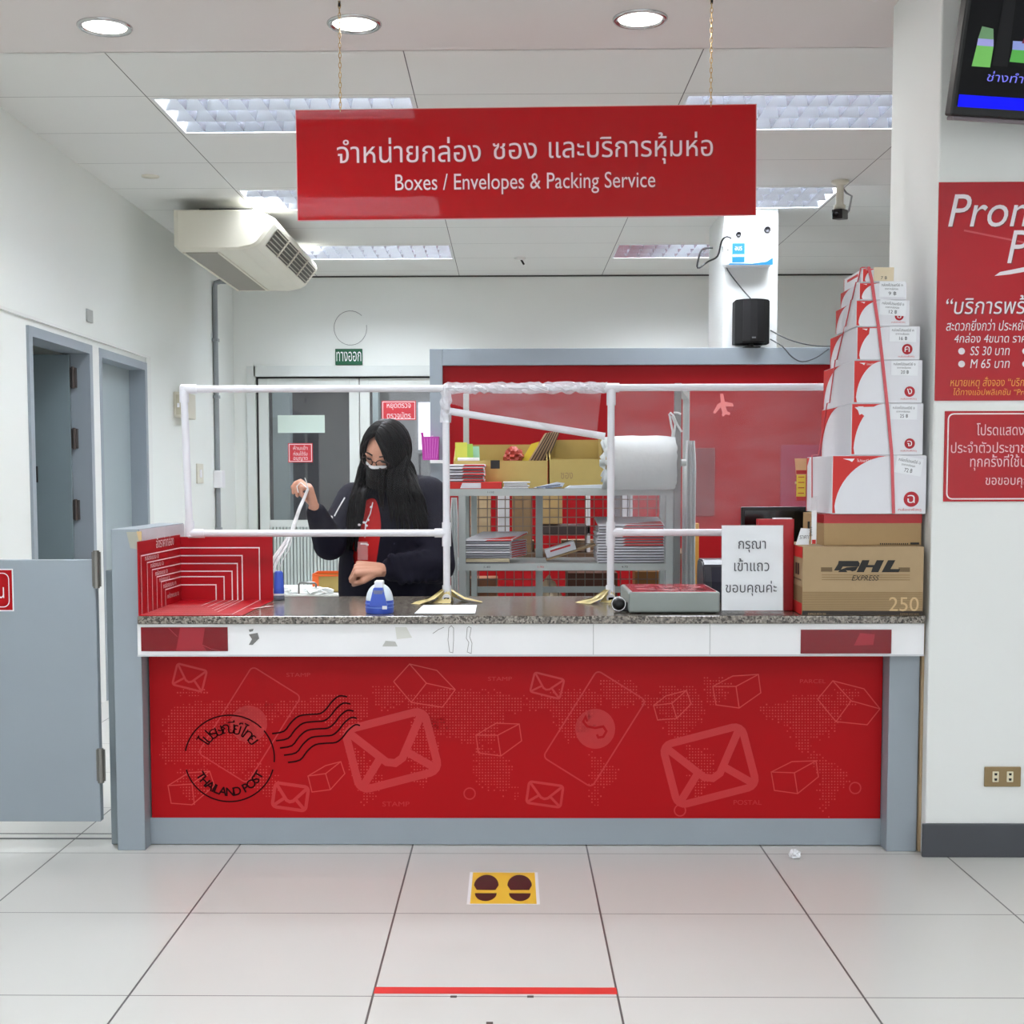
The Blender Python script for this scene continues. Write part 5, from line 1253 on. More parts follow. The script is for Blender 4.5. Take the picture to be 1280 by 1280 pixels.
kb2_z = CT + .0015 + bh + .001
sx0, sx1 = onY(1030, 660, 4.45).x, onY(1152, 660, 4.45).x; s_t = onY(1090, 643, 4.45).z
sbx = thing('brown_carton', ((sx0 + sx1) / 2, 4.6, kb2_z), 'smaller brown carton with a red top band, on top of the large brown carton', 'carton')
m = MB(); m.box(sx0, sx1, 4.45, 4.77, kb2_z, s_t, mat('kraft_flat', (172, 142, 100), .7, noise=.04, scale=30), .002)
zb_ = onY(1090, 654, 4.45).z
m.box(sx0 - .0005, sx1 + .0005, 4.4493, 4.6, zb_, s_t + .0006, mat('band_red', (178, 26, 34), .3, noise=.12, scale=60))
p_ = sx0 - .0008
for (y0, y1, a, b) in ((4.60, 4.64, .03, .06), (4.66, 4.69, .045, .075), (4.57, 4.60, .005, .03), (4.69, 4.74, .004, .02)): m.add([(p_, y1, kb2_z + a), (p_, y0, kb2_z + a), (p_, y0, kb2_z + b), (p_, y1, kb2_z + b)], [(0, 1, 2, 3)], BLK)
for i in range(14): x = onY(1100 + 2.6 * i, 678, 4.449).x; m.box(x, x + .004, 4.4492, 4.4505, kb2_z + .003, kb2_z + .008, BLK)
x = onY(1138, 678, 4.449).x; m.box(x, x + .03, 4.4492, 4.4505, kb2_z + .003, kb2_z + .010, BLK)
m.build('box', sbx)

# white cartons with the red corner, largest at the bottom
CRT = [(1040, 1158, 569, 642, 1008, 'ฉ', '72 ฿', (1118, 1151, 568, 590), (1139, 624, 9.5), .38, (1118, 1117)),
       (1064, 1154, 504, 568.5, 1017, 'จ', '25 ฿', (1113, 1146, 505, 524), (1137, 554.5, 6.5), .38, (1108, 1116)),
       (1067, 1153, 450, 503.5, 1027, 'ง', '20 ฿', (1114, 1147, 450.5, 469), (1137, 489.5, 6.5), .38, (1104, 1110)),
       (1071, 1150, 408, 449.5, 1038, 'ค', '16 ฿', (1112, 1145, 408, 427), (1134, 436.5, 6.5), .34, (1099, 1106)),
       (1070, 1137, 375, 407.5, 1045, 'ข', '12 ฿', (1099, 1132, 374, 393), (1124, 395, 5.5), .27, (1094, 1100)),
       (1074, 1133, 353, 374.5, 1051, 'ก', '9 ฿', (1099, 1131, 351.5, 371), None, .24, (1091, 1096)),
       (1078, 1118, 335, 352.5, 1055, '', '7 ฿', (1092, 1117, 334, 351), None, .26, (1086, 1092))]
zb_ = s_t + .0022; strap_pts = []
STX = [(1015, 1015), (1023, 1034), (1037, 1044), (1046, 1056), (1057, 1064), (1065, 1070), (1072, 1076)]
CWH2 = mat('carton_white_side', (228, 228, 232), .5, noise=.015, scale=20)
names = ['lowest and widest white carton, its price tag askew', 'second white carton from the bottom, with a torn patch on its red corner', 'third white carton from the bottom, price tag at its top', 'middle white carton, fourth up, with white tape over its red corner',
         'third white carton from the top, its price tag covering half the round mark', 'second white carton from the top, half hidden by its price tag', 'topmost and smallest white carton, with a cream price tag']
for (a, b, yt_, yb_, ls2, let, price, tg, cir, dep, strap), nmx in zip(CRT, names):
    Yf = 4.42
    x0, x1 = onY(a, (yt_ + yb_) / 2, Yf).x, min(onY(b, (yt_ + yb_) / 2, Yf).x, WX - .004)
    zt_ = onY(a, yt_, Yf).z
    dd = .0
    # left edge at the back decides the depth
    rb = ray(ls2, (yt_ + yb_) / 2); Yb = x0 / rb.x * rb.y; dep = max(.12, min(.42, Yb - Yf))
    t = thing('white_carton', ((x0 + x1) / 2, Yf, zb_), nmx, 'carton', 'white and red parcel cartons stacked by the white wall')
    h = zt_ - zb_ - .001; w_ = x1 - x0
    sx_b, sx_t = STX[len(strap_pts) // 2]; strap_pts += [onX(sx_b, yb_ - (20 if a == 1040 else 0), x0 - .0035), onX(sx_t, yt_, x0 - .0035)]
    m = MB(); m.box(x0, x1, Yf, Yf + dep, zb_, zb_ + h, CWH, .0025)
    rcw = w_ * (.62 if a == 1040 else .44); zl, zh = zb_ + .002, zb_ + h - .002
    # red corner with the round white sweep
    def corner(P, wd_, hh):
        n = 14; pts = [P(.002, 0.001), P(.002, hh), P(wd_, hh)]
        for i in range(1, n): 
            t_ = pi / 2 * i / n; pts.append(P(wd_ - (wd_ - .008) * sin(t_) ** 1.0, hh - hh * (1 - cos(t_)) * .98))
        pts.append(P(.012, .001)); return pts
    pts = corner(lambda u, v: (x0 + u, Yf - .0006, zl + v), rcw, h - .004)
    m.add(pts, [tuple(range(len(pts)))[::-1]], KRED)
    pts = corner(lambda u, v: (x0 - .0006, Yf + dep - u, zl + v), dep * .62, h - .004)
    if a > 1040: m.add(pts, [tuple(range(len(pts)))[::-1]], KRED)
    else:
        m.add([(x0 - .0006, Yf + dep - .002, zl), (x0 - .0006, Yf + dep - .012, zl), (x0 - .0006, Yf + dep - .012, zh - .03), (x0 - .0006, Yf + dep - .05, zh), (x0 - .0006, Yf + dep - .002, zh)], [(0, 1, 2, 3, 4)], KRED)
    k_ = min(1, rcw / .2)
    lg = [(x0 + rcw * .18, zh - h * .045), (x0 + rcw * .38, zh - h * .045), (x0 + rcw * .335, zh - h * .1), (x0 + rcw * .29, zh - h * .075)]
    m.add([(x, Yf - .0009, z) for x, z in lg], [(3, 2, 1, 0)], WHT)
    if a in (1040, 1067): m.text('ไปรษณีย์', x0 + rcw * .42, x0 + rcw * .66, zh - h * .1, zh - h * .05, WHT, Y=Yf - .0009)
    if a == 1064: m.add([(x0 + u * rcw, Yf - .0011, zh - v * h) for u, v in ((.1, .06), (.85, .05), (.75, .12), (.62, .2), (.5, .16), (.42, .24), (.33, .19), (.25, .21), (.2, .12))], [tuple(range(9))[::-1]], CWH)
    if a == 1071: m.add([(x0 + u * w_, Yf - .0011, zh - v * h) for u, v in ((.2, .03), (.55, .02), (.55, .22), (.3, .28), (.19, .22))], [tuple(range(5))[::-1]], CWH)
    if a == 1078:
        m.add([(x0 - .0008, Yf + dep - .01, zl), (x0 - .0008, Yf + .03, zl), (x0 - .0008, Yf + .03, zh), (x0 - .0008, Yf + dep - .01, zh)], [(0, 1, 2, 3)], PAPER)
        m.add([(x0 - .001, Yf + dep - .05, zl + h * .55), (x0 - .001, Yf + .05, zl + h * .55), (x0 - .001, Yf + .05, zl + h * .75), (x0 - .001, Yf + dep - .05, zl + h * .75)], [(0, 1, 2, 3)], KRED)
    if cir:
        c0 = onY(cir[0], cir[1], Yf); r_ = cir[2] * Yf / FPX
        zc_ = max(c0.z, zb_ + r_ + .002)
        m.add([(c0.x + r_ * cos(t_), Yf - .0006, zc_ + r_ * sin(t_)) for t_ in [2 * pi * i / 24 for i in range(24)]], [tuple(range(24))], mat('circle_red', (176, 26, 40), .5, noise=0))
        m.text(let, c0.x - r_ * .5, c0.x + r_ * .45, zc_ - r_ * .5, zc_ + r_ * .55, WHT, Y=Yf - .0010)
        m.text('กล่องพัสดุ', c0.x - r_ * 1.7, c0.x + r_ * 1.3, zc_ - r_ * 1.62, zc_ - r_ * 1.15, KRED, Y=Yf - .0008)
    m.build('box', t)
    # price tag
    g0 = onY(tg[0], tg[2], Yf - .001); g1 = onY(tg[1], tg[3], Yf - .001); tw_, th_ = g1.x - g0.x, g0.z - g1.z
    Mt_ = Matrix.Translation((g0.x, Yf - .0022, g1.z)) @ Matrix.Rotation(R(10 if a == 1040 else (4 if a in (1070,) else 1)), 4, 'Y')
    m = MB(); m.box(0, tw_, 0, .0008, 0, th_, mat('cream_tag', (222, 206, 176), .5) if a == 1078 else PAPER, M=Mt_)
    if a != 1078:
        m.text('กล่องไปรษณีย์ ' + (let or ''), tw_ * .08, tw_ * .9, th_ * .68, th_ * .88, TXT, Y=-.0004, M=Mt_); m.text('ราคากล่องละ', tw_ * .22, tw_ * .74, th_ * .46, th_ * .6, TXT, Y=-.0004, M=Mt_)
    m.text(price, tw_ * .36, tw_ * .66, th_ * .1, th_ * .36, TXT, Y=-.0004, M=Mt_)
    m.build('price_tag', t)
    zb_ += h + .001
ztop_st = zb_
# straps round the stack
st_ = mat('strap_pink', (206, 84, 92), .3, noise=.05)
sp1 = [onY(x, y, 4.4155) for x, y in ((1086, 334), (1090, 352), (1093, 374), (1098, 407), (1103, 450), (1109, 505), (1115, 570), (1117, 642))]
m = MB(); m.stroke(sp1, .0105, st_); m.stroke([Vector(p) + Vector((.0, .0008, 0)) for p in sp1], .0108, st_)
m.tube([sp1[0], (sp1[0].x, 4.44, ztop_st + .003), (sp1[0].x, 4.62, ztop_st + .003)], .003, st_, 6)
tag(m.build('strapping'), 'wide red plastic strap running down the front of the white carton stack', 'strap')
pts = [onY(1076, 336, 4.5), onY(1069, 352, 4.6), onY(1064, 375, 4.62), onY(1055, 409, 4.66), onY(1044, 452, 4.70), onY(1036, 505, 4.74), onY(1019, 565, 4.79), onY(1016, 570, 4.79), onY(1015, 622, 4.79)]
m = MB(); m.tube(strap_pts + [Vector((strap_pts[-1].x + .004, strap_pts[-1].y, ztop_st + .003)), Vector((strap_pts[-1].x + .015, strap_pts[-1].y - .002, ztop_st + .003))], .0022, st_, 6); tag(m.build('strapping'), 'thin red strap down the left side of the white carton stack', 'strap')
# price slips in a clear clip at the left of the small brown carton
a, b = onY(1012, 620, 4.5), onY(1018, 678, 4.5)
zq = kb2_z + .001
cl = thing('price_slip_holder', (a.x, 4.46, zq), 'clear clip with white price slips standing on the large brown carton', 'price slip')
m = MB(); m.box(a.x, b.x + .002, 4.475, 4.48, zq, a.z, ACRYL); m.box(a.x - .004, b.x + .008, 4.465, 4.5, zq, zq + .003, ACRYL); m.build('clip', cl)
m = MB(); m.box(a.x + .002, b.x, 4.472, 4.474, zq + .004, a.z - .05, PAPER); m.box(a.x + .004, b.x - .002, 4.4712, 4.4721, zq + .004, zq + .018, KRED); m.text('ราคา', 0, .03, 0, .01, TXT, M=Matrix.Translation((a.x + .004, 4.4712, zq + .03)) @ Matrix.Rotation(R(-90), 4, 'Y')); m.build('slip', cl)
c0, c1 = onY(996, 660, 4.5), onY(1011, 677, 4.5)
m = MB(); m.prism([(c0.x - .005, zq), (c1.x - .002, zq), (c1.x + .002, c0.z - .002), (c0.x + .012, c0.z)], 'y', 4.49, 4.492, PAPER); m.text('ราคา', c0.x + .008, c1.x - .004, zq + .02, zq + .032, TXT, Y=4.4895); m.build('folded_slip', cl)
# ================================================================== WIRE RACK BEHIND THE COUNTER
RF, RB = 6.0, 6.5
ORD = ['topmost', 'second', 'third', 'fourth', 'fifth', 'sixth', 'seventh', 'eighth', 'ninth', 'tenth', 'eleventh', 'twelfth', 'thirteenth', 'fourteenth']
def ordl(i, n): return 'topmost' if i == 0 else ('lowest' if i == n - 1 else ORD[i] + ' from the top')
rk_ = thing('wire_rack', (.25, RF, 0), 'grey metal rack with wire mesh back and shelves of flat cartons behind the counter', 'rack')
rx0, rx1 = onY(560, 650, RF).x, onY(842, 650, RF).x
z_top = onY(650, 611, RF).z; z_mid = onY(650, 704.5, RF).z; z_low = onY(650, 733, RB).z
ux0, ux1 = onY(573, 650, RF).x, onY(582, 650, RF).x
def post(x0, x1, y, z1, nm_='upright'): m = MB(); m.box(x0, x1, y, y + .04, 0, z1, STEEL, .002); m.build(nm_, rk_)
post(ux0, ux1, RF + .002, z_top - .03); post(rx1 - .035, rx1, RF + .002, z_top - .03)
rlx = onY(589, 650, RB).x; post(rlx, rlx + .03, RB - .04, z_top - .03)
rmx = onY(669.5, 650, RB).x; post(rmx, rmx + .035, RB - .042, z_top - .03)
post(rx1 - .01, rx1 + .02, RB - .04, z_top - .03)
p_ = onY(579, 492, RB + .01); post(p_.x, p_.x + .028, RB + .003, p_.z)
for z, nm_ in ((z_top, 'top_shelf'), (z_mid, 'shelf')):
    m = MB(); m.box(rx0, rx1, RF, RF + .003, z - .032, z, STEEL); m.box(rx0, rx1, RF + .003, RB, z - .004, z - .001, STEEL); m.box(rx0, rx1, RB - .003, RB, z - .032, z - .004, STEEL); m.box(rx0, rx0 + .003, RF, RB, z - .032, z - .002, STEEL); m.box(rx1 - .003, rx1, RF, RB, z - .032, z - .002, STEEL)
    for px, t_ in (((612, '1-110') if z == z_top else (607, '1-40')), (676, '1-90'), (784, '4-70')):
        if z == z_top and px != 612: continue
        a = onY(px - 4, 0, RF - .001).x; b = onY(px + 4, 0, RF - .001).x
        m.text(t_, a, b, z - .02, z - .011, BLK if px != 676 else KRED, Y=RF - .0008)
    m.build(nm_, rk_)
m = MB(); m.box(rlx, rx1, RB - .02, RB, z_low - .03, z_low, STEEL); m.build('lower_rail', rk_)
m = MB(); MESH = mat('mesh_wire', (132, 118, 108), .45, metal=.3, noise=.05)
pit = 11.1 * RB / FPX
x = rx0 + .04
zz0 = .3
while x < rx1 - .02: m.box(x - .0025, x + .0025, RB + .0005, RB + .0035, zz0, z_top - .035, MESH); x += pit
z = zz0
while z < z_top - .036: m.box(rx0 + .04, rx1, RB + .0035, RB + .0062, z - .0025, z + .0025, MESH); z += pit
m.build('wire_mesh', rk_)

# tall roll holder at the right of the rack
fx0 = onY(843, 560, 5.92).x; ztl = onY(847, 479, 5.92).z
hd = thing('roll_holder', (fx0, 5.92, 0), 'tall grey metal stand holding the foam roll at the right end of the rack', 'stand')
STB = mat('stand_dark', (120, 122, 122), .4, metal=.3, noise=.04)
m = MB(); m.box(fx0, fx0 + .03, 5.92, 5.95, 0, ztl, STB, .002); m.build('post', hd)
gx_ = onY(854, 560, 6.3).x; m = MB(); m.box(gx_, gx_ + .03, 6.3, 6.33, 0, onY(857, 483, 6.3).z, STEEL, .002); m.build('post', hd)
m = MB(); m.add([(fx0, 5.92, ztl - .03), (fx0 + .03, 5.92, ztl - .03), (fx0 + .03, 5.92, ztl), (fx0, 5.92, ztl), (gx_, 6.33, ztl - .05), (gx_ + .03, 6.33, ztl - .05), (gx_ + .03, 6.33, ztl - .02), (gx_, 6.33, ztl - .02)], [(0, 1, 2, 3), (7, 6, 5, 4), (0, 4, 5, 1), (3, 2, 6, 7), (0, 3, 7, 4), (1, 5, 6, 2)], STEEL); m.build('top_bar', hd)
rzc = onY(800, 578.5, 5.9).z; rr_ = 33.5 * 5.9 / FPX
RY = 5.9 - .0
hx0, hx1 = onY(755, 578, RY).x, onY(846, 578, RY).x
m = MB(); m.tube([(hx0 - .02, RY + .0, rzc), (fx0 + .05, RY, rzc)], .016, STEEL, 10); m.box(fx0 + .003, fx0 + .027, RY - .02, 5.93, rzc - .02, rzc + .02, STB); m.build('roll_bar', hd)
random.seed(21)
rl = thing('foam_roll', ((hx0 + hx1) / 2, RY, rzc), 'white foam wrap roll with ragged ends hung above the rack', 'roll')
m = MB(); seg = 48; vs, fs = [], []
lay = [(0, .055), (0, rr_ * .55), (.012, rr_ * .97), (.02, rr_)]
def ring(xf, rf): return [(xf(k), RY - rf(k) * cos(2 * pi * k / seg), rzc + rf(k) * sin(2 * pi * k / seg)) for k in range(seg)]
jl = [random.uniform(-.014, .014) for _ in range(seg)]; jr = [random.uniform(-.012, .012) for _ in range(seg)]; jd = [random.uniform(.97, 1.015) for _ in range(seg)]
rings = [ring(lambda k: hx0 + .012, lambda k: .03), ring(lambda k: hx0 + .006 + jl[k] * .5, lambda k: rr_ * .6), ring(lambda k: hx0 + jl[k], lambda k: rr_ * .97 * jd[k])]
for i in range(1, 8): rings.append(ring(lambda k, i=i: hx0 + .02 + (fx0 + .0 - hx0 - .03) * i / 8, lambda k, i=i: rr_ * (1 + .012 * sin(i * 2.1 + k * .7))))
rings += [ring(lambda k: fx0 - .004 + jr[k] * .3, lambda k: rr_ * .97 * jd[k]), ring(lambda k: fx0 - .012, lambda k: rr_ * .6), ring(lambda k: fx0 - .014, lambda k: .03)]
for r_ in rings: vs += r_
for i in range(len(rings) - 1):
    for k in range(seg): fs.append((i * seg + k, i * seg + (k + 1) % seg, (i + 1) * seg + (k + 1) % seg, (i + 1) * seg + k))
m.add(vs, fs, FOAM, True); m.build('wound_foam', rl)
m = MB(); m.lathe([(.018, hx0 + .008), (.03, hx0 + .008), (.03, fx0 - .01), (.018, fx0 - .01)], KRAFT, (0, RY, rzc), 20, axis='x'); m.build('core', rl)
# white string knotted on the stand
p0 = onY(838, 518, 5.9)
m = MB()
for pts in ([(836, 519), (838, 516), (842, 520), (846, 530), (852, 540)], [(837, 519), (839, 530), (841, 540), (840, 548)], [(842, 516), (847, 516), (851, 518)], [(840, 520), (844, 530), (843, 540), (841, 550)]):
    m.tube([onY(x, y, 5.895 - .004 * i) for i, (x, y) in enumerate(pts)], .005, FOAM, 7)
tag(m.build('knotted_string'), 'white string knotted round the tall stand above the foam roll', 'string')
def drape(name, px0, px1, y0, y1, Y, label, amp, seed, parent=None, fold=3):
    x0, z1 = XZ(px0, y0, Y); x1, z0 = XZ(px1, y1, Y); random.seed(seed)
    vs, fs = [], []; nx, nz = 16, 24
    for back in (0, 1):
        for j in range(nz + 1):
            for i in range(nx + 1):
                u, v = i / nx, j / nz
                sq = 1 - .25 * max(0, v - .85) / .15
                xx = x0 + (x1 - x0) * (.5 + (u - .5) * sq)
                yy = Y + amp * sin(u * pi * fold * 2 + v * 1.5) + (amp * 2.2 if back else 0) * (1 - (2 * u - 1) ** 4) + .008 * sin(v * 5)
                vs.append((xx, yy, z0 + (z1 - z0) * v))
    n = (nx + 1) * (nz + 1)
    for j in range(nz):
        for i in range(nx):
            a = j * (nx + 1) + i; fs.append((a, a + 1, a + nx + 2, a + nx + 1)); fs.append((n + a, n + a + nx + 1, n + a + nx + 2, n + a + 1))
    m = MB(); m.add(vs, fs, FOAM, True); return tag(m.build(name), label, 'foam sheet')
drape('foam_sheet', 563, 573, 622, 760, 5.97, 'white foam sheet hanging at the left end of the rack', .006, 1)
drape('foam_sheet', 856, 869, 551, 752, 6.22, 'long white foam sheet hanging at the right of the tall stand', .012, 2)

# flat cartons in stacks
FCW = mat('flat_carton_white', (222, 222, 230), .5, noise=.03, scale=15); FCE = mat('flat_carton_edge', (176, 176, 186), .6, noise=.1, scale=90)
def flat(px0, px1, z0, z1, Y, depth, label, group, redfrom=None, redto=1.0, top=False, skew=0.0, edge_red=False, m_=None, sh=0.0):
    x0, x1 = onY(px0, 650, Y).x, onY(px1, 650, Y).x
    t = MB(); h = z1 - z0
    Mq = Matrix(((1, sh, 0, -sh * Y), (0, 1, 0, 0), (0, .1 if top else 0, 1, -.1 * Y if top else 0), (0, 0, 0, 1)))
    t.box(x0, x1, Y, Y + depth, z0, z1 - .0012, m_ or FCW, min(.004, h * .35), M=Mq)
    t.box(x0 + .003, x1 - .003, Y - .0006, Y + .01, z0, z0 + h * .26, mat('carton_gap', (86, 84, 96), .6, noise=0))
    if redfrom is not None:
        a, b = x0 + (x1 - x0) * redfrom, x0 + (x1 - x0) * redto
        t.add([(a, Y - .0009, z0 + h * .28), (b, Y - .0009, z0 + h * .28), (b, Y - .0009, z1 - .003), (a + (x1 - x0) * .05, Y - .0009, z1 - .003)], [(0, 1, 2, 3)], KRED)
    if edge_red:
        t.add([(x1 + .0006, Y + .02, z0 + .002), (x1 + .0006, Y + depth - .02, z0 + .002), (x1 + .0006, Y + depth - .02, z1 - .004), (x1 + .0006, Y + .02, z1 - .004)], [(0, 1, 2, 3)], KRED, M=Mq)
    if top:
        pts = [(x0 + (x1 - x0) * .35, Y + .012), (x1 - .006, Y + .006), (x1 - .006, Y + .11), (x0 + (x1 - x0) * .8, Y + .09), (x0 + (x1 - x0) * .6, Y + .045)]
        t.add([(x, y, z1 - .0008) for x, y in pts], [tuple(range(5))], KRED, M=Mq)
        t.text('กล่องพัสดุ', x0 + (x1 - x0) * .45, x0 + (x1 - x0) * .8, 0, .05, mat('faint_red', (200, 130, 136), .5, noise=0), M=Mq @ Matrix(((1, 0, 0, 0), (0, 0, 1, Y + .2), (0, 1, 0, z1 - .0008), (0, 0, 0, 1))))
    return tag(t.build('flat_carton'), label, 'flat carton', group)
random.seed(31)
zb0, zt0 = z_mid, onY(620, 674, RF + .03).z
zk = onY(620, 698, RF + .03).z
flat(580, 637, z_mid, zk, RF + .02, .26, 'kraft flat carton at the very bottom of the left stack on the lower rack shelf', 'flat cartons in the left lower stack', m_=mat('kraft_pale', (196, 184, 156), .6, noise=.04))
n = 8
for i in range(n):
    a = zk + (zt0 - zk) * (n - 1 - i) / n; b = zk + (zt0 - zk) * (n - i) / n
    j = random.uniform(-1, 1) * .8
    flat(580 + j, 638 + j + (2 if i == 0 else 0), a, b, RF + .025 + random.uniform(-.006, .006), .27, 'white flat carton, %s in the left stack on the lower rack shelf' % ordl(i, n), 'flat cartons in the left lower stack', .45 if i == 0 else None, 1, top=(i == 0), edge_red=True, sh=.3)
n = 14; zt1 = onY(800, 655, RF + .03).z
for i in range(n):
    a = z_mid + (zt1 - z_mid) * (n - 1 - i) / n; b = z_mid + (zt1 - z_mid) * (n - i) / n
    j = random.uniform(-1, 1) * 1.0
    flat(746.5 + j - (0 if i > 2 else -2), 831 + j * .3, a, b, RF + .025 + random.uniform(-.005, .005), .27, 'white flat carton, %s in the right stack on the lower rack shelf' % ordl(i, n), 'flat cartons in the right lower stack', (.36 + random.uniform(-.03, .03)) if i < 8 else None, .98, top=(i == 0), edge_red=True)
# top shelf left stack
n = 6; zt2 = onY(590, 580, RF + .02).z
zs0 = onY(590, 602, RF + .02).z
for i in range(n):
    a = zs0 + (zt2 - zs0) * (n - 1 - i) / n; b = zs0 + (zt2 - zs0) * (n - i) / n; j = random.uniform(-1, 1) * 1.2
    flat(557 + j, 606 + j, a, b, RF + .02 + random.uniform(-.006, .006), .24, 'red and white flat carton, %s in the stack on the top shelf' % ordl(i, n), 'flat cartons on the top shelf', .42, .97, edge_red=True)
m = MB(); x0, x1 = onY(556, 605, RF).x, onY(627, 605, RF).x
m.box(x0, x1, RF + .012, RF + .24, z_top, zs0 - .0015, KRED, .003); xa, xb = onY(575, 605, RF).x, onY(601, 605, RF).x
m.add([(xa, RF + .0115, z_top + .003), (xb, RF + .0115, z_top + .003), (xb, RF + .0115, zs0 - .006), (xa + .01, RF + .0115, zs0 - .006)], [(0, 1, 2, 3)], FCW); tag(m.build('flat_carton'), 'red flat carton with a pale patch, under the small stack on the top shelf', 'flat carton', 'flat cartons on the top shelf')
z = z_top
for i in range(4):
    x0, x1 = onY(629 + random.uniform(-1, 1), 605, RF).x, onY(661 + random.uniform(-3, 3), 605, RF).x; m = MB()
    m.box(x0, x1, RF + .01, RF + .2, z, z + .0075, PAPER, .002); m.box(x0, x1, RF + .009, RF + .02, z, z + .0022, MATS['carton_gap']); tag(m.build('envelope'), 'white envelope, %s in the low stack on the top rack shelf' % ordl(3 - i, 4), 'envelope', 'white envelopes on the top shelf'); z += .0085
x0, x1 = onY(668, 605, RF).x, onY(706, 605, RF).x
m = MB(); BE = mat('envelope_blue', (196, 206, 222), .5, noise=.05); BD = mat('envelope_navy', (70, 84, 112), .5)
m.prism([(x0, z_top + .004), (x1 - .03, z_top + .03), (x1, z_top + .026), (x1 - .01, z_top + .008), (x0 + .05, z_top + .001)], 'y', RF + .012, RF + .2, BE); m.stroke([(x0 + .01, RF + .0115, z_top + .006), (x1 - .02, RF + .0115, z_top + .018)], .005, BD); m.stroke([(x0 + .05, RF + .0115, z_top + .004), (x1 - .012, RF + .0115, z_top + .010)], .004, BD)
tag(m.build('padded_envelope'), 'pale blue and navy padded envelope bulging on the top rack shelf', 'envelope')
x2 = onY(755, 605, RF).x
m = MB(); m.prism([(x1 + .004, z_top + .001), (x2, z_top + .002), (x2, z_top + .018), (x1 + .03, z_top + .014)], 'y', RF + .015, RF + .2, mat('paper_blueish', (206, 214, 222), .55)); tag(m.build('folded_paper'), 'folded pale paper on the top rack shelf beside the padded envelope', 'paper')

# open kraft trays on the top shelf
def tray(px0, px1, yb_, yf, Y0, Y1, label, name='cardboard_tray'):
    x0, x1 = onY(px0, 590, Y0).x, onY(px1, 590, Y0).x
    zb_ = onY(px0, yb_, Y1).z; zf_ = onY(px0, yf, Y0).z
    t = thing(name, ((x0 + x1) / 2, Y0, z_top), label, 'tray'); b = .004; z0 = z_top + .001
    m = MB(); m.box(x0, x1, Y0, Y1, z0, z0 + b, KRAFTY); m.build('bottom', t)
    m = MB(); m.box(x0, x1, Y0, Y0 + b, z0 + b, zf_, KRAFTY); m.build('front_wall', t)
    m = MB(); m.box(x0, x1, Y1 - b, Y1, z0 + b, zb_, KRAFTY); m.build('back_wall', t)
    for x in (x0, x1 - b):
        m = MB(); m.prism([(Y0 + b, z0 + b), (Y1 - b, z0 + b), (Y1 - b, zb_), (Y0 + b, zf_)], 'x', x, x + b, KRAFTY); m.build('side_wall', t)
    return t, x0, x1, zf_, zb_
T0, T1 = 6.245, 6.49
t1, ax0, ax1, azf, azb = tray(567, 684.5, 556, 576, T0, T1, 'left open cardboard tray holding cards and brown envelopes on the top rack shelf')
m = MB(); xx = onY(619, 580, T0).x; m.box(xx - .022, xx + .022, T0 - .0015, T0, azf - .038, azf + .002, BLACK); o = m.build('clip', t1); o['label'] = 'black clip'
t2, bx0_, bx1_, bzf, bzb = tray(687, 757, 550, 574, T0, T1, 'right open cardboard tray, empty, beside the foam roll on the top rack shelf')
m = MB(); x_ = onY(750, 560, T0 + .1).x; m.box(x_, x_ + .004, T0 + .006, T1 - .006, z_top + .006, bzb + .006, KRAFTY); m.build('divider', t2)
m = MB(); m.text('ซอง', onY(701, 590, T0).x, onY(716, 590, T0).x, z_top + .045, z_top + .075, KRAFTD, Y=T0 - .0008); m.build('pencil_note', t2)
# things in the left tray
def card(px0, px1, yt, yb, Y, col, label, lean=0, name='card'):
    x0, z1 = XZ(px0, yt, Y); x1, z0 = XZ(px1, yb, Y); m = MB()
    m.prism([(x0 + lean, z1), (x0, z0), (x1, z0), (x1 + lean, z1)], 'y', Y, Y + .004, mat('card_' + label.split()[0], col, .5)); return tag(m.build(name), label, 'card', 'coloured cards in the left tray')
card(569, 584, 553, 580, T0 + .03, (206, 208, 84), 'yellow-green card at the left of the left tray', -.0)
card(581, 592, 555, 580, T0 + .05, (170, 214, 96), 'lime card between the yellow-green and the mint card', -.004)
card(590, 600, 558, 580, T0 + .07, (170, 222, 196), 'mint green card at the right of the coloured cards', -.004)
x0, z1 = XZ(572, 572, T0 + .01); x1, z0 = XZ(599, 580, T0 + .01); m = MB(); m.box(x0, x1, T0 + .008, T0 + .022, z0, z1, WHT, .002); m.add([(x0 + .02, T0 + .0075, z0 + .008), (x1 - .02, T0 + .0075, z0 + .008), (x1 - .02, T0 + .0075, z0 + .014), (x0 + .02, T0 + .0075, z0 + .014)], [(0, 1, 2, 3)], mat('label_grey', (180, 180, 190), .5)); tag(m.build('white_strip'), 'white strip lying in front of the coloured cards in the left tray', 'strip')
random.seed(17)
c_ = onY(642, 571, T0 + .08); bm = bmesh.new(); bmesh.ops.create_icosphere(bm, subdivisions=3, radius=.045)
for v in bm.verts: v.co *= 1 + random.uniform(-.3, .25); v.co += c_
m = MB(); m.bm(bm, mat('crumpled_red', (166, 66, 56), .3, noise=.5, scale=60)); tag(m.build('crumpled_wrapper'), 'crumpled red and white wrapper in the middle of the left tray', 'wrapper')
for i, (a, b, c, d, col, lb) in enumerate(((649, 661, 562, 553, (216, 200, 60), 'yellow envelope leaning left of the brown envelopes'),)):
    Y = T0 + .1; m = MB(); pts = [(649, 580), (664, 580), (674, 552), (664, 555)]
    m.prism([(onY(x, y, Y).x, onY(x, y, Y).z) for x, y in pts], 'y', Y, Y + .01, mat('yellow_env', col, .5)); tag(m.build('envelope'), lb, 'envelope')
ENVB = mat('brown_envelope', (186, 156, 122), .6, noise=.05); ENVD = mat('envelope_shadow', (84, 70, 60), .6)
nb = 6
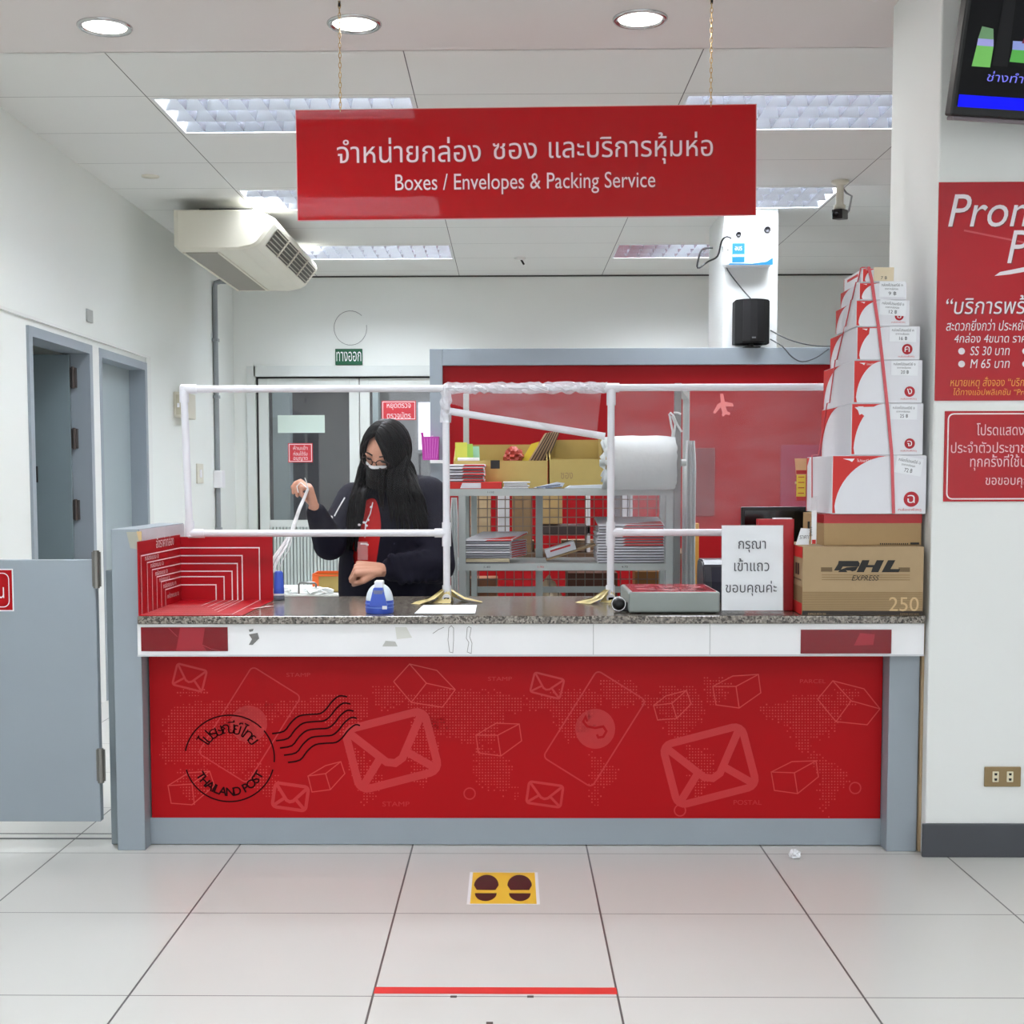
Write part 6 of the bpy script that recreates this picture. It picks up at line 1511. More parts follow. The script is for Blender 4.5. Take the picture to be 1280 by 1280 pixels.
for i in range(nb):
    Y = T0 + .06 + .012 * i; xo = 4.2 * i
    P_ = [(658 + xo, 580), (660.5 + xo, 580), (684 + xo * .72, 541 - .5 * i), (681.5 + xo * .72, 541.5 - .5 * i)]
    m = MB(); m.prism([(onY(x, y, Y).x, onY(x, y, Y).z) for x, y in P_], 'y', Y, Y + .16, ENVB); m.prism([(onY(x, y, Y).x, onY(x, y, Y).z) for x, y in [(P_[1][0] - .2, 580), (P_[1][0] + 1.6, 580), (P_[2][0] + 1.2, P_[2][1] + .4), (P_[2][0] - .2, P_[2][1] + .2)]], 'y', Y + .002, Y + .158, ENVD); tag(m.build('brown_envelope'), 'brown envelope leaning in the left tray, %s of six' % ['leftmost', 'second from the left', 'third from the left', 'fourth from the left', 'fifth from the left', 'rightmost'][i], 'envelope', 'brown envelopes leaning in the left tray')

# small box and board on the lower shelf
Yq = RF + .16
p = [onY(x, y, Yq) for x, y in ((686, 703), (725, 691), (725, 684), (684, 695))]
tl_ = atan2(p[1].z - p[0].z, p[1].x - p[0].x)
Mx = Matrix.Translation((onY(683, 705, Yq).x, Yq, z_mid + .004)) @ Matrix.Rotation(-tl_, 4, 'Y')
m = MB(); m.box(0, .27, 0, .12, -.001, .006, KRAFT, M=Mx); tag(m.build('cardboard_sheet'), 'sloping cardboard sheet under the small white box on the lower rack shelf', 'cardboard')
m = MB(); m.box(.006, .152, .006, .09, .008, .05, FCW, .003, M=Mx); m.add([(.03, .0052, .032), (.13, .0052, .032), (.13, .0052, .040), (.03, .0052, .040)], [(0, 1, 2, 3)], KRED, M=Mx); tag(m.build('small_box'), 'small tilted white box with a red stripe on the lower rack shelf', 'box')

# things seen through the mesh, on a low table behind the rack
TB = 6.75
tb = thing('packing_bench', (.25, 7.0, 0), 'brown bench behind the wire rack carrying cartons and paper', 'bench')
tz = onY(700, 692, TB).z
m = MB(); m.box(rx0 + .02, rx1 + .2, TB, TB + .5, tz - .03, tz, mat('bench_brown', (120, 92, 70), .6, noise=.1)); m.build('bench_top', tb)
for x in (rx0 + .04, rx1 + .15):
    for y in (TB + .02, TB + .44):
        m = MB(); m.box(x, x + .04, y, y + .04, 0, tz - .031, mat('bench_brown', (0, 0, 0))); m.build('leg', tb)
def back(px0, px1, yt, col, label, cat, name, Y=TB + .05, d=.2, z0=None):
    x0, z1 = XZ(px0, yt, Y); x1, _ = XZ(px1, yt, Y); m = MB(); m.box(x0, x1, Y, Y + d, (tz if z0 is None else z0) + .0015, z1, mat('seen_' + name + str(px0), col, .6, noise=.1, scale=20), .004); return tag(m.build(name), label, cat)
back(588, 613, 614, (192, 168, 134), 'pale brown parcel at the left behind the rack mesh', 'parcel', 'brown_parcel')
back(622, 637, 614, (206, 206, 210), 'narrow white parcel behind the rack mesh', 'parcel', 'white_parcel')
back(640, 664, 618, (150, 122, 90), 'mid brown carton behind the rack mesh, left of the rear upright', 'carton', 'carton')
back(676, 703, 616, (190, 160, 110), 'tall kraft carton behind the rack mesh, right of the rear upright', 'carton', 'carton', z0=onY(690, 656, TB).z)
back(676, 738, 657, (74, 62, 62), 'dark flat tray behind the rack mesh', 'tray', 'dark_tray', d=.3, z0=onY(690, 669, TB).z)
for i, (a, b, c) in enumerate(((734, 738, (222, 222, 226)), (770, 778, (120, 120, 126)), (778, 784, (206, 208, 214)), (785, 791, (190, 192, 198)))):
    back(a, b, 614, c, ['white upright folder leaning behind the rack mesh', 'dark grey upright folder behind the rack mesh', 'white upright folder between two grey ones behind the rack mesh', 'light grey upright folder at the right behind the rack mesh'][i], 'folder', 'folder')
back(702, 744, 675, (150, 122, 96), 'brown carton low on the bench behind the small tilted box', 'carton', 'carton', Y=TB + .36, d=.12)
back(640, 668, 676, (128, 104, 82), 'short brown carton on the bench behind the left flat carton stack', 'carton', 'carton', Y=TB + .3, d=.15)
# under the lower shelf
lz = onY(700, 745, RB + .06).z
back(583, 622, 723, (170, 110, 80), 'reddish brown carton low behind the mesh at the left', 'carton', 'carton', Y=RB + .03, d=.18, z0=.0)
back(708, 772, 716, (96, 58, 44), 'dark brown carton low behind the mesh in the middle', 'carton', 'carton', Y=RB + .06, d=.15, z0=.0)
back(794, 838, 714, (160, 108, 60), 'orange brown carton low behind the mesh at the right', 'carton', 'carton', Y=RB + .04, d=.15, z0=.0)
random.seed(77); bm = bmesh.new(); bmesh.ops.create_icosphere(bm, subdivisions=3, radius=1)
xa, xb, zt2_ = onY(668, 740, 6.85).x, onY(706, 740, 6.85).x, onY(690, 722, 6.85).z
for v in bm.verts:
    f_ = 1 + random.uniform(-.12, .1); v.co = Vector(((xa + xb) / 2 + v.co.x * (xb - xa) / 2 * f_, 6.85 + v.co.y * .1 * f_, max(.001, zt2_ - .3 + .3 * v.co.z * f_)))
m = MB(); m.bm(bm, mat('cream_bag', (214, 200, 172), .6)); tag(m.build('paper_sack'), 'cream paper sack under the bench, peaking behind the lower mesh', 'sack')
back(866, 874, 654, (186, 136, 56), 'narrow orange-brown board standing right of the long foam sheet', 'board', 'board', Y=7.2, d=.03, z0=0)

# table with orange box to the left of the worker
PBY = 6.3
tb = thing('side_table', (-.9, 6.6, 0), 'low white table behind the counter to the left of the worker', 'table')
xq0, xq1 = onY(325, 740, PBY).x, onY(440, 740, PBY).x; zt_ = onY(380, 743.5, PBY).z
m = MB(); m.box(xq0, xq1, PBY, PBY + .6, zt_ - .03, zt_, WHITE); m.build('table_top', tb)
for x in (xq0 + .02, xq1 - .06):
    for y in (PBY + .02, PBY + .54):
        m = MB(); m.box(x, x + .04, y, y + .04, 0, zt_ - .031, STEEL); m.build('leg', tb)
ox0, ox1, oy = onY(391, 735, PBY + .12).x, onY(425, 735, PBY + .12).x, PBY + .12
oz = onY(400, 717, oy).z
ob = thing('orange_box', ((ox0 + ox1) / 2, oy, zt_), 'small open box with an orange rim and kraft front, left of the worker', 'box')
OR = mat('orange', (240, 110, 50), .5)
m = MB(); b = .006
m.box(ox0 + .02, ox1, oy, oy + b, zt_ + .001, oz - .012, KRAFTY); m.box(ox0, ox1, oy + .16, oy + .16 + b, zt_ + .001, oz, KRAFTY); m.box(ox0, ox0 + b, oy, oy + .16, zt_ + .001, oz, OR); m.box(ox1 - b, ox1, oy, oy + .16, zt_ + .001, oz - .006, KRAFTY); m.box(ox0, ox1, oy, oy + .16, zt_ + .001, zt_ + .006, KRAFTY); m.box(ox0 - .002, ox0 + .03, oy - .0015, oy, zt_ + .001, oz - .002, OR)
m.build('body', ob)
m = MB(); m.box(ox0 + .02, ox1, oy - .002, oy + .001, oz - .014, oz - .005, OR); m.box(ox0, ox1, oy + .158, oy + .168, oz - .012, oz + .002, OR); m.box(ox1 - .004, ox1 + .003, oy, oy + .16, oz - .01, oz, OR); m.build('rim', ob)
h0, h1 = onY(373.5, 736, PBY + .04), onY(395, 728.5, PBY + .04)
m = MB(); m.tube([(h0.x, PBY + .04, zt_ + .001), (h0.x, PBY + .04, h1.z - .006), (h0.x + .008, PBY + .04, h1.z), (h1.x - .008, PBY + .04, h1.z), (h1.x, PBY + .04, h1.z - .006), (h1.x, PBY + .04, zt_ + .001)], .005, mat('steel_wire', (130, 130, 126), .3, metal=.6), 8); tag(m.build('metal_handle'), 'bent grey metal handle standing on the low table in front of the orange box', 'handle')
for k_, (a, b_, lb) in enumerate(((352, 372, 'heap of crumpled white plastic at the left on the low table'), (376, 418, 'crumpled white plastic in front of the orange box'))):
    random.seed(40 + k_); bm = bmesh.new(); bmesh.ops.create_icosphere(bm, subdivisions=3, radius=1)
    xa, xb = onY(a, 742, PBY + .05).x, onY(b_, 742, PBY + .05).x
    for v in bm.verts:
        f_ = 1 + random.uniform(-.25, .2); v.co = Vector(((xa + xb) / 2 + v.co.x * (xb - xa) / 2 * f_, PBY + .06 + v.co.y * .05 * f_, max(zt_ + .001, zt_ + .004 + v.co.z * .03 * f_)))
    m = MB(); m.bm(bm, mat('bag_white', (226, 230, 228), .35)); tag(m.build('plastic_bag'), lb, 'plastic bag')

# purple pen pot on the partition frame
PPY_ = PT - .06
a, b = onY(527, 546, PPY_), onY(549, 575, PPY_)
pp = thing('pen_pot', ((a.x + b.x) / 2, PT, b.z), 'purple wall pen holder with pens at the left edge of the red partition', 'pen holder')
PUR = mat('purple', (182, 50, 160), .4, noise=.06, scale=30)
m = MB(); m.prism([(a.x, a.z), (a.x + .008, b.z), (b.x - .004, b.z), (b.x, a.z)], 'y', PPY_ - .03, PT - .001, PUR)
for i in range(6): m.stroke([(a.x + .02 + .018 * i, PPY_ - .0306, a.z - .01), (a.x + .03 + .013 * i, PPY_ - .0306, b.z + .01)], .004, mat('purple_light', (214, 110, 200), .4, noise=0))
m.build('pot', pp)
m = MB(); q0 = onY(527, 543, PPY_ + .02); m.tube([(a.x + .02, PPY_ + .02, a.z - .08), (q0.x + .002, PPY_ + .02, q0.z + .012)], .008, PUR, 8); m.tube([(b.x - .03, PPY_ + .03, a.z - .08), (b.x - .045, PPY_ + .03, a.z + .008)], .006, mat('pen_white', (220, 220, 226), .4), 8); m.build('pen', pp)
a2, b2 = onY(538, 575, PPY_), onY(554, 579, PPY_)
m = MB(); m.box(a2.x, b2.x, PT - .1, PT - .001, b2.z, b.z - .001, WHT); tag(m.build('wall_bracket'), 'small white ledge under the purple pen holder', 'ledge')
# ================================================================== THE WORKER
def remeshed(mb, name, voxel, parent, smooth=4, cut=None, thick=0.0, mt=None):
    me = bpy.data.meshes.new(name); me.from_pydata([tuple(p) for p in mb.v], [], mb.f); me.update()
    ob = bpy.data.objects.new(name + '_src', me); COL.objects.link(ob)
    md = ob.modifiers.new('r', 'REMESH'); md.mode = 'VOXEL'; md.voxel_size = voxel; md.use_smooth_shade = True
    if smooth:
        sm_ = ob.modifiers.new('s', 'SMOOTH'); sm_.factor = .5; sm_.iterations = smooth
    dg = bpy.context.evaluated_depsgraph_get(); dg.update()
    res = bpy.data.meshes.new_from_object(ob.evaluated_get(dg)); bpy.data.objects.remove(ob); bpy.data.meshes.remove(me)
    if cut or thick:
        bm = bmesh.new(); bm.from_mesh(res); bm.normal_update()
        if cut:
            bmesh.ops.delete(bm, geom=[f for f in bm.faces if cut(f.calc_center_median(), f.normal)], context='FACES')
        if cut:
            bv = [v for v in bm.verts if v.is_boundary]
            nb_ = {v: [e.other_vert(v) for e in v.link_edges if e.is_boundary] for v in bv}
            for _ in range(60):
                nw_ = {v: v.co * .4 + sum((w.co for w in nb_[v]), Vector()) * (.6 / len(nb_[v])) for v in bv if nb_[v]}
                for v, c_ in nw_.items(): v.co = c_
            ring2 = {w for v in bv for e in v.link_edges for w in (e.other_vert(v),) if not w.is_boundary}
            for _ in range(3): bmesh.ops.smooth_vert(bm, verts=list(ring2), factor=.5, use_axis_x=True, use_axis_y=True, use_axis_z=True)
        if thick: bmesh.ops.solidify(bm, geom=list(bm.faces), thickness=thick)
        for f in bm.faces: f.smooth = True
        bm.to_mesh(res); bm.free()
    res.materials.clear(); res.materials.append(mt or mb.mats[0])
    for p_ in res.polygons: p_.material_index = 0; p_.use_smooth = True
    res.name = name
    o = bpy.data.objects.new(name, res); COL.objects.link(o)
    o.parent = parent; o.matrix_parent_inverse = parent_inv(parent)
    return o
def cap(mb, p0, p1, r0, r1, m_, n=6, seg=14):
    p0, p1 = Vector(p0), Vector(p1); d = (p1 - p0).normalized(); pts, rs = [], []
    for i in range(n + 1):
        a = pi / 2 * (1 - i / n); pts.append(p0 - d * r0 * sin(a)); rs.append(max(r0 * cos(a), 1e-4))
    for i in range(n + 1):
        a = pi / 2 * i / n; pts.append(p1 + d * r1 * sin(a)); rs.append(max(r1 * cos(a), 1e-4))
    mb.tube(pts, rs, m_, seg)
def loft(mb, secs, m_, seg=28):
    """secs: (x, y, z, rx, ry)"""
    vs, fs = [], []
    for (x, y, z, a, b) in secs:
        for k in range(seg):
            t = 2 * pi * k / seg; vs.append((x + a * cos(t), y + b * sin(t), z))
    for i in range(len(secs) - 1):
        for k in range(seg): fs.append((i * seg + k, i * seg + (k + 1) % seg, (i + 1) * seg + (k + 1) % seg, (i + 1) * seg + k))
    fs += [tuple(range(seg))[::-1], tuple(range((len(secs) - 1) * seg, len(secs) * seg))]
    mb.add(vs, fs, m_)

SKIN = mat('skin', (206, 152, 128), .5, noise=.06, scale=25)
NAVY = mat('navy_jacket', (21, 20, 36), .8, noise=.12, scale=14, spec=.25, bump=.15, bscale=40)
TEE = mat('red_shirt', (206, 24, 26), .7, noise=.06, scale=20)
HAIR = mat('black_hair', (5, 4, 6), .45, noise=0, spec=.16)
MASK = mat('black_mask', (16, 16, 20), .8, noise=.1)
TROU = mat('dark_trousers', (22, 22, 30), .8, noise=.1)
PX_, PYW = -.503, 5.56
wk = thing('person', (PX_, PYW, 0), 'worker with long black hair, black mask and navy jacket over red shirt, pulling white string', 'person')
hc = onY(482, 567, 5.45)
Mhd = Matrix.Translation(hc) @ Matrix.Rotation(R(-17), 4, 'Z') @ Matrix.Rotation(R(12), 4, 'Y') @ Matrix.Rotation(R(20), 4, 'X')
shR, shL = onY(442, 624, 5.56), onY(541, 620, 5.56)          # her right shoulder (left in the picture), her left
elR, wrR = onY(412, 680, 5.40), onY(395, 640, 5.30)
elL, wrL = onY(545, 706, 5.42), onY(476, 713, 5.29)
tzc = lambda px, py, Y=5.56: onY(px, py, Y).z

b = MB()
b.ell((0, 0, 0), (.078, .094, .115), SKIN, M=Mhd, seg=28, rings=20)
b.ell((0, -.028, -.062), (.056, .062, .056), SKIN, M=Mhd)
cap(b, Mhd @ Vector((0, -.088, .004)), Mhd @ Vector((0, -.108, -.03)), .009, .013, SKIN)
for s_ in (-1, 1):
    b.ell((s_ * .034, -.082, .018), (.022, .016, .008), SKIN, M=Mhd); b.ell((s_ * .078, .01, -.012), (.012, .02, .03), SKIN, M=Mhd)
cap(b, hc + Vector((.02, .05, -.06)), (PX_ + .01, PYW, 1.22), .054, .062, SKIN)
loft(b, [(PX_, PYW, .78, .15, .11), (PX_, PYW, .92, .16, .12), (PX_, PYW - .01, 1.06, .155, .12), (PX_, PYW - .01, 1.16, .16, .11), (PX_, PYW, 1.22, .15, .085), (PX_ + .005, PYW, 1.26, .08, .06)], SKIN)
for s_, e_, w_ in ((shR, elR, wrR), (shL, elL, wrL)):
    cap(b, s_, e_, .048, .04, SKIN); cap(b, e_, w_, .04, .027, SKIN)
for s_ in (-1, 1):
    cap(b, (PX_ + s_ * .085, PYW + .01, .80), (PX_ + s_ * .095, PYW, .45), .085, .058, SKIN); cap(b, (PX_ + s_ * .095, PYW, .45), (PX_ + s_ * .1, PYW + .02, .1), .056, .038, SKIN)
def hand(W, d, n, bend, thumb, side, scale=1.0, spread=.0):
    d = d.normalized(); n = (n - d * n.dot(d)).normalized(); s = n.cross(d) * side
    for i in range(4):
        mc = W + (d * (.082, .086, .083, .076)[i] + s * (.031, .010, -.011, -.030)[i]) * scale
        cap(b, W + s * (.018, .006, -.006, -.016)[i] * scale, mc, .017 * scale, .0125 * scale, SKIN)
        p_ = mc; a = 0
        for j, L_ in enumerate(((.040, .045, .042, .033)[i], (.025, .029, .027, .020)[i], (.020, .021, .020, .017)[i])):
            a += R(bend[i][j]); dr = d * cos(a) + n * sin(a) + s * spread * (1.5 - i) * .12
            q_ = p_ + dr.normalized() * L_ * scale; cap(b, p_, q_, (.0100, .0092, .0085)[j] * scale, (.0094, .0086, .0076)[j] * scale, SKIN); p_ = q_
    t0 = W + (d * .022 + s * .026 + n * .006) * scale
    for j in range(3):
        L_ = (.042, .032, .026)[j] * scale; v = (d * thumb[j][0] + s * thumb[j][1] + n * thumb[j][2]).normalized(); q_ = t0 + v * L_
        cap(b, t0, q_, (.0145, .0112, .0100)[j] * scale, (.0115, .0104, .0085)[j] * scale, SKIN); t0 = q_
    return t0
hdR = onY(386, 610, 5.27)
cap(b, wrR, onY(393, 635, 5.29), .027, .025, SKIN)
tipR = hand(onY(393, 634, 5.29), Vector((-.22, -.05, .95)), Vector((-.92, -.25, -.1)), [(38, 62, 40), (55, 70, 40), (65, 75, 40), (70, 78, 40)], [(.75, .45, .5), (.8, -.05, .6), (.75, -.3, .6)], 1, 1.02)
hand(onY(474, 712, 5.285), Vector((-1, -.12, .06)), Vector((.05, .55, -.83)), [(62, 88, 55), (68, 90, 55), (72, 90, 55), (76, 90, 55)], [(.75, .5, .3), (.8, -.2, .55), (.4, -.55, .7)], -1, 1.1)
remeshed(b, 'body', .0042, wk, 3)

t = MB(); loft(t, [(PX_, PYW - .01, .78, .175, .135), (PX_, PYW - .015, .92, .188, .15), (PX_, PYW - .015, 1.04, .19, .152), (PX_, PYW - .012, 1.14, .185, .138), (PX_, PYW, 1.22, .165, .10), (PX_, PYW, 1.262, .09, .07)], TEE)
sh_ = remeshed(t, 'shirt', .010, wk, 4); sh_['label'] = 'red shirt'

j = MB()
loft(j, [(PX_ + .004, PYW, .70, .215, .155), (PX_ + .002, PYW, .80, .232, .17), (PX_ + .004, PYW, .92, .232, .178), (PX_ + .01, PYW, 1.04, .222, .176), (PX_ + .015, PYW, 1.13, .21, .16), (PX_ + .015, PYW + .005, 1.20, .195, .125), (PX_ + .01, PYW + .01, 1.25, .14, .09), (PX_ + .005, PYW + .015, 1.285, .085, .07)], NAVY)
cap(j, shR, elR, .070, .066, NAVY); cap(j, elR, wrR + (wrR - elR) * -.04, .066, .040, NAVY)
cap(j, shL + Vector((-.02, 0, 0)), elL, .082, .078, NAVY); cap(j, elL, wrL + (elL - wrL) * .22, .078, .05, NAVY)
for k_ in range(5):      # folds on the sleeves
    q_ = shL.lerp(elL, .25 + .17 * k_); cap(j, q_ + Vector((-.06, -.045, .03)), q_ + Vector((.05, -.055, -.01)), .018, .016, NAVY)
    q_ = elL.lerp(wrL, .1 + .15 * k_); cap(j, q_ + Vector((-.02, -.05, .05)), q_ + Vector((.02, -.05, -.05)), .016, .014, NAVY)
    q_ = shR.lerp(elR, .2 + .18 * k_); cap(j, q_ + Vector((-.04, -.04, .02)), q_ + Vector((.03, -.045, -.02)), .015, .014, NAVY)
# hood lying on the shoulders
for k_ in range(9):
    a = pi * (.0 + k_ / 8); a2 = pi * ((k_ + 1) / 8)
    if k_ < 8: cap(j, (PX_ + .02 + .125 * cos(a), PYW + .02 + .085 * sin(a), 1.262 + .012 * sin(a)), (PX_ + .02 + .125 * cos(a2), PYW + .02 + .085 * sin(a2), 1.262 + .012 * sin(a2)), .034, .034, NAVY)
cap(j, (PX_ + .145, PYW + .02, 1.262), (PX_ + .09, PYW - .11, 1.21), .034, .026, NAVY)
def jcut(c, n):
    if c.z > 1.5 or c.z < .86 or c.y > PYW - .05: return False
    if (c - wrL).length < .10 or (c - wrR).length < .1: return False
    v = Mcam_px(c); px, py = v
    if py < 600 or py > 726: return False
    xl = 462 + (py - 600) * (436 - 462) / 55 if py < 655 else 436 + (py - 655) * (444 - 436) / 60
    xr2 = 466 + (py - 600) * (478 - 466) / 55 if py < 655 else 478 - (py - 655) * 9 / 60
    return xl < px < xr2 and n.y < .3 and c.y < PYW - .09
def Mcam_px(p):
    q_ = CAM_R.transposed() @ (Vector(p) - Vector((0, 0, CAM_H))); return PPX + FPX * q_.x / -q_.z, PPY - FPX * q_.y / -q_.z
jk = remeshed(j, 'jacket', .009, wk, 5, cut=jcut, thick=-.004); jk['label'] = 'navy jacket worn open'
m = MB()
m.tube([onY(431, 622, 5.40), onY(424, 634, 5.385), onY(418, 645, 5.37)], .0028, WHT, 6); m.ell(tuple(onY(414, 647, 5.365)), (.007, .007, .008), WHT); o = m.build('drawstring', wk)

tr = MB()
for s_ in (-1, 1):
    cap(tr, (PX_ + s_ * .085, PYW + .01, .80), (PX_ + s_ * .097, PYW, .45), .108, .08, TROU); cap(tr, (PX_ + s_ * .097, PYW, .45), (PX_ + s_ * .1, PYW + .02, .09), .078, .06, TROU)
loft(tr, [(PX_, PYW, .70, .18, .13), (PX_, PYW, .80, .185, .14), (PX_, PYW, .88, .18, .135)], TROU)
remeshed(tr, 'trousers', .012, wk, 4)
for s_ in (-1, 1):
    f_ = MB(); cap(f_, (PX_ + s_ * .1, PYW + .05, .042), (PX_ + s_ * .115, PYW - .13, .034), .038, .034, BLACK); f_.box(PX_ + s_ * .107 - .036, PX_ + s_ * .107 + .036, PYW - .15, PYW + .08, .002, .03, BLACK, .01); f_.ell((PX_ + s_ * .1, PYW + .03, .07), (.04, .05, .04), BLACK)
    remeshed(f_, 'shoe', .008, wk, 2)

# face mask, glasses, eyes
def facept(az, z, k=1.0):
    r_ = math.sqrt(max(.02, 1 - (z / .122) ** 2)); r_ = max(r_, .97 - .24 * (az / 1.4) ** 2) if z < -.02 else r_; return Vector((.080 * k * r_ * sin(az), -.097 * k * r_ * cos(az) - .027 * math.exp(-(az / .33) ** 2) * (1 if z > -.07 else .4), z))
m = MB(); na, nz = 18, 12; vs, fs = [], []
for i in range(nz + 1):
    for k_ in range(na + 1):
        az = R(-80 + 160 * k_ / na); z = -.016 - .022 * (abs(az) / 1.4) ** 2 + (-.122 - (-.016)) * i / nz
        vs.append(facept(az, z, 1.06 + .03 * sin(pi * i / nz)))
for i in range(nz):
    for k_ in range(na): a = i * (na + 1) + k_; fs.append((a, a + 1, a + na + 2, a + na + 1))
m.add(vs, fs, MASK, True, Mhd)
for s_ in (-1, 1): m.tube([Mhd @ facept(R(s_ * 80), -.045, 1.07), Mhd @ Vector((s_ * .092, .012, .0))], .0016, MASK, 6)
mk_ = m.build('mask', wk)
m = MB(); vs, fs = [], []
for i in range(3):
    for k_ in range(13):
        az = R(-34 + 68 * k_ / 12); z = -.008 - .014 * i / 2 - .006 * (az / .6) ** 2; vs.append(facept(az, z, 1.07 + .02 * i / 2))
for i in range(2):
    for k_ in range(12): a = i * 13 + k_; fs.append((a, a + 1, a + 14, a + 13))
m.add(vs, fs, WHT, True, Mhd); o = m.build('mask_edge', mk_); o['label'] = 'white upper edge of the mask'
m = MB(); GLF = mat('glasses_frame', (52, 30, 28), .35, metal=.3)
for s_ in (-1, 1):
    ring_ = [Mhd @ Vector((s_ * .034 + .026 * cos(t_), -.112 + .012 * abs(cos(t_)) * (1 if cos(t_) * s_ > 0 else .2), -.004 + .018 * sin(t_))) for t_ in [2 * pi * i / 20 for i in range(21)]]
    m.tube(ring_, .0022, GLF, 6, caps=False); m.tube([Mhd @ Vector((s_ * .06, -.1, .002)), Mhd @ Vector((s_ * .088, -.03, .006)), Mhd @ Vector((s_ * .088, .02, 0))], .002, GLF, 6)
m.tube([Mhd @ Vector((-.010, -.113, 0)), Mhd @ Vector((0, -.117, .003)), Mhd @ Vector((.010, -.113, 0))], .002, GLF, 6); m.build('glasses', wk)
for s_ in (-1, 1):
    m = MB(); m.ell((s_ * .032, -.0885, .0), (.0125, .006, .0045), mat('eye_lash', (24, 14, 12), .4), M=Mhd); m.build('eye', wk)
    m = MB(); m.tube([Mhd @ Vector((s_ * .016, -.098, .022)), Mhd @ Vector((s_ * .034, -.095, .027)), Mhd @ Vector((s_ * .052, -.082, .022))], .0032, mat('brow', (40, 26, 22), .7), 6); m.build('eyebrow', wk)

# hair
random.seed(99)
h = MB(); er = Vector((.094, .112, .130))
def onhead(dv, k=1.0):
    dv = dv.normalized(); return Mhd @ Vector((dv.x * er.x * k, dv.y * er.y * k + .006, dv.z * er.z * k + .006))
# scalp
vs, fs = [], []; ns, nr = 40, 26
for i in range(nr + 1):
    for k_ in range(ns):
        th, ph = pi * i / nr * .82, 2 * pi * k_ / ns; vs.append(onhead(Vector((sin(th) * sin(ph), -sin(th) * cos(ph), cos(th))), .965))
for i in range(nr):
    for k_ in range(ns):
        th, ph = pi * (i + .5) / nr * .82, 2 * pi * (k_ + .5) / ns; ph = ph - 2 * pi if ph > pi else ph
        if th > R(42) and R(-58) < ph < R(52): continue
        fs.append((i * ns + k_, i * ns + (k_ + 1) % ns, (i + 1) * ns + (k_ + 1) % ns, (i + 1) * ns + k_))
h.add(vs, fs, HAIR, True)
def strand(t_, side, az, zend, k, rad, wave):
    """from the parting (t_: 0 front .. 1 back) over the skull to azimuth az at ear height, then hanging"""
    fa = R(46 - 110 * t_); A = Vector((-.16 + .0 * t_, -sin(fa), cos(fa)))
    B = Vector((sin(az), -cos(az), -.30)); pts = []
    n = 9
    for i in range(n + 1):
        u = i / n; q_ = A.normalized().lerp(B.normalized(), u); q_.z += .16 * sin(pi * u) * (.6 if side < 0 else .8); pts.append(onhead(q_, k * (1 + .03 * sin(pi * u))))
    e = pts[-1]; out = (e - hc); out.z = 0; out = out.normalized() if out.length > .001 else Vector((0, -1, 0))
    z0 = e.z; nn_ = 9
    for i in range(1, nn_ + 1):
        u = i / nn_; z = z0 + (zend - z0) * u
        x = e.x + out.x * .030 * u ** .6 + wave[0] * sin(u * 5 + wave[2]) * .010
        y = e.y + out.y * .02 * u + wave[1] * sin(u * 4 + wave[3]) * .008
        if abs(az) < R(125):
            if side > 0: x += .055 * u * max(0, sin(az)) 
            else: x -= .035 * u
            fy = PYW - .19 - .012 * random.random()
            if z < 1.30:
                s_ = min(1, (1.30 - z) / .07); y = y * (1 - s_) + min(y, fy + .03 * abs(x - PX_) / .15) * s_
        else:
            y = max(y, PYW + .06 * u + .02 + (.12 if z < 1.28 else 0) * min(1, (1.28 - z) / .1 if z < 1.28 else 0))
        pts.append(Vector((x, y, z)))
    N = len(pts); rs = [rad * (.55 if i == 0 else 1) * (1 if i < N - 4 else (N - i) / 4.5) for i in range(N)]
    h.tube(pts, rs, HAIR, 7, flat=.6)
for lay in range(3):
    k = (1.0, 1.03, .985)[lay]
    for i in range(34):       # picture-left side of the parting
        u = (i + random.random()) / 34; az = R(-64 - 116 * u) + random.uniform(-.05, .05)
        ze = (1.035 + random.uniform(-.05, .06)) if u < .45 else 1.10
        strand(.05 + .95 * u, -1, az, ze, k, .0105, [random.uniform(-1, 1) for _ in range(4)])
    for i in range(46):       # picture-right side, sweeping over the forehead
        u = (i + random.random()) / 46; az = R(40 + 140 * u) + random.uniform(-.05, .05)
        ze = (1.085 + random.uniform(-.05, .06) + .06 * u) if u < .5 else 1.10
        strand(.0 + 1.0 * u, 1, az, ze, k, .0108, [random.uniform(-1, 1) for _ in range(4)])
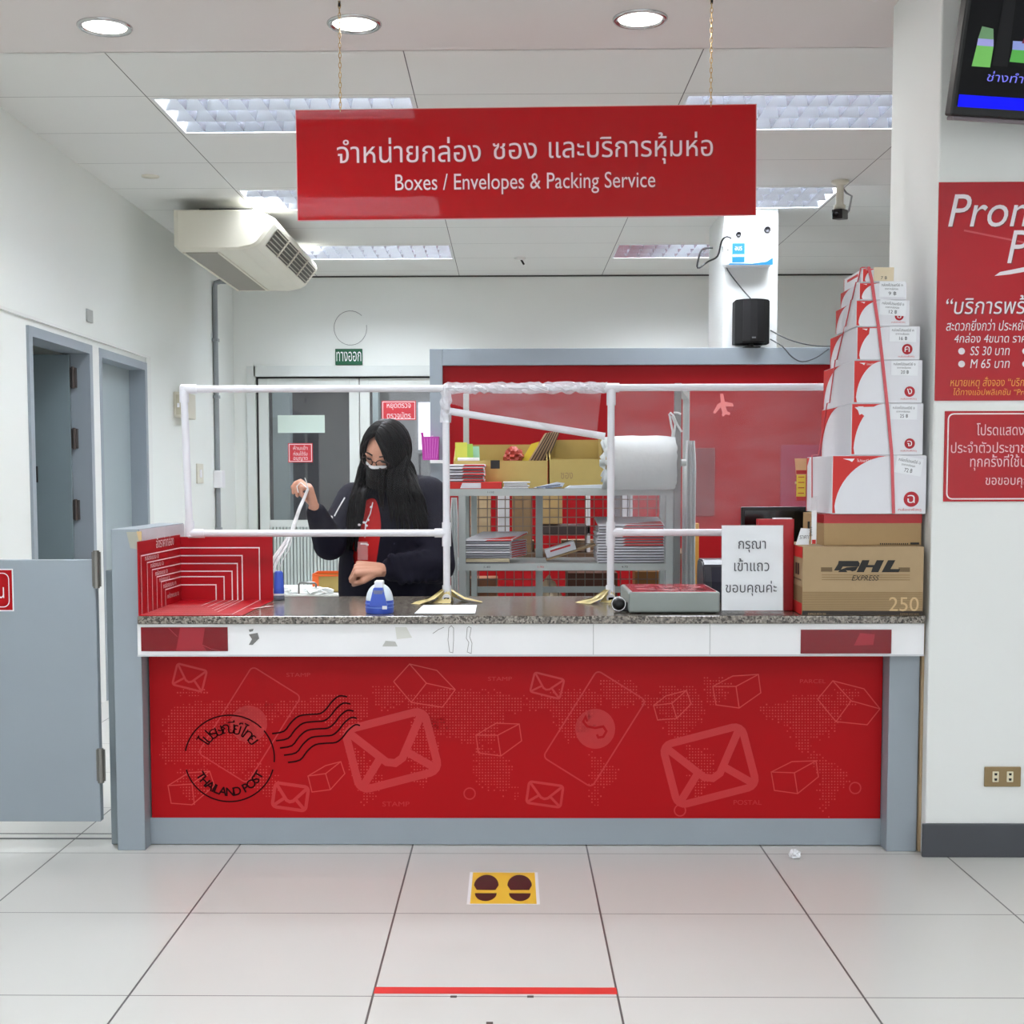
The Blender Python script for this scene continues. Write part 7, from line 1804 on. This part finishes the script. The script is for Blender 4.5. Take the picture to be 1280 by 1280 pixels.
for i in range(26):           # locks falling in front of the chest beside the mask
    a = random.uniform(0, 1)
    x0_, x1__ = (470 + 30 * a, 474 + 34 * a); ya, yb_ = 592 + 6 * random.random(), 628 + 26 * random.random()
    h.tube([onY(x0_ + 10, ya - 22, 5.395), onY(x0_ + 4, ya, 5.365), onY((x0_ + x1__) / 2 + 1, (ya + yb_) / 2, 5.355), onY(x1__, yb_, 5.36)], [.010, .011, .010, .003], HAIR, 7, flat=.6)
h.build('hair', wk)

# lanyard with badge
m = MB(); LW_ = mat('lanyard_white', (220, 216, 220), .5, noise=.1, scale=200)
m.tube([onY(466, 628, 5.385), onY(463, 642, 5.37), onY(457, 654, 5.362), onY(456, 672, 5.36)], .0026, LW_, 6)
for (x, y) in ((464, 634), (460, 650), (455, 653), (449, 656), (458, 657), (459, 681)): m.ell(tuple(onY(x, y, 5.36)), (.006, .003, .005), LW_)
m.build('lanyard', wk)
a, b_ = onY(447, 677, 5.36), onY(460, 700, 5.36)
m = MB(); m.box(a.x, b_.x, 5.356, 5.359, b_.z, a.z, film('badge_film', (226, 170, 170), .35), .001); m.box(a.x + .012, b_.x - .004, 5.3555, 5.356, a.z - .012, a.z - .006, LW_); m.build('badge', wk)

# white plastic string from the raised hand
m = MB(); STR = film('string_plastic', (244, 246, 248), .8, .2)
base = [(385, 611, 5.225), (381, 621, 5.22), (374, 637, 5.20), (368, 655, 5.18), (364, 667, 5.165), (357, 682, 5.15), (349, 694, 5.13), (343, 705, 5.11), (338, 716, 5.09)]
random.seed(12)
for k_ in range(9):
    o_ = [random.uniform(-1, 1) for _ in range(4)]
    pts = []
    for i, (x, y, Y) in enumerate(base):
        u = i / (len(base) - 1); pts.append(onY(x + o_[0] * (1 + 5 * u * (1 if i > 4 else .4)), y + o_[1] * 6 * u * (1.5 if i > 4 else .4), Y))
    m.tube(pts, .0032 if k_ < 4 else .0022, STR, 6)
m.tube([onY(385, 611, 5.225), onY(383, 602, 5.22), onY(381, 597, 5.22)], .002, STR, 6); m.tube([onY(385, 611, 5.225), onY(376, 603, 5.23), onY(371, 608, 5.23), onY(373, 616, 5.22)], .002, STR, 6)
tag(m.build('plastic_string'), 'bundle of white plastic string held in the raised hand of the worker', 'string')
